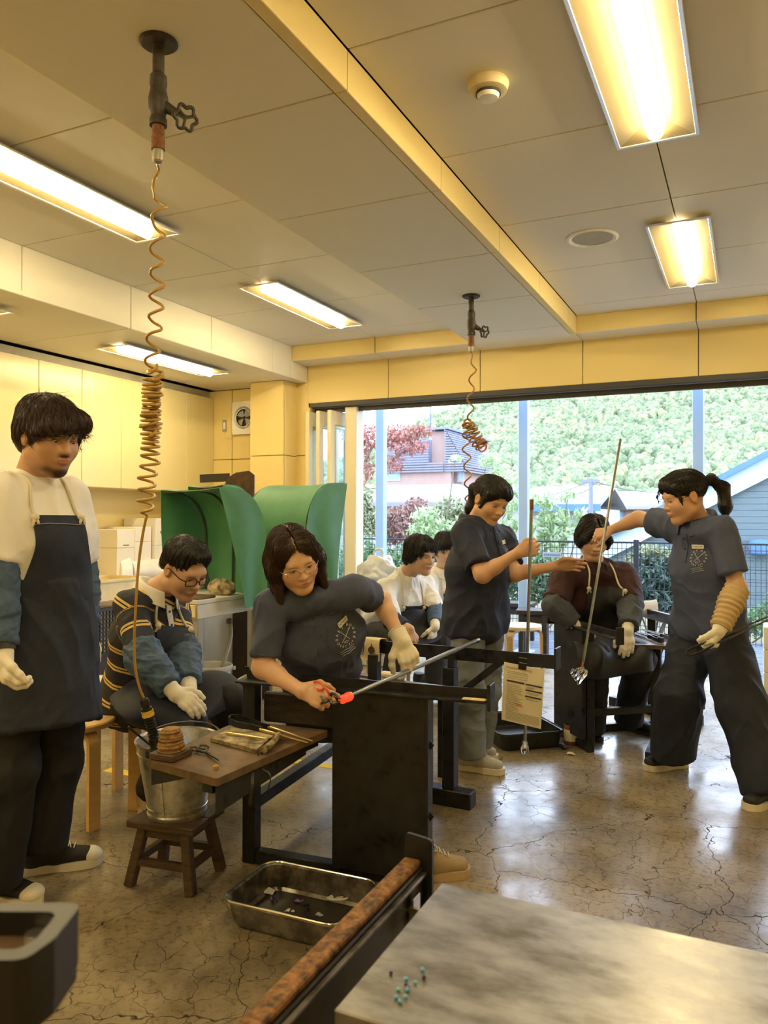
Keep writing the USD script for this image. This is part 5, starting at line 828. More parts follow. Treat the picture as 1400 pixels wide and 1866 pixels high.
bp = V(ca[0], ca[1], ZG)+bb_*0.13+aa*0.10; single('wooden_board', cbox(bp+V(0, 0, 0.009), (0.22, 0.16, 0.016), 0.004, [bb_, aa, V(0, 0, -1)]), 'board_wood', 'small wooden board at the corner of the dusty white table', 'board')
g = trimesh.creation.icosphere(3, 1.0); v = g.vertices; g.vertices = v*V(0.09, 0.06, 0.05)*(0.8+0.5*meshkit.fbm(v*2+3, 3))[:, None]; g.apply_translation(V(ca[0], ca[1], ZG)+bb_*0.10+aa*0.33+V(0, 0, 0.044)); single('dust_heap', g, 'newsprint', 'greyish rag heap inside the dark green hood', 'rag', smooth=True)
gtable('second grinding table under the light green hood', dep(560, 1100, 4.9), horiz(-0.74, 0.67), horiz(0.67, 0.74), 0.62, 0.5, 0.84)
p0 = dep(397, 1200, 5.62); R = [horiz(1, 0.05), horiz(-0.05, 1), V(0, 0, 1)]; cc = V(p0[0], p0[1], 0.36)+R[0]*0.17+R[1]*0.14
t = thing('cabinet', 'dark brown cabinet under the hoods behind the grey pail', 'cabinet', (cc[0], cc[1], 0)); part(t, 'body', cbox(cc, (0.40, 0.24, 0.70), 0.004, R), 'cabinet_dark'); part(t, 'door', cbox(cc-R[1]*0.1285, (0.38, 0.014, 0.66), 0.003, R), 'cabinet_dark'); part(t, 'knob', ico(cc-R[1]*0.146+R[0]*0.15, 0.012, 2), 'frame_tube')
pc_ = V(*dep(386, 1220, 4.62)[:2], 0.15); pr_ = 0.118
single('pail_stand', cbox(pc_-V(0, 0, 0.0755), (0.24, 0.2, 0.149), 0.006, [unit(CR*V(1, 1, 0)), unit(CF*V(1, 1, 0)), V(0, 0, 1)]), 'dark_wood', 'low dark wooden block under the grey pail', 'block')
t = thing('pail', 'light grey plastic pail behind the seated man in stripes', 'bucket', pc_); part(t, 'body', lathe([(0, 0.004), (0.085, 0.0), (0.088, 0.006), (pr_-0.004, 0.27), (pr_+0.006, 0.272), (pr_+0.006, 0.29), (pr_, 0.296), (pr_-0.006, 0.29), (0.082, 0.012), (0, 0.012)], pc_, n=40), 'pail_grey'); part(t, 'handle_lug', cyl(pc_+CR*(pr_+0.002)+V(0, 0, 0.275), pc_+CR*(pr_+0.022)+V(0, 0, 0.275), 0.012, n=10), 'pail_grey'); part(t, 'water', lathe([(0, 0.22), (pr_-0.012, 0.22)], pc_, n=32), 'mirror_glass')
t = thing('drain_hose', 'grey drain hose running from the table down into the grey pail', 'hose', dep(418, 1118, 4.72)); part(t, 'hose_body', tube(spline([dep(418, 1128, 4.72), dep(420, 1165, 4.72), dep(412, 1195, 4.66), pc_+CR*0.05+V(0, 0, 0.235)], 24), 0.013, 8), 'hose_grey'); part(t, 'collar', cyl(dep(418, 1128, 4.72), dep(418, 1136, 4.72), 0.018), 'frame_tube')
t = thing('rubber_hose', 'pale grey hose running along the floor towards the workbench', 'hose', dep(418, 1252, 4.0)); part(t, 'hose_body', tube(spline([dep(405, 1262, 4.3), dep(425, 1248, 4.1), dep(443, 1236, 3.9), dep(462, 1222, 3.75), dep(470, 1206, 3.7)], 24), 0.012, 8), 'pail_grey'); part(t, 'fitting', cyl(dep(470, 1206, 3.7), dep(473, 1200, 3.7), 0.016), 'chrome')
c = dep(436, 905, 5.75); t = thing('charred_board', 'tall scorched wooden board with a rounded top behind the hoods', 'wooden board', c-V(0, 0, 0.4)); part(t, 'panel', prism(Polygon([(-0.115, -0.75), (0.115, -0.75), (0.115, 0.16), (0.075, 0.19), (-0.02, 0.175), (-0.075, 0.14), (-0.115, 0.06)]).buffer(-0.01).buffer(0.01), 0.035, c, CR*V(1, 1, 0), (0, 0, 1)), 'burnt_board'); part(t, 'cross_batten', beam(c-CR*0.30+V(0, 0, 0.135)+CF*0.05, c-CR*0.08+V(0, 0, 0.145)+CF*0.05, 0.03, 0.06), 'cabinet_dark'); part(t, 'foot', cbox(c+V(0, 0, -0.96), (0.3, 0.12, 0.42), 0.01, [unit(CR*V(1, 1, 0)), unit(CF*V(1, 1, 0)), V(0, 0, 1)]), 'cabinet_dark')
# counter along the left wall
ZC1 = 0.63
t = thing('counter', 'low counter with a brown wooden top along the left wall', 'counter', (-5.1, 5.2, 0)); part(t, 'worktop', bbox((-5.49, 4.0, ZC1-0.035), (-4.75, 6.3, ZC1), 0.004), 'counter_wood')
for y in (4.05, 6.2): part(t, 'leg', bbox((-4.82, y, 0), (-4.77, y+0.05, ZC1-0.036)), 'table_grey'); part(t, 'leg', bbox((-5.45, y, 0), (-5.40, y+0.05, ZC1-0.036)), 'table_grey')
yt0, yt1 = 4.3, 5.3; t = thing('trough', 'cream plastic trough on the counter behind the standing man', 'trough', (-5.0, 4.8, ZC1)); o_ = rounded([(-5.25, yt0), (-4.78, yt0), (-4.78, yt1), (-5.25, yt1)], 0.03); part(t, 'wall', prism(o_.difference(o_.buffer(-0.022)), 0.15, (0, 0, ZC1+0.002)), 'plastic_cream'); part(t, 'rim', prism(o_.buffer(0.012).difference(o_.buffer(-0.024)), 0.018, (0, 0, ZC1+0.1525)), 'plastic_cream'); part(t, 'base', prism(o_.buffer(-0.0225), 0.02, (0, 0, ZC1+0.002)), 'plastic_cream')
c = onx(228, 1062, -5.2); c[2] = ZC1; t = thing('grinder', 'white bench grinder with a round wheel guard and motor drum on the counter', 'grinder', c)
fw = V(0.25, 0.97, 0); fw = unit(fw); part(t, 'wheel_guard', prism(Polygon([(-0.13, 0.0), (0.13, 0.0)]+[(0.13*math.cos(q), 0.20+0.14*math.sin(q)) for q in np.linspace(0, np.pi, 16)]), 0.11, c+V(0, 0, 0.003), unit(V(0.97, -0.25, 0)), (0, 0, 1)), 'plastic_white')
part(t, 'motor', [cyl(c+fw*0.015+V(0.02, 0, 0.19), c+fw*0.42+V(0.02, 0, 0.19), 0.105, n=28)], 'plastic_white', label='cream motor drum'); part(t, 'hub', cyl(c+fw*0.002+V(0.02, 0, 0.19), c+fw*0.0149+V(0.02, 0, 0.19), 0.07), 'frame_tube'); part(t, 'foot', bbox(c+V(-0.06, 0.08, 0.001), c+V(0.14, 0.42, 0.085)), 'plastic_white')
# cartons
def carton(label, c, w, d, h, mark=None, tape=None):
    t = thing('carton', label, 'box', c); part(t, 'body', bbox(c+V(-d/2, -w/2, 0.0005), c+V(d/2, w/2, h-0.001), 0.004), 'carton'); part(t, 'flap_seam', bbox(c+V(-d/2, -0.002, h-0.001), c+V(d/2, 0.002, h-0.0002)), 'carton_seam')
    if tape: part(t, 'hand_slot', bbox(c+V(d/2, -0.035, 0.02), c+V(d/2+0.0015, 0.035, 0.028)), 'ink')
    if mark:
        q = c+V(d/2+0.0008, mark*w, h*0.45); b = [shapely.Point(0, 0).buffer(1).simplify(0.02)]
        el = lambda x, y, rx, ry: shapely.affinity.scale(shapely.Point(x, y).buffer(1), rx, ry)
        body = shapely.union_all([el(0.002, 0.0, 0.017, 0.009), el(-0.016, 0.009, 0.009, 0.008), Polygon([(-0.024, 0.013), (-0.022, 0.023), (-0.016, 0.016)]), Polygon([(-0.014, 0.016), (-0.009, 0.022), (-0.008, 0.012)]), Polygon([(0.014, 0), (0.024, 0.016), (0.028, 0.014), (0.018, -0.004)])]+[Polygon([(x, 0), (x+0.005, 0), (x+0.003, -0.018), (x-0.001, -0.018)]) for x in (-0.012, -0.004, 0.006, 0.012)])
        part(t, 'emblem', prism(body, 0.0012, q, (0, 1, 0), (0, 0, 1)), 'ink', label='small black animal emblem')
    return t
import shapely.affinity
yc = [onx(240, 1000, -5.12)[1], onx(264, 1000, -5.12)[1], onx(290, 1000, -5.12)[1]]; zb = ZC1+0.001
for k, (z, h, l) in enumerate(((0, 0.15, 'lowest'), (0.15, 0.26, 'middle'), (0.41, 0.17, 'topmost'))): carton('plain white carton, %s of the left stack on the counter' % l, V(-5.3, yc[0]-0.06, zb+z), 0.22, 0.34, h, None, k != 1)
for k, (z, h, l) in enumerate(((0, 0.20, 'lowest'), (0.20, 0.26, 'middle'), (0.46, 0.14, 'topmost'))): carton('white carton, %s of the middle stack on the counter' % l, V(-5.3, yc[1]-0.02, zb+z), 0.21, 0.36, h, None, False)
for k, (z, h, l) in enumerate(((0, 0.20, 'lowest'), (0.20, 0.22, 'middle'), (0.42, 0.26, 'topmost'))): carton('white carton beside the dark green hood, %s of the right stack' % l, V(-5.28, yc[2]+0.06, zb+z), 0.30, 0.40, h, -0.22 if k else None, False)
# crate and plastic box under the counter
y0, y1 = onx(158, 1180, -4.76)[1], onx(206, 1180, -4.76)[1]
t = thing('crate', 'black plastic mesh crate under the counter', 'crate', (-5.0, (y0+y1)/2, 0.05)); x0_, x1_ = -5.15, -4.76; z0_, z1_ = 0.20, 0.58
part(t, 'lattice', [bbox((x1_-0.012, y, z0_), (x1_, y+0.012, z1_)) for y in np.arange(y0, y1, 0.035)]+[bbox((x1_-0.010, y0, z), (x1_-0.002, y1, z+0.012)) for z in np.arange(z0_, z1_, 0.035)]+[bbox((x, y0, z0_), (x+0.012, y0+0.012, z1_)) for x in np.arange(x0_, x1_, 0.035)]+[bbox((x0_, y0+0.002, z), (x1_, y0+0.01, z+0.012)) for z in np.arange(z0_, z1_, 0.035)], 'crate_black', kind='stuff', label='lattice sides', smooth=False)
part(t, 'rim', [bbox((x1_-0.02, y0-0.01, z1_-0.03), (x1_+0.008, y1, z1_))], 'crate_black'); part(t, 'back', bbox((x0_, y0+0.02, z0_), (x0_+0.02, y1, z1_)), 'crate_black'); part(t, 'floor', bbox((x0_, y0, z0_-0.02), (x1_+0.004, y1, z0_-0.001)), 'crate_black'); part(t, 'stand', bbox((x0_+0.02, y0+0.02, 0), (x1_-0.02, y1-0.02, z0_-0.021)), 'cabinet_dark')
c = V(*onz(172, 1302, 0)[:2], 0); t = thing('storage_box', 'clear plastic storage box with a purple label on the floor behind the standing man', 'storage box', c); part(t, 'body', cbox(c+V(0, 0, 0.105), (0.26, 0.3, 0.20), 0.01, [unit(CR*V(1, 1, 0)), unit(CF*V(1, 1, 0)), V(0, 0, 1)]), 'clear_plastic'); part(t, 'lid', cbox(c+V(0, 0, 0.22), (0.28, 0.32, 0.026), 0.008, [unit(CR*V(1, 1, 0)), unit(CF*V(1, 1, 0)), V(0, 0, 1)]), 'plastic_white'); part(t, 'label', cbox(c+V(0, 0, 0.13)-unit(CF*V(1, 1, 0))*0.1515, (0.14, 0.002, 0.06), 0, [unit(CR*V(1, 1, 0)), unit(CF*V(1, 1, 0)), V(0, 0, 1)]), 'purple_label', label='purple label')
# fan, switch and outlet
c = ony(446, 762, 6.67); t = thing('wall_fan', 'square white ventilating fan on the alcove wall, half hidden by the pillar', 'fan', c); part(t, 'frame', prism(rounded([(-0.13, -0.17), (0.13, -0.17), (0.13, 0.17), (-0.13, 0.17)], 0.02).difference(shapely.Point(0.01, 0).buffer(0.118)), 0.04, c+V(0, 0, 0), (1, 0, 0), (0, 0, 1)), 'plastic_white'); part(t, 'dark_back', cyl(c+V(0.01, -0.004, 0), c+V(0.01, -0.001, 0), 0.12, n=30), 'track_dark'); part(t, 'cowl', lathe([(0.118, 0.0), (0.105, 0.012), (0.09, 0.03), (0.094, 0.03), (0.118, 0.012)], c+V(0.01, -0.008, 0), (0, -1, 0), 30), 'chrome')
for k in range(4): a = k*np.pi/2+0.3; part(t, 'blade', sheet(np.array([[c+V(0.01, -0.012, 0)+V(math.cos(a+q)*r, -0.02*q, math.sin(a+q)*r) for q in np.linspace(0, 1.0, 5)] for r in (0.02, 0.085)]), 0.003), 'table_grey')
def plate(name, label, c, n, s, w, h, cat, extra=None):
    t = thing(name, label, cat, c); part(t, 'plate', cbox(c+n*0.004, (w, 0.008, h), 0.002, [s, n, V(0, 0, 1)]), 'track_metal'); part(t, 'insert', cbox(c+n*0.0105, (w*0.45, 0.005, h*0.6), 0.001, [s, n, V(0, 0, 1)]), 'plastic_white'); return t
c = ony(410, 776, 6.675); t = plate('wall_switch', 'small metal switch plate with a cord on the alcove wall', c, V(0, -1, 0), V(1, 0, 0), 0.055, 0.12, 'switch'); part(t, 'cord', tube(spline([c+V(0, -0.012, -0.06), c+V(0.02, -0.015, -0.12), c+V(0.09, -0.015, -0.14), c+V(0.15, -0.015, -0.06), c+V(0.17, -0.012, 0.02)], 24), 0.003, 5), 'plastic_cream')
c = onx(162.5, 1054, -5.5); t = plate('wall_outlet', 'metal wall outlet with a black plug behind the standing man', c, V(1, 0, 0), V(0, 1, 0), 0.08, 0.13, 'outlet'); part(t, 'plug', cyl(c+V(0.013, 0.0, 0), c+V(0.05, 0.01, 0), 0.014, n=10), 'rubber_black'); part(t, 'cord', tube(spline([c+V(0.05, 0.01, 0), c+V(0.09, 0.06, -0.05), c+V(0.10, 0.12, -0.09), c+V(0.10, 0.25, -0.09)], 20), 0.004, 5), 'rubber_black')
# crumpled white bag by the doors, cartons at the right edge
c = ony(690, 1065, 6.35); g = trimesh.creation.icosphere(4, 1.0); v = g.vertices; g.vertices = v*V(0.24, 0.14, 0.24)*(0.55+0.45*meshkit.fbm(v*1.2+5, 2)+0.5*np.abs(meshkit.fbm(v*2.6+9, 2)-0.5))[:, None]; g.apply_translation(V(c[0], c[1], 0.0)-V(0, 0, g.bounds[0][2])+V(0, 0, 0.56))
t = thing('plastic_bag', 'crumpled white plastic bag on a box by the folding doors', 'bag', (c[0], c[1], 0.56)); part(t, 'bag_body', g, 'bag_white', smooth=25); part(t, 'tie', tube(spline([V(c[0]-0.02, c[1], g.bounds[1][2]-0.03), V(c[0]-0.03, c[1], g.bounds[1][2]+0.04), V(c[0]+0.02, c[1], g.bounds[1][2]+0.05), V(c[0]+0.03, c[1], g.bounds[1][2]-0.02)], 14), 0.012, 6), 'bag_white')
single('side_box', bbox((c[0]-0.25, c[1]-0.15, 0), (c[0]+0.2, c[1]+0.15, 0.555), 0.01), 'dusty_white', 'white box under the crumpled plastic bag', 'box')
e = onz(1392, 1262, 0.02)
for k in range(3):
    t = thing('carton', 'beige carton at the right edge, %s of three' % ('lowest', 'middle one', 'topmost')[k], 'box', V(e[0]+0.19, e[1]+0.15, 0.17*k)); part(t, 'body', bbox((e[0], e[1], 0.17*k+0.0005), (e[0]+0.36, e[1]+0.3, 0.17*k+0.168), 0.005), 'carton'); part(t, 'tape', bbox((e[0]-0.0008, e[1]+0.13, 0.17*k+0.10), (e[0], e[1]+0.17, 0.17*k+0.167)), 'carton_seam')
# ================================================================== figures: smooth solids from joints
def _rng(h, P, lo, hi, org, shape):
    i0 = np.maximum(np.floor((lo-org)/h).astype(int), 0); i1 = np.minimum(np.ceil((hi-org)/h).astype(int)+1, shape); return i0, i1
class Solid:
    """a smooth union (or difference) of rounded bones, ellipsoids and the like, turned into one continuous mesh"""
    def __init__(s, h): s.h, s.p = h, []
    def cap(s, a, b, ra, rb, k=0.02, flat=0, op=1):
        """tapered bone; flat: 1 cuts the far end square, 2 the near end too"""
        a, b = V(*a), V(*b); L = max(np.linalg.norm(b-a), 1e-6); ax = (b-a)/L; R = max(ra, rb)
        def f(x, y, z):
            t = (x-a[0])*ax[0]+(y-a[1])*ax[1]+(z-a[2])*ax[2]; tc = np.clip(t, 0, L)
            d = np.sqrt((x-a[0]-ax[0]*tc)**2+(y-a[1]-ax[1]*tc)**2+(z-a[2]-ax[2]*tc)**2)-(ra+(rb-ra)*tc/L)
            if flat & 1: d = np.maximum(d, t-L)
            if flat & 2: d = np.maximum(d, -t)
            return d
        s.p.append((f, np.minimum(a, b)-R, np.maximum(a, b)+R, k, op)); return s
    def ecap(s, a, b, A, B, xd, k=0.03, flat=0, op=1):
        """bone of oval section: half widths (across xd, along the third axis) A at a and B at b"""
        a, b = V(*a), V(*b); L = max(np.linalg.norm(b-a), 1e-6); ax = (b-a)/L; xd = unit(V(*xd)-ax*np.dot(xd, ax)); yd = np.cross(ax, xd); R = max(*A, *B)
        def f(x, y, z):
            X, Y, Z = x-a[0], y-a[1], z-a[2]; t = X*ax[0]+Y*ax[1]+Z*ax[2]; tc = np.clip(t, 0, L); u = tc/L; e = t-tc
            p = X*xd[0]+Y*xd[1]+Z*xd[2]; q = X*yd[0]+Y*yd[1]+Z*yd[2]; rx, ry = A[0]+(B[0]-A[0])*u, A[1]+(B[1]-A[1])*u; m = np.minimum(rx, ry)
            if flat & 1: e = np.where(e > 0, 0, e)
            if flat & 2: e = np.where(e < 0, 0, e)
            d = (np.sqrt((p/rx)**2+(q/ry)**2+(e/m)**2)-1)*m
            if flat & 1: d = np.maximum(d, t-L)
            if flat & 2: d = np.maximum(d, -t)
            return d
        s.p.append((f, np.minimum(a, b)-R, np.maximum(a, b)+R, k, op)); return s
    def ell(s, c, r, axes=None, k=0.02, op=1):
        c, r = V(*c), V(*r); Am = np.eye(3) if axes is None else np.array(axes); R = r.max()
        def f(x, y, z):
            X, Y, Z = x-c[0], y-c[1], z-c[2]; q = [X*Am[i][0]+Y*Am[i][1]+Z*Am[i][2] for i in range(3)]
            k0 = np.sqrt(sum((q[i]/r[i])**2 for i in range(3))); k1 = np.sqrt(sum((q[i]/r[i]**2)**2 for i in range(3)))
            return k0*(k0-1)/np.maximum(k1, 1e-6)
        s.p.append((f, c-R, c+R, k, op)); return s
    def region(s, f): s.p.append((f, None, None, 0, 2)); return s      # keep only where f < 0
    def mesh(s):
        h = s.h; u = [q for q in s.p if q[4] == 1]; lo = np.min([q[1] for q in u], 0)-0.02; hi = np.max([q[2] for q in u], 0)+0.02
        n = np.ceil((hi-lo)/h).astype(int)+1; F = np.full(n, 1.0, np.float32); G = [(lo[i]+np.arange(n[i])*h).astype(np.float32) for i in range(3)]
        for f, a, b, k, op in s.p:
            if op == 2:
                F = np.maximum(F, f(G[0][:, None, None], G[1][None, :, None], G[2][None, None, :])).astype(np.float32); continue
            i0, i1 = _rng(h, None, a-k-2*h, b+k+2*h, lo, n)
            if (i1 <= i0).any(): continue
            sl = tuple(slice(p, q) for p, q in zip(i0, i1)); d = f(G[0][sl[0]][:, None, None], G[1][sl[1]][None, :, None], G[2][sl[2]][None, None, :]); c = F[sl]
            if op == 1: w = np.maximum(k-np.abs(c-d), 0); F[sl] = np.minimum(c, d)-w*w/(4*max(k, 1e-6))
            else: w = np.maximum(k-np.abs(c+d), 0); F[sl] = np.maximum(c, -d)+w*w/(4*max(k, 1e-6))
        return nets(F, lo, h)
def nets(F, org, h):
    S = F < 0; nx, ny, nz = F.shape
    cnt = np.zeros((nx-1, ny-1, nz-1), np.uint8)
    for i, j, k in np.ndindex(2, 2, 2): cnt += S[i:nx-1+i, j:ny-1+j, k:nz-1+k]
    C = np.argwhere((cnt > 0) & (cnt < 8)); idx = np.full(cnt.shape, -1, np.int32); idx[tuple(C.T)] = np.arange(len(C))
    acc, num = np.zeros((len(C), 3)), np.zeros((len(C), 1)); corner = {o: F[C[:, 0]+o[0], C[:, 1]+o[1], C[:, 2]+o[2]] for o in np.ndindex(2, 2, 2)}
    for o in np.ndindex(2, 2, 2):
        for ax in range(3):
            if o[ax] == 0:
                o2 = tuple(1 if q == ax else o[q] for q in range(3)); a, b = corner[o], corner[o2]; m = (a < 0) != (b < 0)
                t = np.where(m, a/np.where(m, a-b, 1), 0)[:, None]; p = np.array(o, float)+t*(np.array(o2)-np.array(o)); acc += np.where(m[:, None], p, 0); num += m[:, None]
    v = org+(C+acc/num)*h; f = []
    for ax in range(3):
        b, c = (ax+1) % 3, (ax+2) % 3; sl0, sl1 = [slice(None)]*3, [slice(None)]*3; sl0[ax], sl1[ax] = slice(0, -1), slice(1, None); A, B = S[tuple(sl0)], S[tuple(sl1)]
        e = np.argwhere(A != B); e = e[(e[:, b] > 0) & (e[:, c] > 0) & (e[:, b] < F.shape[b]-1) & (e[:, c] < F.shape[c]-1)]
        if not len(e): continue
        q = []
        for db, dc in ((-1, -1), (0, -1), (0, 0), (-1, 0)): w = e.copy(); w[:, b] += db; w[:, c] += dc; q.append(idx[tuple(w.T)])
        q = np.stack(q, 1); flip = ~A[tuple(e.T)]; q[flip] = q[flip][:, ::-1]; f.append(q)
    q = np.vstack(f); return v, np.vstack([q[:, [0, 1, 2]], q[:, [0, 2, 3]]])
def vnormals(v, f):
    n = np.zeros_like(v); c = np.cross(v[f[:, 1]]-v[f[:, 0]], v[f[:, 2]]-v[f[:, 0]])
    for k in range(3): np.add.at(n, f[:, k], c)
    return n/np.maximum(np.linalg.norm(n, axis=1, keepdims=True), 1e-12)
def folds(m, amp, freq, seed, stretch=(1, 1, 0.45), mask=None):
    """cloth folds: ridged noise pushed along the normals"""
    v, f = m; n = vnormals(v, f); wp = np.stack([meshkit.noise(v*freq*0.55+seed+9*i) for i in range(3)], 1)
    def ridge(q, sd): a = np.clip((meshkit.fbm(q, 2, sd)-0.5)*2.6, -1, 1); return (1-np.abs(a))**1.6
    st = np.array(stretch); ln = np.cross(n, [0.25, 0.1, 0.95])*0.0
    d = ridge(v*st*freq*0.9+1.3*wp+seed*3.7, seed)-0.45+0.45*(ridge(v*st*freq*2.1+2.0*wp+seed*1.9, seed+5)-0.45)
    d = amp*1.35*d
    if mask is not None: d = d*mask(v)
    return v+n*d[:, None], f
class Head:
    def __init__(s, c, fwd, up=(0, 0, 1), sc=1.0):
        s.c, s.s = V(*c), sc; s.y = unit(fwd); s.x = unit(np.cross(s.y, up)); s.z = np.cross(s.x, s.y); s.A = [s.x, s.y, s.z]
    def P(s, x, y, z): return s.c+(s.x*x+s.y*y+s.z*z)*s.s
    def L(s, v): d = v-s.c; return np.stack([d@s.x, d@s.y, d@s.z], -1)/s.s
def add_head(S, H, neck, open_eye=0.5, jaw=1.0, nr=0.054):
    k = H.s; e = lambda c, r, kk=0.02, op=1: S.ell(H.P(*c), np.array(r)*k, H.A, kk*k, op); c_ = lambda a, b, r0, r1, kk=0.02, op=1: S.cap(H.P(*a), H.P(*b), r0*k, r1*k, kk*k, 0, op)
    e((0, -.015, .035), (.075, .096, .080)); e((0, .030, -.025), (.064*jaw, .066, .086), 0.03)
    for s in (-1, 1):
        c_((s*.046*jaw, .002, -.062), (s*.017, .060, -.100), .023, .018, 0.035); e((s*.040, .056, -.030), (.027, .026, .028), 0.03)
    e((0, .069, -.101), (.021, .017, .016), 0.02); c_((-.034, .0775, .021), (.034, .0775, .021), .014, .014, 0.02)
    for s in (-1, 1): e((s*.032, .100, -.001), (.020, .017, .012), 0.012, -1)
    for s in (-1, 1): e((s*.032, .0745, -.001), (.0155, .0145, .0145), 0.006)
    c_((0, .084, .014), (0, .101, -.028), .0068, .0095, 0.014); e((0, .1045, -.033), (.0105, .0105, .009), 0.008)
    for s in (-1, 1): e((s*.0125, .0935, -.036), (.0085, .0095, .0075), 0.008)
    e((0, .079, -.060), (.030, .017, .016), 0.014)
    for s in (-1, 1): e((s*.0075, .0945, -.0605), (.0125, .006, .0042), 0.004)
    e((0, .0925, -.0695), (.017, .0075, .0055), 0.005); e((0, .1015, -.0648), (.019, .0055, .0012), 0.002, -1)
    if open_eye > 0:
        for s in (-1, 1): e((s*.032, .0925, -.0025), (.0135, .009, .0052*open_eye+.0008), 0.002, -1)
    for s in (-1, 1):
        e((s*.0765, -.008, -.006), (.0095, .019, .031), 0.006); e((s*.0865, -.004, -.003), (.006, .010, .017), 0.005, -1)
    S.cap(H.P(0, -.022, -.055), neck, nr*k, (nr+.006), 0.035)
def head_tint(v, H, skin, lip=(0.84, 0.55, 0.53), beard=0.0, blush=0.1):
    q = H.L(v); x, y, z = q.T; c = np.ones((len(v), 3))
    def lay(w, col): c[:] = c*(1-w[:, None])+c*np.array(col)*w[:, None]
    g = lambda cx, cy, cz, rx, ry, rz: np.exp(-(((x-cx)/rx)**2+((y-cy)/ry)**2+((z-cz)/rz)**2)*1.2)
    lay(np.clip(1.6*(g(0, .097, -.0605, .017, .02, .0048)+g(0, .097, -.0695, .015, .02, .0055)), 0, 1), lip)
    for s in (-1, 1): lay(blush*3*g(s*.042, .07, -.028, .022, .04, .018), (1.0, 0.72, 0.66)); lay(0.5*g(s*.08, -.005, -.006, .012, .03, .03), (1.0, 0.75, 0.68)); lay(0.45*g(s*.032, .088, -.002, .016, .02, .0085), (0.72, 0.58, 0.55))
    lay(0.25*g(0, .105, -.034, .012, .02, .01), (1.0, 0.75, 0.70))
    if beard:
        w = beard*np.clip(g(0, .075, -.106, .030, .035, .022)*1.7+1.5*g(0, .10, -.050, .022, .02, .0055)+0.9*g(-.035, .055, -.095, .02, .04, .016)+0.9*g(.035, .055, -.095, .02, .04, .016), 0, 1); lay(w, (0.10, 0.075, 0.06))
    return c
def hand(S, w, d, n, th, curl=(0.5, 0.6, 0.4), sc=1.0, g=0.0, spread=0.10, tcurl=0.3, k=0.008, tout=0.75):
    """palm and five fingers. d: from wrist to knuckles, n: out of the palm, th: the thumb's side. curl may be one triple or four"""
    d = unit(d); n = unit(V(*n)-d*np.dot(n, d)); t = np.cross(d, n); t = t if np.dot(t, th) > 0 else -t; w = V(*w); kn = []
    S.ecap(w+d*0.008*sc, w+d*0.072*sc, ((0.026+g)*sc, (0.017+g)*sc), ((0.036+g)*sc, (0.0125+g)*sc), t, 0.015)
    cu = [curl]*4 if np.ndim(curl[0]) == 0 else curl
    for i, (off, L, r) in enumerate(((0.027, 0.072, .0084), (0.009, 0.080, .0086), (-0.009, 0.074, .0083), (-0.026, 0.058, .0076))):
        b = w+(d*(0.082-0.006*abs(i-1))+t*off*1.0)*sc; fd = unit(d+t*off*spread/0.03); a = 0.0; p = b-fd*0.016*sc; S.cap(p, b, (r+.002+g)*sc, (r+.001+g)*sc, k)
        p = b
        for j, (fr, c) in enumerate(zip((0.45, 0.31, 0.24), cu[i])):
            a += c; q = p+(fd*math.cos(a)+n*math.sin(a))*L*fr*sc; S.cap(p, q, (r+g-0.0006*j)*sc, (r+g-0.0006*(j+1))*sc, k*0.5 if j else k); p = q
        kn.append(p)
    p = w+(d*0.018+t*0.024)*sc; dirs = [unit(d*0.75+t*tout+n*0.25), unit(d*0.9+t*(tout-0.45)+n*(0.25+tcurl)), unit(d*0.95+t*(tout-0.75)+n*(0.25+tcurl*1.5))]
    for j, (L, r) in enumerate(((0.042, .0125), (0.033, .0098), (0.026, .0088))): q = p+dirs[j]*L*sc; S.cap(p, q, (r+g)*sc, (r-.0012+g)*sc, k); p = q
    return kn
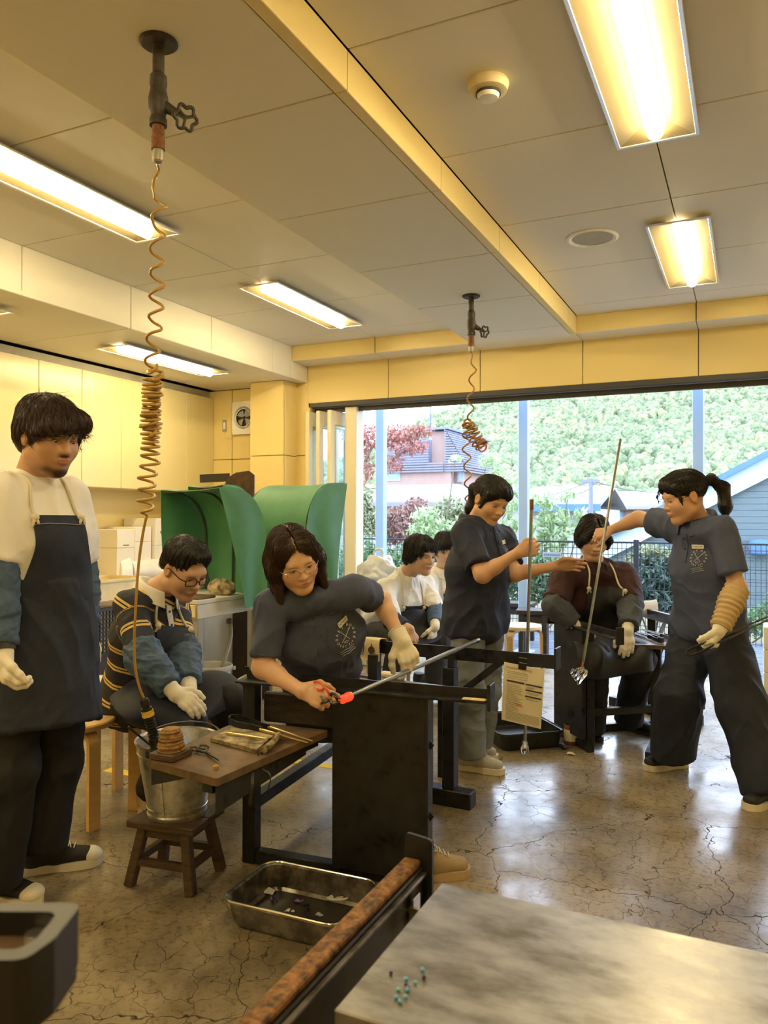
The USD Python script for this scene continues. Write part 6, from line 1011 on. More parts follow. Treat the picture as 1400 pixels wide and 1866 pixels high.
# ---- hair: a shell round the skull with combed locks
def hair_mesh(H, style, h, seed=1):
    S = Solid(h); k = H.s; e = lambda c, r, kk=0.02, op=1: S.ell(H.P(*c), np.array(r)*k, H.A, kk*k, op); c_ = lambda a, b, r0, r1, kk=0.02, op=1: S.cap(H.P(*a), H.P(*b), r0*k, r1*k, kk*k, 0, op)
    amp = 0.0035
    if style == 'mop':
        e((0, -.012, .052), (.090, .108, .088)); e((0, -.070, -.012), (.070, .045, .070), .03); c_((-.055, .068, .062), (.035, .090, .040), .030, .024, .03); c_((.035, .086, .050), (.072, .050, .018), .026, .020, .03); c_((-.06, .06, .05), (-.075, .038, -.005), .028, .016, .03)
        for s in (-1, 1): e((s*.074, -.015, .012), (.020, .050, .050), .02)
        e((0.012, .120, -.040), (.066, .050, .066), .012, -1); e((0, .05, -.085), (.1, .075, .055), .01, -1)
        for s in (-1, 1): e((s*.095, .0, -.018), (.03, .024, .034), .008, -1)
        amp = 0.006
    elif style == 'short':
        e((0, -.014, .052), (.081, .102, .080)); e((0, .045, .094), (.060, .050, .030), .03); e((0, -.070, .0), (.064, .042, .06), .03)
        e((0, .114, .018), (.090, .056, .084), .010, -1); e((0, .03, -.062), (.12, .12, .076), .01, -1)
        for s in (-1, 1): e((s*.100, .03, -.012), (.034, .06, .052), .008, -1)
        amp = 0.006
    elif style == 'long':
        e((0, -.016, .046), (.086, .106, .086)); c_((0, -.060, .02), (0, -.075, -.150), .070, .055, .04)
        for s in (-1, 1):
            c_((s*.055, .045, .080), (s*.084, .030, -.010), .026, .022, .03); c_((s*.084, .030, -.010), (s*.092, .030, -.170), .024, .012, .03); c_((s*.080, -.01, .0), (s*.090, -.015, -.185), .034, .020, .03); c_((s*.065, -.05, .0), (s*.07, -.055, -.180), .04, .025, .03)
        e((0.004, .118, -.030), (.068, .080, .118), .012, -1); e((0, .10, .11), (.005, .14, .045), .010, -1)
        amp = 0.0035
    elif style in ('tail', 'tail2'):
        e((0, -.014, .044), (.082, .103, .082)); e((0, .02, .06), (.082, .082, .062), .02)
        e((0.006, .122, -.012), (.064, .056, .084), .012, -1); e((0, .03, -.090), (.12, .105, .062), .012, -1)
        for s in (-1, 1): e((s*.092, .004, -.022), (.026, .030, .040), .008, -1)
        if style == 'tail':
            for s in (-1, 1): c_((s*.066, .050, .050), (s*.076, .028, -.035), .016, .008, .02)
            c_((-.062, .060, .058), (.01, .080, .088), .018, .016, .02); c_((.062, .060, .052), (.02, .080, .086), .018, .016, .02)
            c_((0, -.100, .03), (0, -.128, .0), .018, .030, .02); c_((0, -.128, .0), (0, -.118, -.10), .030, .024, .03); c_((0, -.118, -.10), (0.0, -.105, -.165), .024, .006, .03)
        else:
            for s in (-1, 1): c_((s*.060, .060, .055), (s*.070, .052, -.002), .012, .005, .012); c_((s*.070, .052, -.002), (s*.069, .050, -.030), .005, .002, .012)
            c_((-.062, .060, .058), (.0, .080, .088), .016, .016, .02); c_((.062, .060, .052), (.0, .080, .088), .016, .016, .02); c_((.02, .088, .078), (.045, .112, .03), .006, .0025, .01); c_((.045, .112, .03), (.052, .108, -.005), .0025, .0015, .01)
            c_((0, -.096, .035), (0, -.150, .045), .014, .018, .015); c_((0, -.150, .045), (0, -.192, -.010), .020, .026, .02); c_((0, -.192, -.010), (0.0, -.180, -.095), .028, .030, .02); c_((0, -.180, -.095), (0, -.165, -.150), .03, .010, .02)
    elif style == 'wavy':
        e((0, -.012, .05), (.092, .108, .088)); e((0, -.070, -.02), (.076, .048, .075), .03)
        for s in (-1, 1): c_((s*.05, .07, .075), (s*.076, .058, .025), .024, .012, .03); e((s*.078, -.018, .0), (.020, .046, .048), .03)
        e((0, .118, -.026), (.072, .062, .088), .012, -1); e((0, .03, -.092), (.12, .09, .055), .012, -1); amp = 0.008
    elif style == 'bowl':
        e((0, -.012, .050), (.086, .105, .086)); c_((-.06, .066, .045), (.06, .066, .045), .028, .028, .03); e((0, -.06, .0), (.072, .05, .06), .03)
        e((0, .125, -.040), (.072, .055, .075), .01, -1); e((0, .03, -.085), (.12, .12, .06), .01, -1)
        for s in (-1, 1): e((s*.095, .01, -.02), (.026, .035, .04), .008, -1)
    elif style == 'part':
        e((0, -.012, .048), (.088, .106, .086)); e((0, -.06, -.015), (.076, .05, .075), .03)
        for s in (-1, 1): c_((s*.02, .082, .085), (s*.070, .072, .015), .022, .016, .03); c_((s*.070, .072, .015), (s*.080, .040, -.045), .018, .010, .02); e((s*.080, -.01, -.01), (.020, .05, .055), .03)
        e((0, .122, -.040), (.060, .060, .090), .012, -1); e((0, .12, .10), (.005, .12, .06), .012, -1)
    v, f = S.mesh(); n = vnormals(v, f); q = H.L(v); th = np.arctan2(q[:, 0], -q[:, 1]+0.02); rad = np.hypot(q[:, 0], q[:, 1])
    wob = 1.2*meshkit.noise(q*14+seed); a = meshkit.noise(np.stack([th*7+seed+wob, q[:, 2]*14+rad*10+wob, rad*9], 1)); b = meshkit.noise(np.stack([th*22+seed+wob*2, q[:, 2]*20+rad*14, rad*12], 1))
    lump = meshkit.noise(q*16+seed*3)
    return v+n*((amp*k)*((1-np.abs(2*a-1)*2)*0.5+(b-0.5)*0.9+(lump-0.5)*(1.6 if amp > .005 else .5)))[:, None], f
def hair_strands(t, H, m, style, mt, n, seed, step=.0085, k=8):
    """combed strands lying on the hair and running past its edges"""
    from scipy.spatial import cKDTree
    v, f = m; nr_ = vnormals(v, f); r = np.random.default_rng(seed); L0 = H.L(v); ok = np.where(L0[:, 2] > -.02)[0]; i = r.choice(ok, n); tr = cKDTree(v)
    p = v[i]+nr_[i]*0.0006; pts = [p]; gone = np.zeros(n, bool); jit = r.normal(size=(n, 3))*.16; d0 = None
    for q in range(k-1):
        L = H.L(p)
        if style in ('tail', 'tail2'): d = np.array([0, -.115, .02])-L+np.array([0, 0, .05])*np.clip(.1-L[:, 2:3], 0, 1)
        elif style in ('long', 'part'): d = np.stack([np.sign(L[:, 0])*np.clip(.09-np.abs(L[:, 0]), 0, .1)*1.6, -.02+0*L[:, 0], -.05-.5*np.clip(np.abs(L[:, 0])-.03, 0, 1)-0*L[:, 0]], 1)
        else: d = L-np.array([.02, -.055, .15])+np.array([0, 0, -.02])
        d = d/np.maximum(np.linalg.norm(d, axis=1, keepdims=True), 1e-6)+jit; w = d[:, :1]*H.x+d[:, 1:2]*H.y+d[:, 2:]*H.z
        _, j = tr.query(p); nn = nr_[j]; w = w-nn*(w*nn).sum(1, keepdims=True); w /= np.maximum(np.linalg.norm(w, axis=1, keepdims=True), 1e-6)
        if d0 is not None: w = np.where(gone[:, None], d0, w)
        d0 = w; p2 = p+w*step*H.s; dd, j = tr.query(p2); gone |= dd > .007; p2 = np.where(gone[:, None], p2, v[j]+nr_[j]*(.0006+.0016*r.random((n, 1)))*.9+(p2-v[j])*.55); pts.append(p2); p = p2
    P = np.stack(pts, 1); path = numbered(t.path+'/hair_strands'); c = UsdGeom.BasisCurves.Define(stage, path); c.CreateTypeAttr('linear'); c.CreateCurveVertexCountsAttr(Vt.IntArray([k]*n)); c.CreatePointsAttr(Vt.Vec3fArray.FromNumpy((P-t.base).reshape(-1, 3).astype(np.float32)))
    c.CreateWidthsAttr(Vt.FloatArray.FromNumpy(np.tile(np.linspace(.0022, .0005, k), n).astype(np.float32))); c.SetWidthsInterpolation('vertex'); UsdShade.MaterialBindingAPI.Apply(c.GetPrim()).Bind(M[mt]); cdata(c.GetPrim(), None, None, None, 'stuff')
def head_parts(t, H, style, hcol, h, brow=(0.0, 0.8), open_eye=0.5, gaze=-0.35, seed=1, brow_w=1.0):
    k = H.s
    for s in (-1, 1):
        c = H.P(s*.032, .0752, -.0015); g = trimesh.creation.icosphere(3, 0.0138*k); d = unit(H.y+H.z*gaze+H.x*0.0); an = np.degrees(np.arccos(np.clip((g.vertices/(0.0138*k))@d, -1, 1)))
        col = np.where(an[:, None] < 26, np.array([[0.03, 0.018, 0.012]]), np.array([[0.72, 0.68, 0.64]])); g.apply_translation(c); part(t, 'eye', (g.vertices, g.faces), 'eyeball', tint=col)
        o = 0.0052*open_eye+0.0008; xs = np.linspace(-1, 1, 9); p = [H.P(s*.032+q*.0145, .0893-0.0045*q*q, -.0025+o*(1-q*q)*1.05+0.0004) for q in xs]; part(t, 'eyelash', tube(p, np.r_[0.0006, np.full(7, 0.0012), 0.0007]*k*1.1, 5), hcol, smooth=True)
        p = [H.P(s*(.012+.040*q), .0915-.020*q*q-.002*q, .0185+.0065*math.sin(2.3*q+.2)-.004*q) for q in np.linspace(0, 1, 9)]; part(t, 'eyebrow', tube(p, np.array([.0018, .0028, .003, .003, .0028, .0025, .002, .0014, .0006])*k*brow_w, 6), hcol, smooth=True)
    hm = hair_mesh(H, style, h, seed); part(t, 'hair', hm, hcol, smooth=True); hair_strands(t, H, hm, style, hcol, 1500, seed, k=4 if style == 'short' else 7)
def glasses(t, H, mt, rx, rz, sq, r=0.0013):
    k = H.s; y0 = .1035; rim = []
    for s in (-1, 1):
        a = np.linspace(0, 2*np.pi, 33); cs, sn = np.cos(a), np.sin(a); X = np.sign(cs)*np.abs(cs)**sq*rx; Zz = np.sign(sn)*np.abs(sn)**sq*rz
        p = [H.P(s*.034+x, y0-abs(s*.034+x)*0.10, -.006+z) for x, z in zip(X, Zz)]; part(t, 'rim', tube(p, r*k, 6, False), mt)
        q = [H.P(s*.034+x*.97, y0-abs(s*.034+x)*0.10, -.006+z*.97) for x, z in zip(X[:-1], Zz[:-1])]; n = len(q); v = np.vstack([np.array(q), np.mean(q, 0)[None]]); part(t, 'lens', (v, np.array([(i, (i+1) % n, n) for i in range(n)])), 'lens', smooth=True)
        part(t, 'temple', tube([H.P(s*(.034+rx), y0-(.034+rx)*0.10, .0), H.P(s*.074, .07, .0), H.P(s*.0815, .0, .010), H.P(s*.079, -.022, -.004)], r*k*1.1, 6), mt)
    part(t, 'bridge', tube([H.P(-.034+rx, y0-.001, -.003), H.P(0, y0+.003, .0), H.P(.034-rx, y0-.001, -.003)], r*k, 6), mt)
# ---- shoes
def shoe(t, ankle, toe, ln, style, name='shoe'):
    """ankle, toe: points on the floor under the ankle and at the toe tip"""
    a, b = V(*ankle), V(*toe); z0 = min(a[2], b[2]); d = unit((b-a)*V(1, 1, 0)); sd = V(-d[1], d[0], 0); heel = b-d*ln; heel[2] = z0; P = lambda x, y, z: V(heel[0], heel[1], z0)+d*x*ln+sd*y+V(0, 0, z); Z = V(0, 0, 1)
    up, sole, lace = {'canvas': ('shoe_black', 'rubber_white', 'lace_white'), 'sneaker': ('shoe_grey', 'sole_cream', 'lace_grey'), 'trainer': ('shoe_tan', 'sole_tan', 'lace_grey'), 'run': ('shoe_black', 'sole_cream', 'shoe_black'), 'boot': ('shoe_black', 'shoe_black', 'shoe_black')}[style]
    oy = [(0.0, .0), (0.02, .030), (0.15, .034), (0.4, .033), (0.65, .045), (0.82, .044), (0.95, .028), (1.0, .0)]; xs = np.array(oy)[:, 0]; from scipy.interpolate import PchipInterpolator as PI
    w = PI(xs, np.array(oy)[:, 1]); q = np.linspace(0, 1, 26); q = 0.5-0.5*np.cos(q*np.pi); pl = Polygon([(x*ln, w(x)) for x in q]+[(x*ln, -w(x)) for x in q[::-1][1:-1]]).buffer(0.003); hs = 0.030 if style != 'boot' else 0.022
    part(t, 'sole', prism(pl, hs, P(0, 0, 0.001), d, sd), sole)
    S = Solid(0.005); S.ecap(P(.12, 0, .05), P(.45, 0, .06), (.033, .05), (.037, .042), sd, .03); S.ecap(P(.45, 0, .052), P(.86, 0, .040), (.040, .040), (.038, .026), sd, .03); S.cap(P(.16, 0, .06), P(.18, 0, .105 if style != 'boot' else .19), .042, .044, .03, 1)
    S.region(lambda x, y, z: (z0+hs-0.004)-z+0*x+0*y); up_mesh = S.mesh(); part(t, 'upper', up_mesh, up, smooth=True)
    if style == 'canvas':
        part(t, 'toe_cap', Solid(0.004).ell(P(.86, 0, .036), (.040*1.05, .045, .031), [d, sd, Z], .01).region(lambda x, y, z: np.maximum((z0+hs-0.006)-z+0*x, .80*ln-((x-heel[0])*d[0]+(y-heel[1])*d[1]))).mesh(), 'rubber_white', smooth=True)
    if style != 'boot':
        from scipy.spatial import cKDTree
        tr = cKDTree(up_mesh[0][:, :2]); top = lambda x, y: (lambda p: V(p[0], p[1], max(up_mesh[0][i][2] for i in tr.query(p[:2], 6)[1])+0.002))(P(x, y, 0))
        for k, x in enumerate((.44, .51, .58, .65)):
            part(t, 'lace', tube(spline([top(x, -.022), top(x+.015, 0)+V(0, 0, .003), top(x+.03, .022)], 8), 0.0026, 5), lace)
            if k < 3: part(t, 'lace', tube(spline([top(x, .022), top(x+.015, 0)+V(0, 0, .003), top(x+.03, -.022)], 8), 0.0026, 5), lace)
        for s in (-1, 1):
            u = np.linspace(0, 2*np.pi, 13); part(t, 'lace_loop', tube([top(.43, 0)+V(0, 0, .008)+sd*s*(.016-.014*np.cos(q_))+d*0.012*np.sin(q_)-V(0, 0, .008)*(1-np.cos(q_))*.6 for q_ in u], 0.0024, 5, False), lace)
# ---- materials of the figures
def skin_mat(name, c): mat(name, c, 0.48, var=0.05, scale=25, tint=True, spec=0.4)
skin_mat('skin_warm', (0.60, 0.36, 0.22)); skin_mat('skin_fair', (0.68, 0.43, 0.28)); skin_mat('skin_tan', (0.54, 0.31, 0.175))
mat('frame_pink', (0.72, 0.58, 0.48), 0.2, metal=0.8)
mat('eyeball', (1, 1, 1), 0.15, var=0.0, tint=True)
def hair_mat(name, c, c2):
    M[name] = usdkit.material(stage, '/World/Looks/'+name, {'g': ('geometry', {}), 'mp': ('mapping', {'scale': (260, 260, 22)}), 'n': ('noise_texture', {'scale': 1.0, 'detail': 3.0}), 'r': ('rgb_ramp', {'ramp': [(0.35, c2), (0.65, c)]}), 'b': ('bump', {'strength': 0.6, 'distance': 0.002}), 'p': ('principled_bsdf', {'roughness': 0.42, 'specular_ior_level': 0.40})},
        [('g.position', 'mp.vector'), ('mp.vector', 'n.vector'), ('n.fac', 'r.fac'), ('r.color', 'p.base_color'), ('n.fac', 'b.height'), ('b.normal', 'p.normal')], surface='p.BSDF')
hair_mat('hair_black', (0.016, 0.012, 0.011), (0.006, 0.005, 0.005)); hair_mat('hair_brown', (0.050, 0.024, 0.014), (0.018, 0.009, 0.006))
F_ = {}
mat('tee_white', (0.84, 0.83, 0.80), 0.8, var=0.03, **F_); mat('polo_grey', (0.058, 0.075, 0.150), 0.75, var=0.1, scale=30, **F_); mat('polo_navy', (0.014, 0.020, 0.052), 0.75, var=0.1, scale=30, **F_); mat('shirt_burgundy', (0.036, 0.008, 0.010), 0.8, var=0.2, scale=30, **F_)
mat('denim_dark', (0.014, 0.020, 0.040), 0.75, var=0.25, scale=45, **F_); mat('denim_bib', (0.026, 0.038, 0.075), 0.75, var=0.25, scale=45, **F_); mat('denim_mid', (0.060, 0.105, 0.190), 0.75, var=0.3, scale=22, **F_); mat('denim_grey', (0.17, 0.195, 0.22), 0.75, var=0.3, scale=12, **F_); mat('denim_navy', (0.012, 0.018, 0.040), 0.75, var=0.25, scale=20, **F_); mat('cloth_black', (0.007, 0.008, 0.011), 0.75, var=0.2, scale=30, **F_); mat('cloth_grey', (0.045, 0.050, 0.060), 0.75, var=0.15, scale=30, **F_); mat('apron_black', (0.007, 0.008, 0.012), 0.6, var=0.2, **F_); mat('cover_grey', (0.055, 0.066, 0.085), 0.8, var=0.15, **F_)
mat('glove', (0.84, 0.80, 0.68), 0.85, var=0.04, bump=0.0012, bscale=420); mat('strap_cream', (0.72, 0.66, 0.52), 0.8, bump=0.001, bscale=500); mat('sleeve_tan', (0.56, 0.41, 0.22), 0.85, var=0.1, scale=20, bump=0.001, bscale=500); mat('stitch', (0.34, 0.36, 0.38), 0.8); mat('badge', (0.78, 0.74, 0.58), 0.4); mat('print_white', (0.72, 0.72, 0.70), 0.7); mat('print_soft', (0.50, 0.50, 0.52), 0.7)
mat('shoe_black', (0.016, 0.016, 0.018), 0.6, var=0.2); mat('rubber_white', (0.80, 0.76, 0.66), 0.45, var=0.05); mat('lace_white', (0.82, 0.80, 0.74), 0.8); mat('shoe_grey', (0.44, 0.43, 0.40), 0.75, var=0.1); mat('sole_cream', (0.74, 0.68, 0.56), 0.55); mat('lace_grey', (0.55, 0.52, 0.47), 0.8); mat('shoe_tan', (0.36, 0.27, 0.16), 0.75, var=0.15); mat('sole_tan', (0.50, 0.38, 0.24), 0.6); mat('button', (0.05, 0.05, 0.06), 0.3); mat('collar_white', (0.82, 0.80, 0.74), 0.75)
n_ = {'at': ('attribute', {'attribute': 'tint'}), 's': ('separate_color', {}), 'm': ('math', {'math_type': 'multiply', 'value2': 1/0.092}), 'f': ('math', {'math_type': 'fraction'}), 'r': ('rgb_ramp', {'interpolate': False, 'ramp': [(0.0, (0.020, 0.022, 0.034)), (0.42, (0.72, 0.52, 0.17)), (0.53, (0.020, 0.022, 0.034)), (0.60, (0.72, 0.52, 0.17)), (0.71, (0.020, 0.022, 0.034))]}), 'p': ('principled_bsdf', {'roughness': 0.8})}
M['rugby_stripes'] = usdkit.material(stage, '/World/Looks/rugby_stripes', n_, [('at.color', 's.color'), ('s.r', 'm.value1'), ('m.value', 'f.value1'), ('f.value', 'r.fac'), ('r.color', 'p.base_color')], surface='p.BSDF')
# ================================================================== people
J = dep
lerp = lambda a, b, t: V(*a)*(1-t)+V(*b)*t
def torso(S, j, g=0.0, w=1.0, low=True, hem=0.0, flat=0, k=0.05, depth=1.0):
    xd = j['shL']-j['shR']; pel, ch, nk = j['pel'], j['chest'], j['neck']; wst = lerp(pel, ch, .5); up = unit(ch-pel)
    if low: S.ecap(pel-up*hem, wst, ((.158*w+g+(.020 if hem else 0)), (.112*w*depth+g+(.012 if hem else 0))), ((.138*w+g), (.104*w*depth+g)), xd, k, flat)
    S.ecap(wst, ch, ((.138*w+g), (.104*w*depth+g)), ((.162*w+g), (.112*w*depth+g)), xd, k); S.ecap(ch, lerp(ch, nk, .72), ((.162*w+g), (.112*w*depth+g)), ((.105*w+g), (.072*w+g)), xd, k)
    m = lerp(j['shL'], j['shR'], .5); S.cap(lerp(j['shR'], m, .12), lerp(j['shL'], m, .12), .047*w+g, .047*w+g, k)
def arm(S, sh, el, wr, g=0.0, w=1.0, a=0.0, b=2.0, flat=1, k=0.03, r=(.045, .041, .038, .026)):
    """upper arm and forearm; a..b: the stretch that is built, 1 = the elbow, 2 = the wrist"""
    P = lambda t: lerp(sh, el, t) if t <= 1 else lerp(el, wr, t-1); R = lambda t: (r[0]+(r[1]-r[0])*t if t <= 1 else r[2]+(r[3]-r[2])*(t-1))*w+g
    cut = [a]+[q for q in (1.0, 1.35) if a < q < b]+[b]
    for i, (p, q) in enumerate(zip(cut, cut[1:])): S.cap(P(p), P(q), R(p) if p != 1.35 else R(p)*1.0, R(q), k, (flat & 1 if q == b else 0) | ((flat & 2) if p == a else 0))
_trees = {}
def project(m, o, d):
    """the point of the mesh that is met first along d from o, with its normal"""
    from scipy.spatial import cKDTree
    key = (id(m), tuple(np.round(d, 6)))
    if key not in _trees:
        x, y, z = frame(d); _trees[key] = (m, x, y, cKDTree(np.stack([m[0]@x, m[0]@y], 1)), m[0]@z, vnormals(*m))
    _, x, y, tr, t, n = _trees[key]; q = [o@x, o@y]; i = tr.query_ball_point(q, .010)
    if not i: return None
    i = np.array(i); i = i[t[i] < t[i].min()+.025]; w = 1/(1e-4+((m[0][i]@x-q[0])**2+(m[0][i]@y-q[1])**2)); w /= w.sum(); tt = (t[i]*w).sum(); nn = unit((n[i]*w[:, None]).sum(0)); return o+unit(d)*(tt-o@unit(d)), nn
def front_dir(j):
    x = unit(j['shL']-j['shR']); z = unit(j['neck']-j['pel']); y = unit(np.cross(x, z)); return y   # wearer's left x up = front
def on_chest(m, j, s, h):
    """point of the clothes s metres to the wearer's left of the breastbone and h metres below the neck base"""
    x = unit(j['shL']-j['shR']); z = unit(j['neck']-j['chest']); y = unit(np.cross(x, z)); o = j['neck']-z*h+x*s+y*0.45; return project(m, o, -y)
def collar(t, j, mt, r=0.070, h=0.046, open_=0.42, label=None):
    z = unit(j['neck']-j['chest']+np.array([0, 0, 0.06])); x = unit(j['shL']-j['shR']); y = unit(np.cross(x, z)); o = j['neck']+z*0.004; A = np.linspace(open_, 2*np.pi-open_, 36); g = []
    for a in A:
        d = y*math.cos(a)+x*math.sin(a); fr = 0.5+0.5*math.cos(a); g.append([o+d*(r-.006)+z*(0.004-.02*fr)+y*0.012*fr, o+d*(r-.004)+z*(h*.75-.035*fr)+y*0.012*fr, o+d*(r+.006)+z*(h-.035*fr)+y*0.012*fr, o+d*(r+.018)+z*(h*.6-.035*fr)+y*0.013*fr, o+d*(r+.034)+z*(-0.012-.040*fr)+y*0.018*fr])
    g = np.array([spline(q, 12) for q in g]); part(t, 'collar', sheet(g, 0.004), mt, label, smooth=40)
def placket(t, m, j, mt, L=0.15, s=0.0, buttons=2):
    g = []
    for h in np.linspace(0.035, 0.035+L, 10):
        row = [on_chest(m, j, s+q, h) for q in (-.016, -.008, 0, .008, .016)]
        if any(q is None for q in row): continue
        g.append([q[0]+q[1]*0.003 for q in row])
    if len(g) > 2: part(t, 'placket', sheet(np.array(g), 0.003), mt)
    for k in range(buttons):
        q = on_chest(m, j, s, 0.06+0.055*k)
        if q: part(t, 'button', cyl(q[0]+q[1]*0.004, q[0]+q[1]*0.0075, 0.0055, n=12), 'button')
def badge(t, m, j, s, h, w=0.062, hh=0.02, mt='badge'):
    q = on_chest(m, j, s, h)
    if not q: return
    p, n = q; up = unit(unit(j['neck']-j['pel'])-n*np.dot(unit(j['neck']-j['pel']), n)); x = np.cross(up, n); b = part(t, 'name_badge', cbox(p+n*0.005, (w, hh, 0.003), 0.0008, [x, up, n]), mt, 'pale name badge'); part(b, 'print', [cbox(p+n*0.0069+x*(k-1.6)*0.013+up*(0.003*(k % 2)), (0.010, 0.0022, 0.0006), 0, [x, up, n]) for k in range(4)], 'ink')
def emblem(t, m, j, s, h, R=0.034, mt='print_white'):
    x0 = unit(j['shL']-j['shR']); z0 = unit(j['neck']-j['chest']); G = []
    def put(txt, a, r, size, flip=False):
        q = on_chest(m, j, s+r*math.sin(a), h-r*math.cos(a))
        if not q: return
        p, n = q; up = z0*math.cos(a)+x0*math.sin(a); up = -up if flip else up; up = unit(up-n*np.dot(up, n)); X = np.cross(up, n)
        g = meshkit.text_mesh(txt, size, 0.0008, True); c = g.bounds.mean(0); M4 = np.eye(4); M4[:3, 0], M4[:3, 1], M4[:3, 2] = X, up, n; g.apply_translation((-c[0], -c[1], 0)); g.apply_transform(M4); g.apply_translation(p+n*0.003); G.append(g)
    for i, ch in enumerate('CRAFT'): put(ch, math.radians(-118+i*25), R, R*0.27)
    for i, ch in enumerate('HOUSE'): put(ch, math.radians(18+i*25), R, R*0.27)
    for i, ch in enumerate('EST'): put(ch, math.radians(222-i*17), R, R*0.22, True)
    for a in (140, 152, 164): put('I', math.radians(a), R, R*0.2, True)
    def line(pts, r=0.0011):
        P = [on_chest(m, j, s+a*R, h-b*R) for a, b in pts]
        if all(P): G.append(tube([p+n*0.0022 for p, n in P], r, 5))
    line(((-.45, -.5), (0, 0), (.45, .5))); line(((.45, -.5), (0, 0), (-.45, .5))); line(((-.5, .45), (-.35, .55), (-.55, .6))); line(((.5, .45), (.6, .6), (.35, .55))); line(((-.25, -.55), (0, -.7), (.25, -.55), (0, -.45), (-.25, -.55)))
    if G: part(t, 'chest_emblem', G, mt, 'round white emblem of lettering and crossed tools')
    G2 = []
    for k in range(3):
        P = [on_chest(m, j, s+(a+.1*k)*R, h+(1.35+.24*k-.25*a+.05*math.sin(9*a+k))*R) for a in np.linspace(-.75, .75, 9)]
        if all(P): G2.append(tube([p+n*0.0022 for p, n in P], 0.0009, 5))
    if G2: part(t, 'chest_script', G2, 'print_soft', 'thin lines of handwriting')
def straps(t, m, j, s, h, mt='strap_cream', knot=True, r=0.0056):
    """two cords from the bib corners up over the shoulders to behind the neck, knotted at the bib"""
    z = unit(j['neck']-j['chest']); x = unit(j['shL']-j['shR']); y = unit(np.cross(x, z))
    for sg in (-1, 1):
        P = []
        for a, b in ((1.0, h), (.97, h*.72), (.92, h*.45), (.86, h*.22)):
            q = on_chest(m, j, sg*s*a, b)
            if q: P.append(q[0]+q[1]*0.006)
        P += [j['neck']+x*sg*0.072+y*0.028+z*0.022, j['neck']+x*sg*0.062-y*0.03+z*0.035, j['neck']+x*sg*0.02-y*0.072+z*0.030]
        part(t, 'strap', tube(spline(P, 30), r, 7), mt, smooth=True)
        q = on_chest(m, j, sg*s, h+0.012)
        if q and knot:
            p, n = q; g = [ico(p+n*0.015, 0.014, 2)]+[tube(spline([p+n*0.014, p+n*0.02+x*0.006*k-z*0.014, p+n*0.014+x*0.012*k-z*0.03], 8), np.linspace(0.0075, 0.0045, 8), 6) for k in (-1, 1)]; part(t, 'strap_knot', g, mt, 'knotted cord end', smooth=40)
def bib(m, j, wt, wb, top, bottom, front, seed=1, th=0.006):
    """the bib: a sheet laid over the front of the clothes. widths at top and bottom, heights below the neck"""
    z = unit(j['neck']-j['chest']); g = []
    for h in np.linspace(top, bottom, 26):
        q = (h-top)/(bottom-top); w = wt+(wb-wt)*q**2.2; row = []
        for s in np.linspace(-w, w, 21):
            p = on_chest(m, j, s, h); row.append(p[0]+p[1]*0.008 if p is not None else (row[-1] if row else j['chest']))
        g.append(row)
    g = np.array(g); from scipy.ndimage import gaussian_filter
    for k in range(3): g[..., k] = gaussian_filter(g[..., k], 1.2, mode='nearest')
    y = front_dir(j); g += y*0.004+y*(0.010*(meshkit.fbm(g*9+seed, 2)-0.5))[..., None]; return sheet(g, th)
def drape(rows, th=0.006, n=(30, 40), amp=0.0, seed=0, freq=5):
    """a cloth through rows of points, with soft folds"""
    R = np.array([spline(r, n[1]) for r in rows]); R = np.array([spline(R[:, k], n[0]) for k in range(n[1])]).transpose(1, 0, 2)
    if amp:
        N = np.cross(np.gradient(R, axis=0), np.gradient(R, axis=1)); N /= np.maximum(np.linalg.norm(N, axis=2, keepdims=True), 1e-9); R = R+N*(amp*2*(meshkit.fbm(R*freq*np.array([1, 1, .5])+seed, 2)-0.5))[..., None]
    return sheet(R, th)
def legs(S, j, r=(.088, .066, .062), g=0.0, k=0.04, flat=1, wide=None, side=('R', 'L')):
    for s in side:
        S.cap(j['hip'+s], j['kn'+s], r[0]+g, r[1]+g, k); S.cap(j['kn'+s], j['an'+s], r[1]+g-.002, r[2]+g, k, flat)
def pelvis(S, j, w=1.0, g=0.0): hl, hr = lerp(j['hipL'], j['hipR'], .12), lerp(j['hipR'], j['hipL'], .12); S.ecap(hr, hl, (.095*w+g, .092*w+g), (.095*w+g, .092*w+g), (0, 0, 1), .05); S.ecap(lerp(j['hipR'], j['hipL'], .5), lerp(lerp(j['hipR'], j['hipL'], .5), j['chest'], .3), (.15*w+g, .105*w+g), (.140*w+g, .10*w+g), j['shL']-j['shR'], .05)
def hips_over(S, j, drop, r=.115):
    for s in 'RL': q = lerp(j['hip'+s], j['pel'], .30); S.cap(q+V(0, 0, .07), q-V(0, 0, drop), r-.012, r, .06, 1)
def person(label, j, H, skin, style, hcol, hh=0.0032, bare=(), hands={}, w=1.0, seed=1, beard=0, open_eye=.5, gaze=-.35, jaw=1.0, nr=.052, brow_w=1.0, blush=.1):
    t = thing('person', label, 'person', (*((j['anR']+j['anL'])/2)[:2], 0))
    S = Solid(hh); add_head(S, H, j['neck'], open_eye, jaw, nr); torso(S, j, -.022, w)
    for s in 'RL': arm(S, j['sh'+s], j['el'+s], j['wr'+s], 0 if s in bare else -.006, w, flat=0)
    for s, kw in hands.items(): hand(S, j['wr'+s], **kw)
    for a, b, ra, rb in j.get('extra', ()): S.cap(a, b, ra, rb, .02)
    v, f = S.mesh(); part(t, 'body', (v, f), skin, tint=head_tint(v, H, None, beard=beard, blush=blush)); head_parts(t, H, style, hcol, hh*.95, open_eye=open_eye, gaze=gaze, seed=seed, brow_w=brow_w); return t
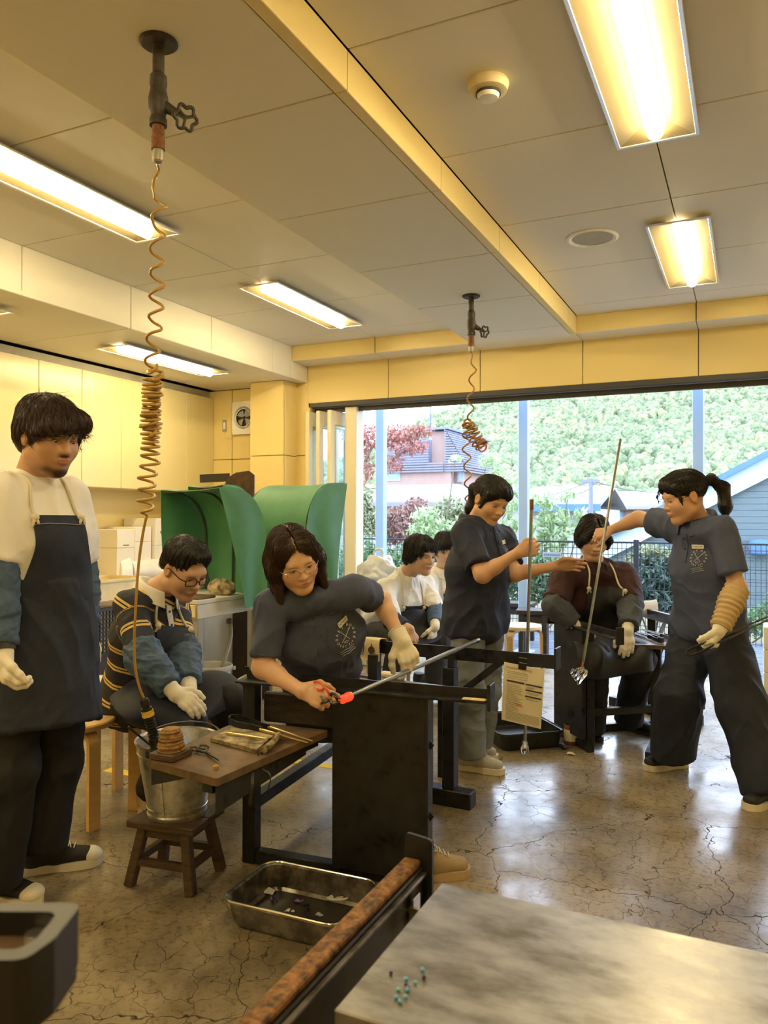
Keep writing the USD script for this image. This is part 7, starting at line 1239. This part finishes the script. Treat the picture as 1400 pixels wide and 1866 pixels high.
def cloth(t, name, S, mt, amp=.005, freq=9, seed=1, label=None, tint=None, stretch=(1, 1, .5)):
    m = folds(S.mesh(), amp, freq, seed, stretch); part(t, name, m, mt, label, smooth=True, tint=tint(m[0]) if tint else None); return m
def glove(t, w, el, label='white work glove', cuff=.05, **kw):
    S = Solid(.0030); d = unit(V(*w)-V(*el)); hand(S, w, g=.0028, **kw); S.cap(V(*w)-d*cuff, V(*w)+d*.012, .036, .031, .012, 2); m = S.mesh(); p = part(t, 'glove', m, 'glove', label, smooth=True)
    c0 = V(*w)-d*cuff; x, y, _ = frame(d); q = np.linspace(0, 2*np.pi, 25); part(p, 'cuff_hem', tube([c0+(x*math.cos(a)+y*math.sin(a))*.0362 for a in q], .0028, 6, False), kw.get('hem', 'glove')); return p
down = V(0, 0, -1)

# ---- 1: tall man standing at the left
j = dict(neck=J(58, 876, 2.78), chest=J(70, 985, 2.78), pel=J(72, 1165, 2.78), shR=J(0, 902, 2.66), shL=J(126, 905, 2.88), elR=J(-4, 1060, 2.58), wrR=J(6, 1196, 2.50), elL=J(146, 1045, 2.95), wrL=J(160, 1152, 2.88),
         hipR=J(38, 1190, 2.70), hipL=J(108, 1190, 2.86), knR=J(12, 1390, 2.64), knL=J(92, 1385, 2.86), anR=J(-16, 1606, 2.62), anL=J(70, 1540, 2.84))
H1 = Head(J(88, 796, 2.73), CR*.82-CF*.50-V(0, 0, .20), sc=1.08)
t = person('tall standing man in a white T-shirt and long denim apron at the left', j, H1, 'skin_tan', 'mop', 'hair_brown', seed=2, beard=1.0, open_eye=.55, gaze=-.5, w=1.05, jaw=1.03, nr=.056, brow_w=1.3)
hair_mat('hair_mop', (0.022, 0.014, 0.010), (0.008, 0.006, 0.005))
S = Solid(.006); torso(S, j, .012, 1.08, hem=.02); S.cap(j['neck']-V(0, 0, .02), j['neck']+V(0, 0, .0), .080, .070, .03)
for s in 'RL': arm(S, j['sh'+s], j['el'+s], j['wr'+s], .024, 1.0, 0, .80, 1)
m1 = cloth(t, 'shirt', S, 'tee_white', .013, 7, 3, 'white crew neck T-shirt'); part(t, 'neckband', tube([j['neck']+V(0, 0, -.004)+(CR*math.cos(a)*.070+CF*math.sin(a)*.062)*1.0+V(0, 0, .016*math.sin(a)) for a in np.linspace(0, 2*np.pi, 33)], .006, 7, False), 'tee_white')
S = Solid(.007); pelvis(S, j, 1.05); legs(S, j, (.106, .096, .090)); cloth(t, 'trousers', S, 'cloth_black', .014, 6, 5, 'wide black trousers')
for s in 'RL': S = Solid(.005); arm(S, j['sh'+s], j['el'+s], j['wr'+s], .018, 1.0, .76, 1.86, 3, r=(.052, .042, .044, .026)); c = cloth(t, 'arm_cover', S, 'denim_mid', .007, 14, 6, 'blue denim arm cover', stretch=(1, 1, 1.6)); a, b = lerp(j['el'+s], j['wr'+s], .84), lerp(j['el'+s], j['wr'+s], .93); part(t, 'cuff', cyl(a, b, .039, .038, 20), 'cloth_grey')
d = unit(j['wrR']-j['elR']); glove(t, j['wrR'], j['elR'], d=d+CR*.08, n=CR*.8+CF*.6, th=-CF*.8+CR*.3, curl=(.75, .8, .6), tout=.5); d = unit(j['wrL']-j['elL']); glove(t, j['wrL'], j['elL'], d=d, n=-CR*.5+CF*.8, th=-CF, curl=(.45, .5, .4))
# apron: bib and long skirt
S = Solid(.007); fx = front_dir(j); xl = unit(j['shL']-j['shR']); wst = lerp(j['pel'], j['chest'], .38)
hemL, hemR = J(90, 1325, 2.76), None
S.ecap(lerp(j['pel'], j['chest'], .62), j['pel']-V(0, 0, .02), (.176, .145), (.200, .165), xl, .03, 2); S.ecap(j['pel']-V(0, 0, .02), J(78, 1320, 2.74), (.200, .165), (.212, .168), xl, .03, 1)
S.region(lambda x, y, z, c=j['pel']-fx*.06: -((x-c[0])*fx[0]+(y-c[1])*fx[1]+(z-c[2])*fx[2])); ap = cloth(t, 'apron', S, 'denim_dark', .012, 5, 9, 'long dark blue denim apron')
b = part(t, 'apron_bib', bib(m1, j, .098, .20, .135, .47, fx, 4), 'denim_dark', smooth=40); straps(t, m1, j, .082, .135)
g = []
for q in np.linspace(-.09, .09, 15):
    p = on_chest(m1, j, q, .172)
    if p: g.append(p[0]+p[1]*.019)
part(b, 'seam_stitch', tube(g, .0012, 5), 'stitch')
shoe(t, onz(12, 1640, 0), onz(75, 1650, 0), .285, 'canvas'); shoe(t, onz(90, 1585, 0), onz(186, 1571, 0), .285, 'canvas')

# ---- 2: seated man in the striped shirt
j = dict(neck=J(283, 1078, 3.48), chest=J(272, 1150, 3.52), pel=J(250, 1262, 3.62), shR=J(236, 1105, 3.37), shL=J(317, 1112, 3.62), elR=J(262, 1197, 3.24), wrR=J(318, 1262, 3.14), elL=J(334, 1190, 3.47), wrL=J(345, 1252, 3.27),
         hipR=J(236, 1277, 3.53), hipL=J(284, 1272, 3.69), knR=J(338, 1316, 3.20), knL=J(422, 1278, 3.52), anR=J(277, 1440, 3.42), anL=J(405, 1412, 3.78))
H2 = Head(J(336, 1036, 3.42), CR*.70-CF*.52-V(0, 0, .46), V(0, 0, 1)-CR*.06, 1.05)
t = person('seated man in dark framed glasses and a striped navy rugby shirt', j, H2, 'skin_warm', 'short', 'hair_black', seed=4, open_eye=.5, gaze=-.3, jaw=1.04, brow_w=1.2); glasses(t, H2, 'rubber_black', .026, .0165, .55, .0022)
def stripes(jj):
    def f(v):
        ax = unit(jj['chest']-jj['pel']); xl_ = unit(jj['shL']-jj['shR']); c = (v-jj['pel'])@ax+.4-.55*np.abs((v-jj['chest'])@xl_)*np.clip(((v-jj['chest'])@ax)/.12, 0, 1)
        for s in 'RL':
            a = unit(jj['el'+s]-jj['sh'+s]); L = np.linalg.norm(jj['el'+s]-jj['sh'+s]); q = (v-jj['sh'+s])@a; r = np.linalg.norm(v-jj['sh'+s]-q[:, None]*a, axis=1); c = np.where((q > .045) & (r < .095) & (q < L+.05), q+.2, c)
        return np.stack([c, c, c], 1)
    return f
S = Solid(.005); torso(S, j, .016, 1.03, hem=.03)
for s in 'RL': arm(S, j['sh'+s], j['el'+s], j['wr'+s], .022, 1.0, 0, .98, 1)
m2 = cloth(t, 'shirt', S, 'rugby_stripes', .007, 9, 7, 'navy rugby shirt with double yellow stripes', stripes(j)); collar(t, j, 'collar_white', label='white collar'); placket(t, m2, j, 'collar_white', .10, 0, 2)
S = Solid(.007); pelvis(S, j, 1.05); legs(S, j, (.096, .076, .070)); cloth(t, 'trousers', S, 'cloth_black', .006, 8, 8, 'black trousers')
for s in 'RL': S = Solid(.005); arm(S, j['sh'+s], j['el'+s], j['wr'+s], .023, 1.0, .80, 1.86, 3, r=(.050, .046, .046, .024)); cloth(t, 'arm_cover', S, 'denim_mid', .009, 13, 9, 'puffed blue denim arm cover', stretch=(1, 1, 1.5))
b = part(t, 'apron_bib', bib(m2, j, .085, .150, .115, .34, None, 6), 'denim_bib', smooth=40); straps(t, m2, j, .072, .115)
kR, kL = j['knR'], j['knL']; top = V(0, 0, .105)
rows = [[J(246, 1238, 3.42), J(262, 1228, 3.42), J(290, 1230, 3.48), J(315, 1240, 3.62), J(330, 1250, 3.75)],
        [J(200, 1270, 3.36), J(245, 1260, 3.28), lerp(j['hipR'], kR, .5)+top, J(318, 1275, 3.38), lerp(j['hipL'], kL, .5)+top, J(392, 1250, 3.72)],
        [J(232, 1296, 3.22), J(285, 1292, 3.12), lerp(j['hipR'], kR, .92)+top*.95, J(355, 1298, 3.3), lerp(j['hipL'], kL, .9)+top*.98, J(436, 1252, 3.66)],
        [J(255, 1318, 3.20), J(300, 1328, 3.10), J(338, 1338, 3.07), J(362, 1322, 3.26), J(400, 1300, 3.40), J(434, 1276, 3.54)]]
part(t, 'apron_skirt', drape(rows, .006, (26, 40), .010, 3), 'denim_dark', 'denim apron skirt over both thighs', smooth=50)
glove(t, j['wrR'], j['elR'], d=CR*.82-V(0, 0, .5)-CF*.1, n=-V(0, 0, .8)+CF*.7, th=CR*.3+V(0, 0, .5)+CF*.5, curl=(.35, .4, .3), tcurl=.1); glove(t, j['wrL'], j['elL'], d=-V(0, 0, .9)+CR*.22-CF*.35, n=-CR*.8-CF*.1, th=-CF-CR*.2, curl=(.6, .7, .5))
shoe(t, onz(268, 1478, 0), onz(246, 1490, 0)+V(.1, 0, 0), .26, 'trainer'); shoe(t, onz(395, 1432, 0), onz(472, 1426, 0), .27, 'canvas')

# ---- 3: woman with round glasses working at the bench
j = dict(neck=J(572, 1086, 2.93), chest=J(580, 1156, 2.97), pel=J(592, 1285, 3.16), shR=J(494, 1104, 2.82), shL=J(640, 1076, 2.87), elR=J(480, 1216, 2.80), wrR=J(548, 1258, 2.66), elL=J(693, 1094, 3.06), wrL=J(731, 1164, 2.96),
         hipR=J(560, 1305, 3.08), hipL=J(625, 1300, 3.28), knR=J(690, 1325, 3.02), knL=J(700, 1310, 3.26), anR=J(762, 1555, 2.84), anL=J(722, 1500, 3.2))
j['extra'] = [(lerp(j['knR'], j['anR'], .6), j['anR']+V(0, 0, -.03), .045, .036)]
H3 = Head(J(536, 1019, 2.76), CR*.38-CF*.80-V(0, 0, .34), V(0, 0, 1)-CR*.32, .93)
t = person('woman in round glasses and grey polo shirt cutting the hot glass', j, H3, 'skin_fair', 'long', 'hair_brown', hh=.0028, bare='RL', hands={'R': dict(d=CR*.92-V(0, 0, .30)-CF*.12, n=CF*.75-V(0, 0, .45)+CR*.2, th=V(0, 0, 1)+CF*.6, curl=[(.35, .5, .3), (.6, .8, .5), (.75, .9, .5), (.8, .9, .5)], sc=1.02, tout=.55)}, w=.90, seed=6, open_eye=.45, gaze=-.4, nr=.046, jaw=.97, blush=.14); glasses(t, H3, 'frame_pink', .0245, .0205, .9, .0017)
S = Solid(.0048); torso(S, j, .014, .90, hem=.0); 
for s, e in (('R', .80), ('L', .66)): arm(S, j['sh'+s], j['el'+s], j['wr'+s], .014, .90, 0, e, 1)
m3 = cloth(t, 'shirt', S, 'polo_grey', .014, 7, 11, 'dark grey polo shirt'); collar(t, j, 'polo_grey'); placket(t, m3, j, 'polo_grey', .15, 0.0, 2); badge(t, m3, j, .085, .09); emblem(t, m3, j, .092, .142, .036)
for s, e in (('R', .80), ('L', .66)): a = lerp(j['sh'+s], j['el'+s], e); d = unit(j['el'+s]-j['sh'+s]); x, y, _ = frame(d); r_ = .0535; part(t, 'sleeve_hem', tube([a-d*.004+(x*math.cos(q)+y*math.sin(q))*r_ for q in np.linspace(0, 2*np.pi, 29)], .0045, 6, False), 'polo_grey')
S = Solid(.007); pelvis(S, j, .92); legs(S, j, (.088, .070, .062)); cloth(t, 'trousers', S, 'denim_navy', .006, 8, 12, 'dark trousers')
glove(t, j['wrL'], j['elL'], 'white knitted work glove', .035, d=CR*.36-V(0, 0, .85)-CF*.25, n=CF*.9-V(0, 0, .2)-CR*.2, th=-CR+CF*.1, curl=[(.5, .7, .4), (.6, .8, .5), (.7, .8, .5), (.7, .8, .5)], sc=1.06)
shoe(t, onz(782, 1600, 0), onz(856, 1592, 0), .25, 'trainer'); shoe(t, onz(722, 1520, 0), onz(772, 1535, 0), .25, 'trainer')

# ---- 4: young man in white T-shirt on the stool behind
j = dict(neck=J(738, 1050, 5.50), chest=J(728, 1092, 5.56), pel=J(690, 1152, 5.75), shR=J(700, 1072, 5.38), shL=J(775, 1066, 5.70), elR=J(714, 1130, 5.22), wrR=J(747, 1146, 5.08), elL=J(792, 1114, 5.55), wrL=J(793, 1141, 5.36),
         hipR=J(676, 1153, 5.65), hipL=J(706, 1152, 5.85), knR=J(732, 1158, 5.28), knL=J(800, 1158, 5.50), anR=J(714, 1243, 5.60), anL=J(793, 1240, 5.80))
H4 = Head(J(766, 1012, 5.42), CR*.66-CF*.72-V(0, 0, .12), sc=1.06)
t = person('wavy haired young man in a white T-shirt leaning forward on a stool', j, H4, 'skin_warm', 'wavy', 'hair_black', seed=8, bare='R', hands={'R': dict(d=CR*.4-V(0, 0, .85)-CF*.2, n=CF*.6-CR*.5, th=-CF+CR*.3, curl=(.6, .7, .5))}, w=1.08, open_eye=.5, gaze=-.1, jaw=1.05, nr=.056, brow_w=1.3)
S = Solid(.006); torso(S, j, .014, 1.12, hem=.01); S.cap(j['neck']-V(0, 0, .02), j['neck'], .078, .068, .03)
arm(S, j['shR'], j['elR'], j['wrR'], .024, 1.0, 0, .92, 1); arm(S, j['shL'], j['elL'], j['wrL'], .024, 1.0, 0, .92, 1); m4 = cloth(t, 'shirt', S, 'tee_white', .013, 8, 13, 'white T-shirt')
S = Solid(.007); pelvis(S, j, 1.1); legs(S, j, (.105, .085, .078)); cloth(t, 'trousers', S, 'cloth_grey', .007, 8, 14, 'dark grey trousers')
for s in 'RL': S = Solid(.006); arm(S, j['sh'+s], j['el'+s], j['wr'+s], .018, 1.0, .78, 1.80, 3); cloth(t, 'arm_cover', S, 'denim_navy' if s == 'R' else 'denim_mid', .006, 13, 15, 'denim arm cover')
part(t, 'apron_bib', bib(m4, j, .115, .16, .155, .30, None, 8), 'apron_black', 'black apron bib', smooth=40); straps(t, m4, j, .10, .16, 'strap_cream')
rows = [[J(722, 1120, 5.32), J(745, 1112, 5.35), J(775, 1115, 5.5)], [J(715, 1138, 5.25), lerp(j['knR'], j['knL'], .4)+V(0, 0, .04), J(800, 1140, 5.45)], [J(728, 1160, 5.15), J(760, 1172, 5.2), J(806, 1160, 5.38)]]; part(t, 'apron_skirt', drape(rows, .006, (14, 20), .008, 5), 'apron_black', smooth=50)
glove(t, j['wrL'], j['elL'], d=-V(0, 0, .95)-CR*.25-CF*.1, n=-CR*.6+CF*.5, th=-CF, curl=(.4, .5, .4)); shoe(t, onz(705, 1262, 0), onz(738, 1266, 0)+V(0, -.06, 0), .27, 'canvas'); shoe(t, onz(782, 1254, 0), onz(812, 1256, 0)+V(0, -.05, 0), .27, 'run')

# ---- 5: young man in a white shirt, half hidden
j = dict(neck=J(808, 1040, 6.02), chest=J(810, 1082, 6.06), pel=J(812, 1142, 6.2), shR=J(780, 1056, 5.95), shL=J(850, 1054, 6.16), elR=J(788, 1112, 5.82), wrR=J(822, 1132, 5.70), elL=J(862, 1112, 6.0), wrL=J(858, 1140, 5.8), hipR=J(800, 1146, 6.12), hipL=J(836, 1146, 6.28), knR=J(812, 1152, 5.78), knL=J(870, 1150, 5.9), anR=J(838, 1232, 5.95), anL=J(880, 1228, 6.05))
H5 = Head(J(813, 1001, 5.95), CR*.08-CF*.94-V(0, 0, .24), sc=1.04)
t = person('young man in white shirt half hidden behind the woman in navy', j, H5, 'skin_fair', 'bowl', 'hair_black', seed=9, open_eye=.5, gaze=-.3)
S = Solid(.006); torso(S, j, .014, 1.0, hem=.01); [arm(S, j['sh'+s], j['el'+s], j['wr'+s], .022, 1.0, 0, 1.2, 1) for s in 'RL']; m5 = cloth(t, 'shirt', S, 'tee_white', .006, 9, 16, 'white collared shirt'); collar(t, j, 'collar_white'); part(t, 'apron_bib', bib(m5, j, .10, .15, .13, .32, None, 9), 'apron_black', 'black apron bib', smooth=40); straps(t, m5, j, .085, .13)
S = Solid(.008); pelvis(S, j, 1.0); legs(S, j); cloth(t, 'trousers', S, 'cloth_black', .005, 8, 17, 'black trousers'); [(lambda S: (arm(S, j['sh'+s], j['el'+s], j['wr'+s], .02, 1.0, .85, 1.82, 3), cloth(t, 'arm_cover', S, 'denim_mid', .006, 13, 18, 'blue denim arm cover')))(Solid(.006)) for s in 'RL']
for s in 'RL': glove(t, j['wr'+s], j['el'+s], d=unit(j['wr'+s]-j['el'+s]), n=down, th=CR if s == 'L' else -CR, curl=(.4, .5, .4))
shoe(t, onz(838, 1246, 0), onz(852, 1256, 0), .26, 'run'); shoe(t, onz(880, 1242, 0), onz(896, 1252, 0), .26, 'run')

# ---- 6: woman in navy polo standing with the upright rod
j = dict(neck=J(868, 952, 4.00), chest=J(872, 1030, 3.98), pel=J(868, 1118, 4.02), shR=J(846, 975, 3.86), shL=J(916, 982, 4.14), elR=J(880, 1047, 3.72), wrR=J(944, 1007, 3.66), elL=J(938, 1046, 4.02), wrL=J(1010, 1032, 3.98),
         hipR=J(850, 1128, 3.95), hipL=J(888, 1128, 4.10), knR=J(854, 1262, 3.93), knL=J(882, 1256, 4.10), anR=J(858, 1374, 3.96), anL=J(872, 1356, 4.16))
H6 = Head(J(893, 911, 3.95), CR*.48-CF*.72-V(0, 0, .40), V(0, 0, 1)+CR*.10, .97)
t = person('standing woman in navy polo and grey jeans holding a rod upright', j, H6, 'skin_warm', 'tail', 'hair_black', seed=11, bare='RL', hands={'R': dict(d=CR*.90+V(0, 0, .25)-CF*.1, n=CF*.8+CR*.1, th=V(0, 0, 1)+CR*.1, curl=(.9, 1.2, .7), tout=.45, tcurl=.6), 'L': dict(d=CR*.93+V(0, 0, .10)-CF*.2, n=-V(0, 0, .5)-CF*.8, th=V(0, 0, 1)-CR*.1, curl=(.12, .15, .1), spread=.16, tcurl=0.0, tout=.6)}, w=.92, open_eye=.4, gaze=-.5, nr=.046, jaw=1.0, blush=.14)
S = Solid(.005); torso(S, j, .020, .98, hem=.02, flat=0, depth=1.05); hips_over(S, j, .065)
for s, e in (('R', .78), ('L', .74)): arm(S, j['sh'+s], j['el'+s], j['wr'+s], .024, .95, 0, e, 1)
m6 = cloth(t, 'shirt', S, 'polo_navy', .014, 6, 19, 'loose navy polo shirt'); collar(t, j, 'polo_navy'); placket(t, m6, j, 'polo_navy', .15, 0, 2); badge(t, m6, j, .082, .105, mt='rubber_white'); emblem(t, m6, j, .088, .152, .030, 'print_soft')
S = Solid(.006); pelvis(S, j, .95); legs(S, j, (.090, .078, .076)); cloth(t, 'jeans', S, 'denim_grey', .011, 7, 20, 'faded grey jeans', stretch=(1, 1, .8)); shoe(t, onz(852, 1402, 0), onz(920, 1411, 0), .25, 'sneaker'); shoe(t, onz(862, 1384, 0), onz(908, 1384, 0), .25, 'sneaker')
RT, RB = J(969, 910, 3.60), J(957, 1350, 3.64); t = thing('punty', 'upright steel rod with a clear glass drop, held by the woman in navy', 'punty rod', RB); part(t, 'rod', tube(np.linspace(RT, RB, 5), .0075, 10), 'blue_steel'); part(t, 'sleeve', cyl(RT+V(0, 0, .0), RT+V(0, 0, -.05), .0095, n=12), 'pipe_rust', 'brown sleeve at the top'); ax = unit(RB-RT); part(t, 'glass_drop', lathe([(0, -.004), (.010, .0), (.012, .008), (.018, .03), (.0195, .045), (.014, .058), (0, .064)], RB, ax, 20), 'glass', 'clear glass drop')

# ---- 7: person in burgundy seated at the right hand bench
j = dict(neck=J(1084, 1028, 4.74), chest=J(1085, 1090, 4.78), pel=J(1092, 1180, 4.86), shR=J(1030, 1052, 4.70), shL=J(1138, 1050, 4.76), elR=J(1012, 1104, 4.54), wrR=J(1052, 1142, 4.50), elL=J(1150, 1106, 4.56), wrL=J(1144, 1148, 4.40),
         hipR=J(1062, 1188, 4.80), hipL=J(1122, 1188, 4.84), knR=J(1085, 1196, 4.46), knL=J(1166, 1200, 4.48), anR=J(1078, 1328, 4.60), anL=J(1146, 1310, 4.74))
H7 = Head(J(1081, 979, 4.64), CR*.02-CF*.88-V(0, 0, .36), V(0, 0, 1)+CR*.06, 1.02)
t = person('seated person in a burgundy shirt and black apron at the right', j, H7, 'skin_fair', 'part', 'hair_black', seed=13, open_eye=.35, gaze=-.5)
S = Solid(.0055); torso(S, j, .020, 1.05, hem=.0); [arm(S, j['sh'+s], j['el'+s], j['wr'+s], .034, 1.0, 0, .90, 1) for s in 'RL']; m7 = cloth(t, 'shirt', S, 'shirt_burgundy', .014, 7, 21, 'loose burgundy shirt'); collar(t, j, 'shirt_burgundy'); straps(t, m7, j, .088, .105); part(t, 'apron_bib', bib(m7, j, .105, .175, .105, .36, None, 11), 'apron_black', 'black apron bib', smooth=40)
for s in 'RL': S = Solid(.0055); arm(S, j['sh'+s], j['el'+s], j['wr'+s], .026, 1.0, .72, 1.84, 3); cloth(t, 'arm_cover', S, 'cover_grey', .008, 13, 22, 'dark grey arm cover')
S = Solid(.007); pelvis(S, j, 1.05); legs(S, j, (.098, .084, .085)); cloth(t, 'trousers', S, 'cloth_black', .006, 8, 23, 'black trousers')
up = V(0, 0, .115); rows = [[J(1045, 1150, 4.62), J(1085, 1148, 4.60), J(1125, 1148, 4.64)], [J(1046, 1168, 4.48), lerp(j['hipR'], j['knR'], .6)+up, J(1120, 1172, 4.52), lerp(j['hipL'], j['knL'], .6)+up, J(1172, 1180, 4.60)], [J(1052, 1185, 4.36), j['knR']+up*.7-CF*.05, J(1125, 1190, 4.42), j['knL']+up*.72-CF*.04, J(1186, 1200, 4.52)], [J(1050, 1228, 4.33), J(1085, 1236, 4.31), J(1128, 1232, 4.36), J(1162, 1226, 4.36), J(1190, 1222, 4.46)]]
part(t, 'apron_skirt', drape(rows, .006, (26, 30), .010, 7), 'apron_black', 'black apron skirt over both knees', smooth=50); glove(t, j['wrL'], j['elL'], d=-V(0, 0, .8)-CR*.15-CF*.45, n=CF*.6-V(0, 0, .5), th=-CR, curl=(.25, .4, .3), spread=.16); glove(t, j['wrR'], j['elR'], d=CR*.4-V(0, 0, .9)-CF*.1, n=CR*.2+CF*.8, th=CR+CF*.3, curl=(.5, .6, .4))
shoe(t, onz(1078, 1342, 0), onz(1092, 1352, 0), .27, 'boot'); shoe(t, onz(1150, 1330, 0), onz(1196, 1342, 0), .28, 'boot')

# ---- 8: woman with tongs stepping in at the right
j = dict(neck=J(1274, 950, 3.88), chest=J(1284, 1035, 3.92), pel=J(1292, 1130, 3.94), shR=J(1232, 960, 4.02), shL=J(1318, 970, 3.74), elR=J(1164, 945, 4.20), wrR=J(1114, 966, 4.26), elL=J(1344, 1072, 3.66), wrL=J(1312, 1146, 3.58),
         hipR=J(1264, 1150, 4.02), hipL=J(1316, 1150, 3.88), knR=J(1238, 1268, 3.92), knL=J(1352, 1290, 3.72), anR=J(1228, 1374, 4.04), anL=J(1398, 1440, 3.60))
H8 = Head(J(1248, 905, 3.85), -CR*.95-CF*.05-V(0, 0, .26), V(0, 0, 1)-CR*.02, 1.04)
t = person('woman in grey polo and wide navy jeans stepping in with tongs', j, H8, 'skin_warm', 'tail2', 'hair_black', seed=14, bare='RL', hands={'R': dict(d=-CR*.85-V(0, 0, .25)+CF*.2, n=CF*.5-V(0, 0, .6), th=-CR*.2+V(0, 0, .5)-CF*.8, curl=(.9, 1.1, .6), tout=.5, tcurl=.5)}, w=.94, open_eye=.45, gaze=-.3, nr=.048, blush=.14)
S = Solid(.005); torso(S, j, .018, .98, hem=.01, flat=0, depth=1.05); hips_over(S, j, .02, .118)
for s, e in (('R', .62), ('L', .74)): arm(S, j['sh'+s], j['el'+s], j['wr'+s], .024, .98, 0, e, 1)
m8 = cloth(t, 'shirt', S, 'polo_grey', .014, 6, 25, 'grey polo shirt'); collar(t, j, 'polo_grey'); placket(t, m8, j, 'polo_grey', .14, 0, 2); badge(t, m8, j, .07, .10); emblem(t, m8, j, .078, .152, .034)
S = Solid(.007); pelvis(S, j, 1.0); legs(S, j, (.106, .106, .106)); cloth(t, 'jeans', S, 'denim_navy', .016, 5, 26, 'wide dark navy jeans', stretch=(1, 1, .6))
S = Solid(.004); arm(S, j['shL'], j['elL'], j['wrL'], .014, 1.0, 1.02, 1.99, 3, r=(.05, .043, .042, .032)); v, f = S.mesh(); ax = unit(j['wrL']-j['elL']); q = (v-j['elL'])@ax; v = v+vnormals(v, f)*(.0045*np.sin(q*2*np.pi/.026+2.2*meshkit.noise(v*18)))[:, None]; part(t, 'arm_sleeve', (v, f), 'sleeve_tan', 'rumpled tan protective sleeve', smooth=True)
d = unit(j['wrL']-j['elL']); glove(t, j['wrL'], j['elL'], 'white work glove gripping the tongs', .02, d=d*.8-V(0, 0, .3)-CR*.1, n=CF*.5-CR*.6, th=-CR*.6-CF*.6, curl=(.9, 1.1, .6), tout=.5, tcurl=.5)
shoe(t, onz(1232, 1398, 0), onz(1174, 1404, 0), .255, 'run'); shoe(t, onz(1398, 1462, 0), onz(1362, 1474, 0)+V(0, -.03, 0), .255, 'run')
jacks('tongs', 'long iron tongs held low by the woman at the right', J(1256, 1190, 3.50), J(1420, 1118, 3.70), .014, 'iron', 'iron', bow=.016, up=V(0, 0, 1)*.6-CF*.6)
QT, QB = J(1131, 800, 4.26), J(1063, 1206, 4.16); ax = unit(QB-QT); t = thing('punty', 'slanting steel rod with a clear glass heart at its lower end', 'punty rod', QB); part(t, 'rod', tube(np.linspace(QT, QB, 5), .0075, 10), 'blue_steel'); part(t, 'tip', cyl(QB-ax*.0, QB+ax*.03, .006, n=10), 'ink_red', 'reddish tip')
hx = unit(CR*V(1, 1, 0)); hc = J(1056, 1232, 4.15); a = np.linspace(0, 2*np.pi, 60, endpoint=False); hp = Polygon(np.stack([16*np.sin(a)**3, 13*np.cos(a)-5*np.cos(2*a)-2*np.cos(3*a)-np.cos(4*a)], 1)*.0031); L_ = [prism(hp.buffer(-o), dd, hc-CF*dd/2, hx, (0, 0, 1)) for o, dd in ((.0, .012), (.004, .03), (.010, .044), (.018, .052))]
import manifold3d as m3d
def mani(g): return m3d.Manifold(m3d.Mesh(np.asarray(g.vertices, np.float32), np.asarray(g.faces, np.uint32)))
S = Solid(.0022)
for s in (-1, 1): S.cap(hc+hx*s*.021+V(0, 0, .016), hc+V(0, 0, -.036), .025, .008, .008)
S.cap(QB+ax*.026, hc+V(0, 0, .03), .007, .012, .012); hv, hf = S.mesh(); hv = hv+vnormals(hv, hf)*(.0025*np.sin(hv@(ax*160+hx*260)))[:, None]; part(t, 'glass_heart', (hv, hf), 'glass', 'clear twisted glass heart', smooth=True)
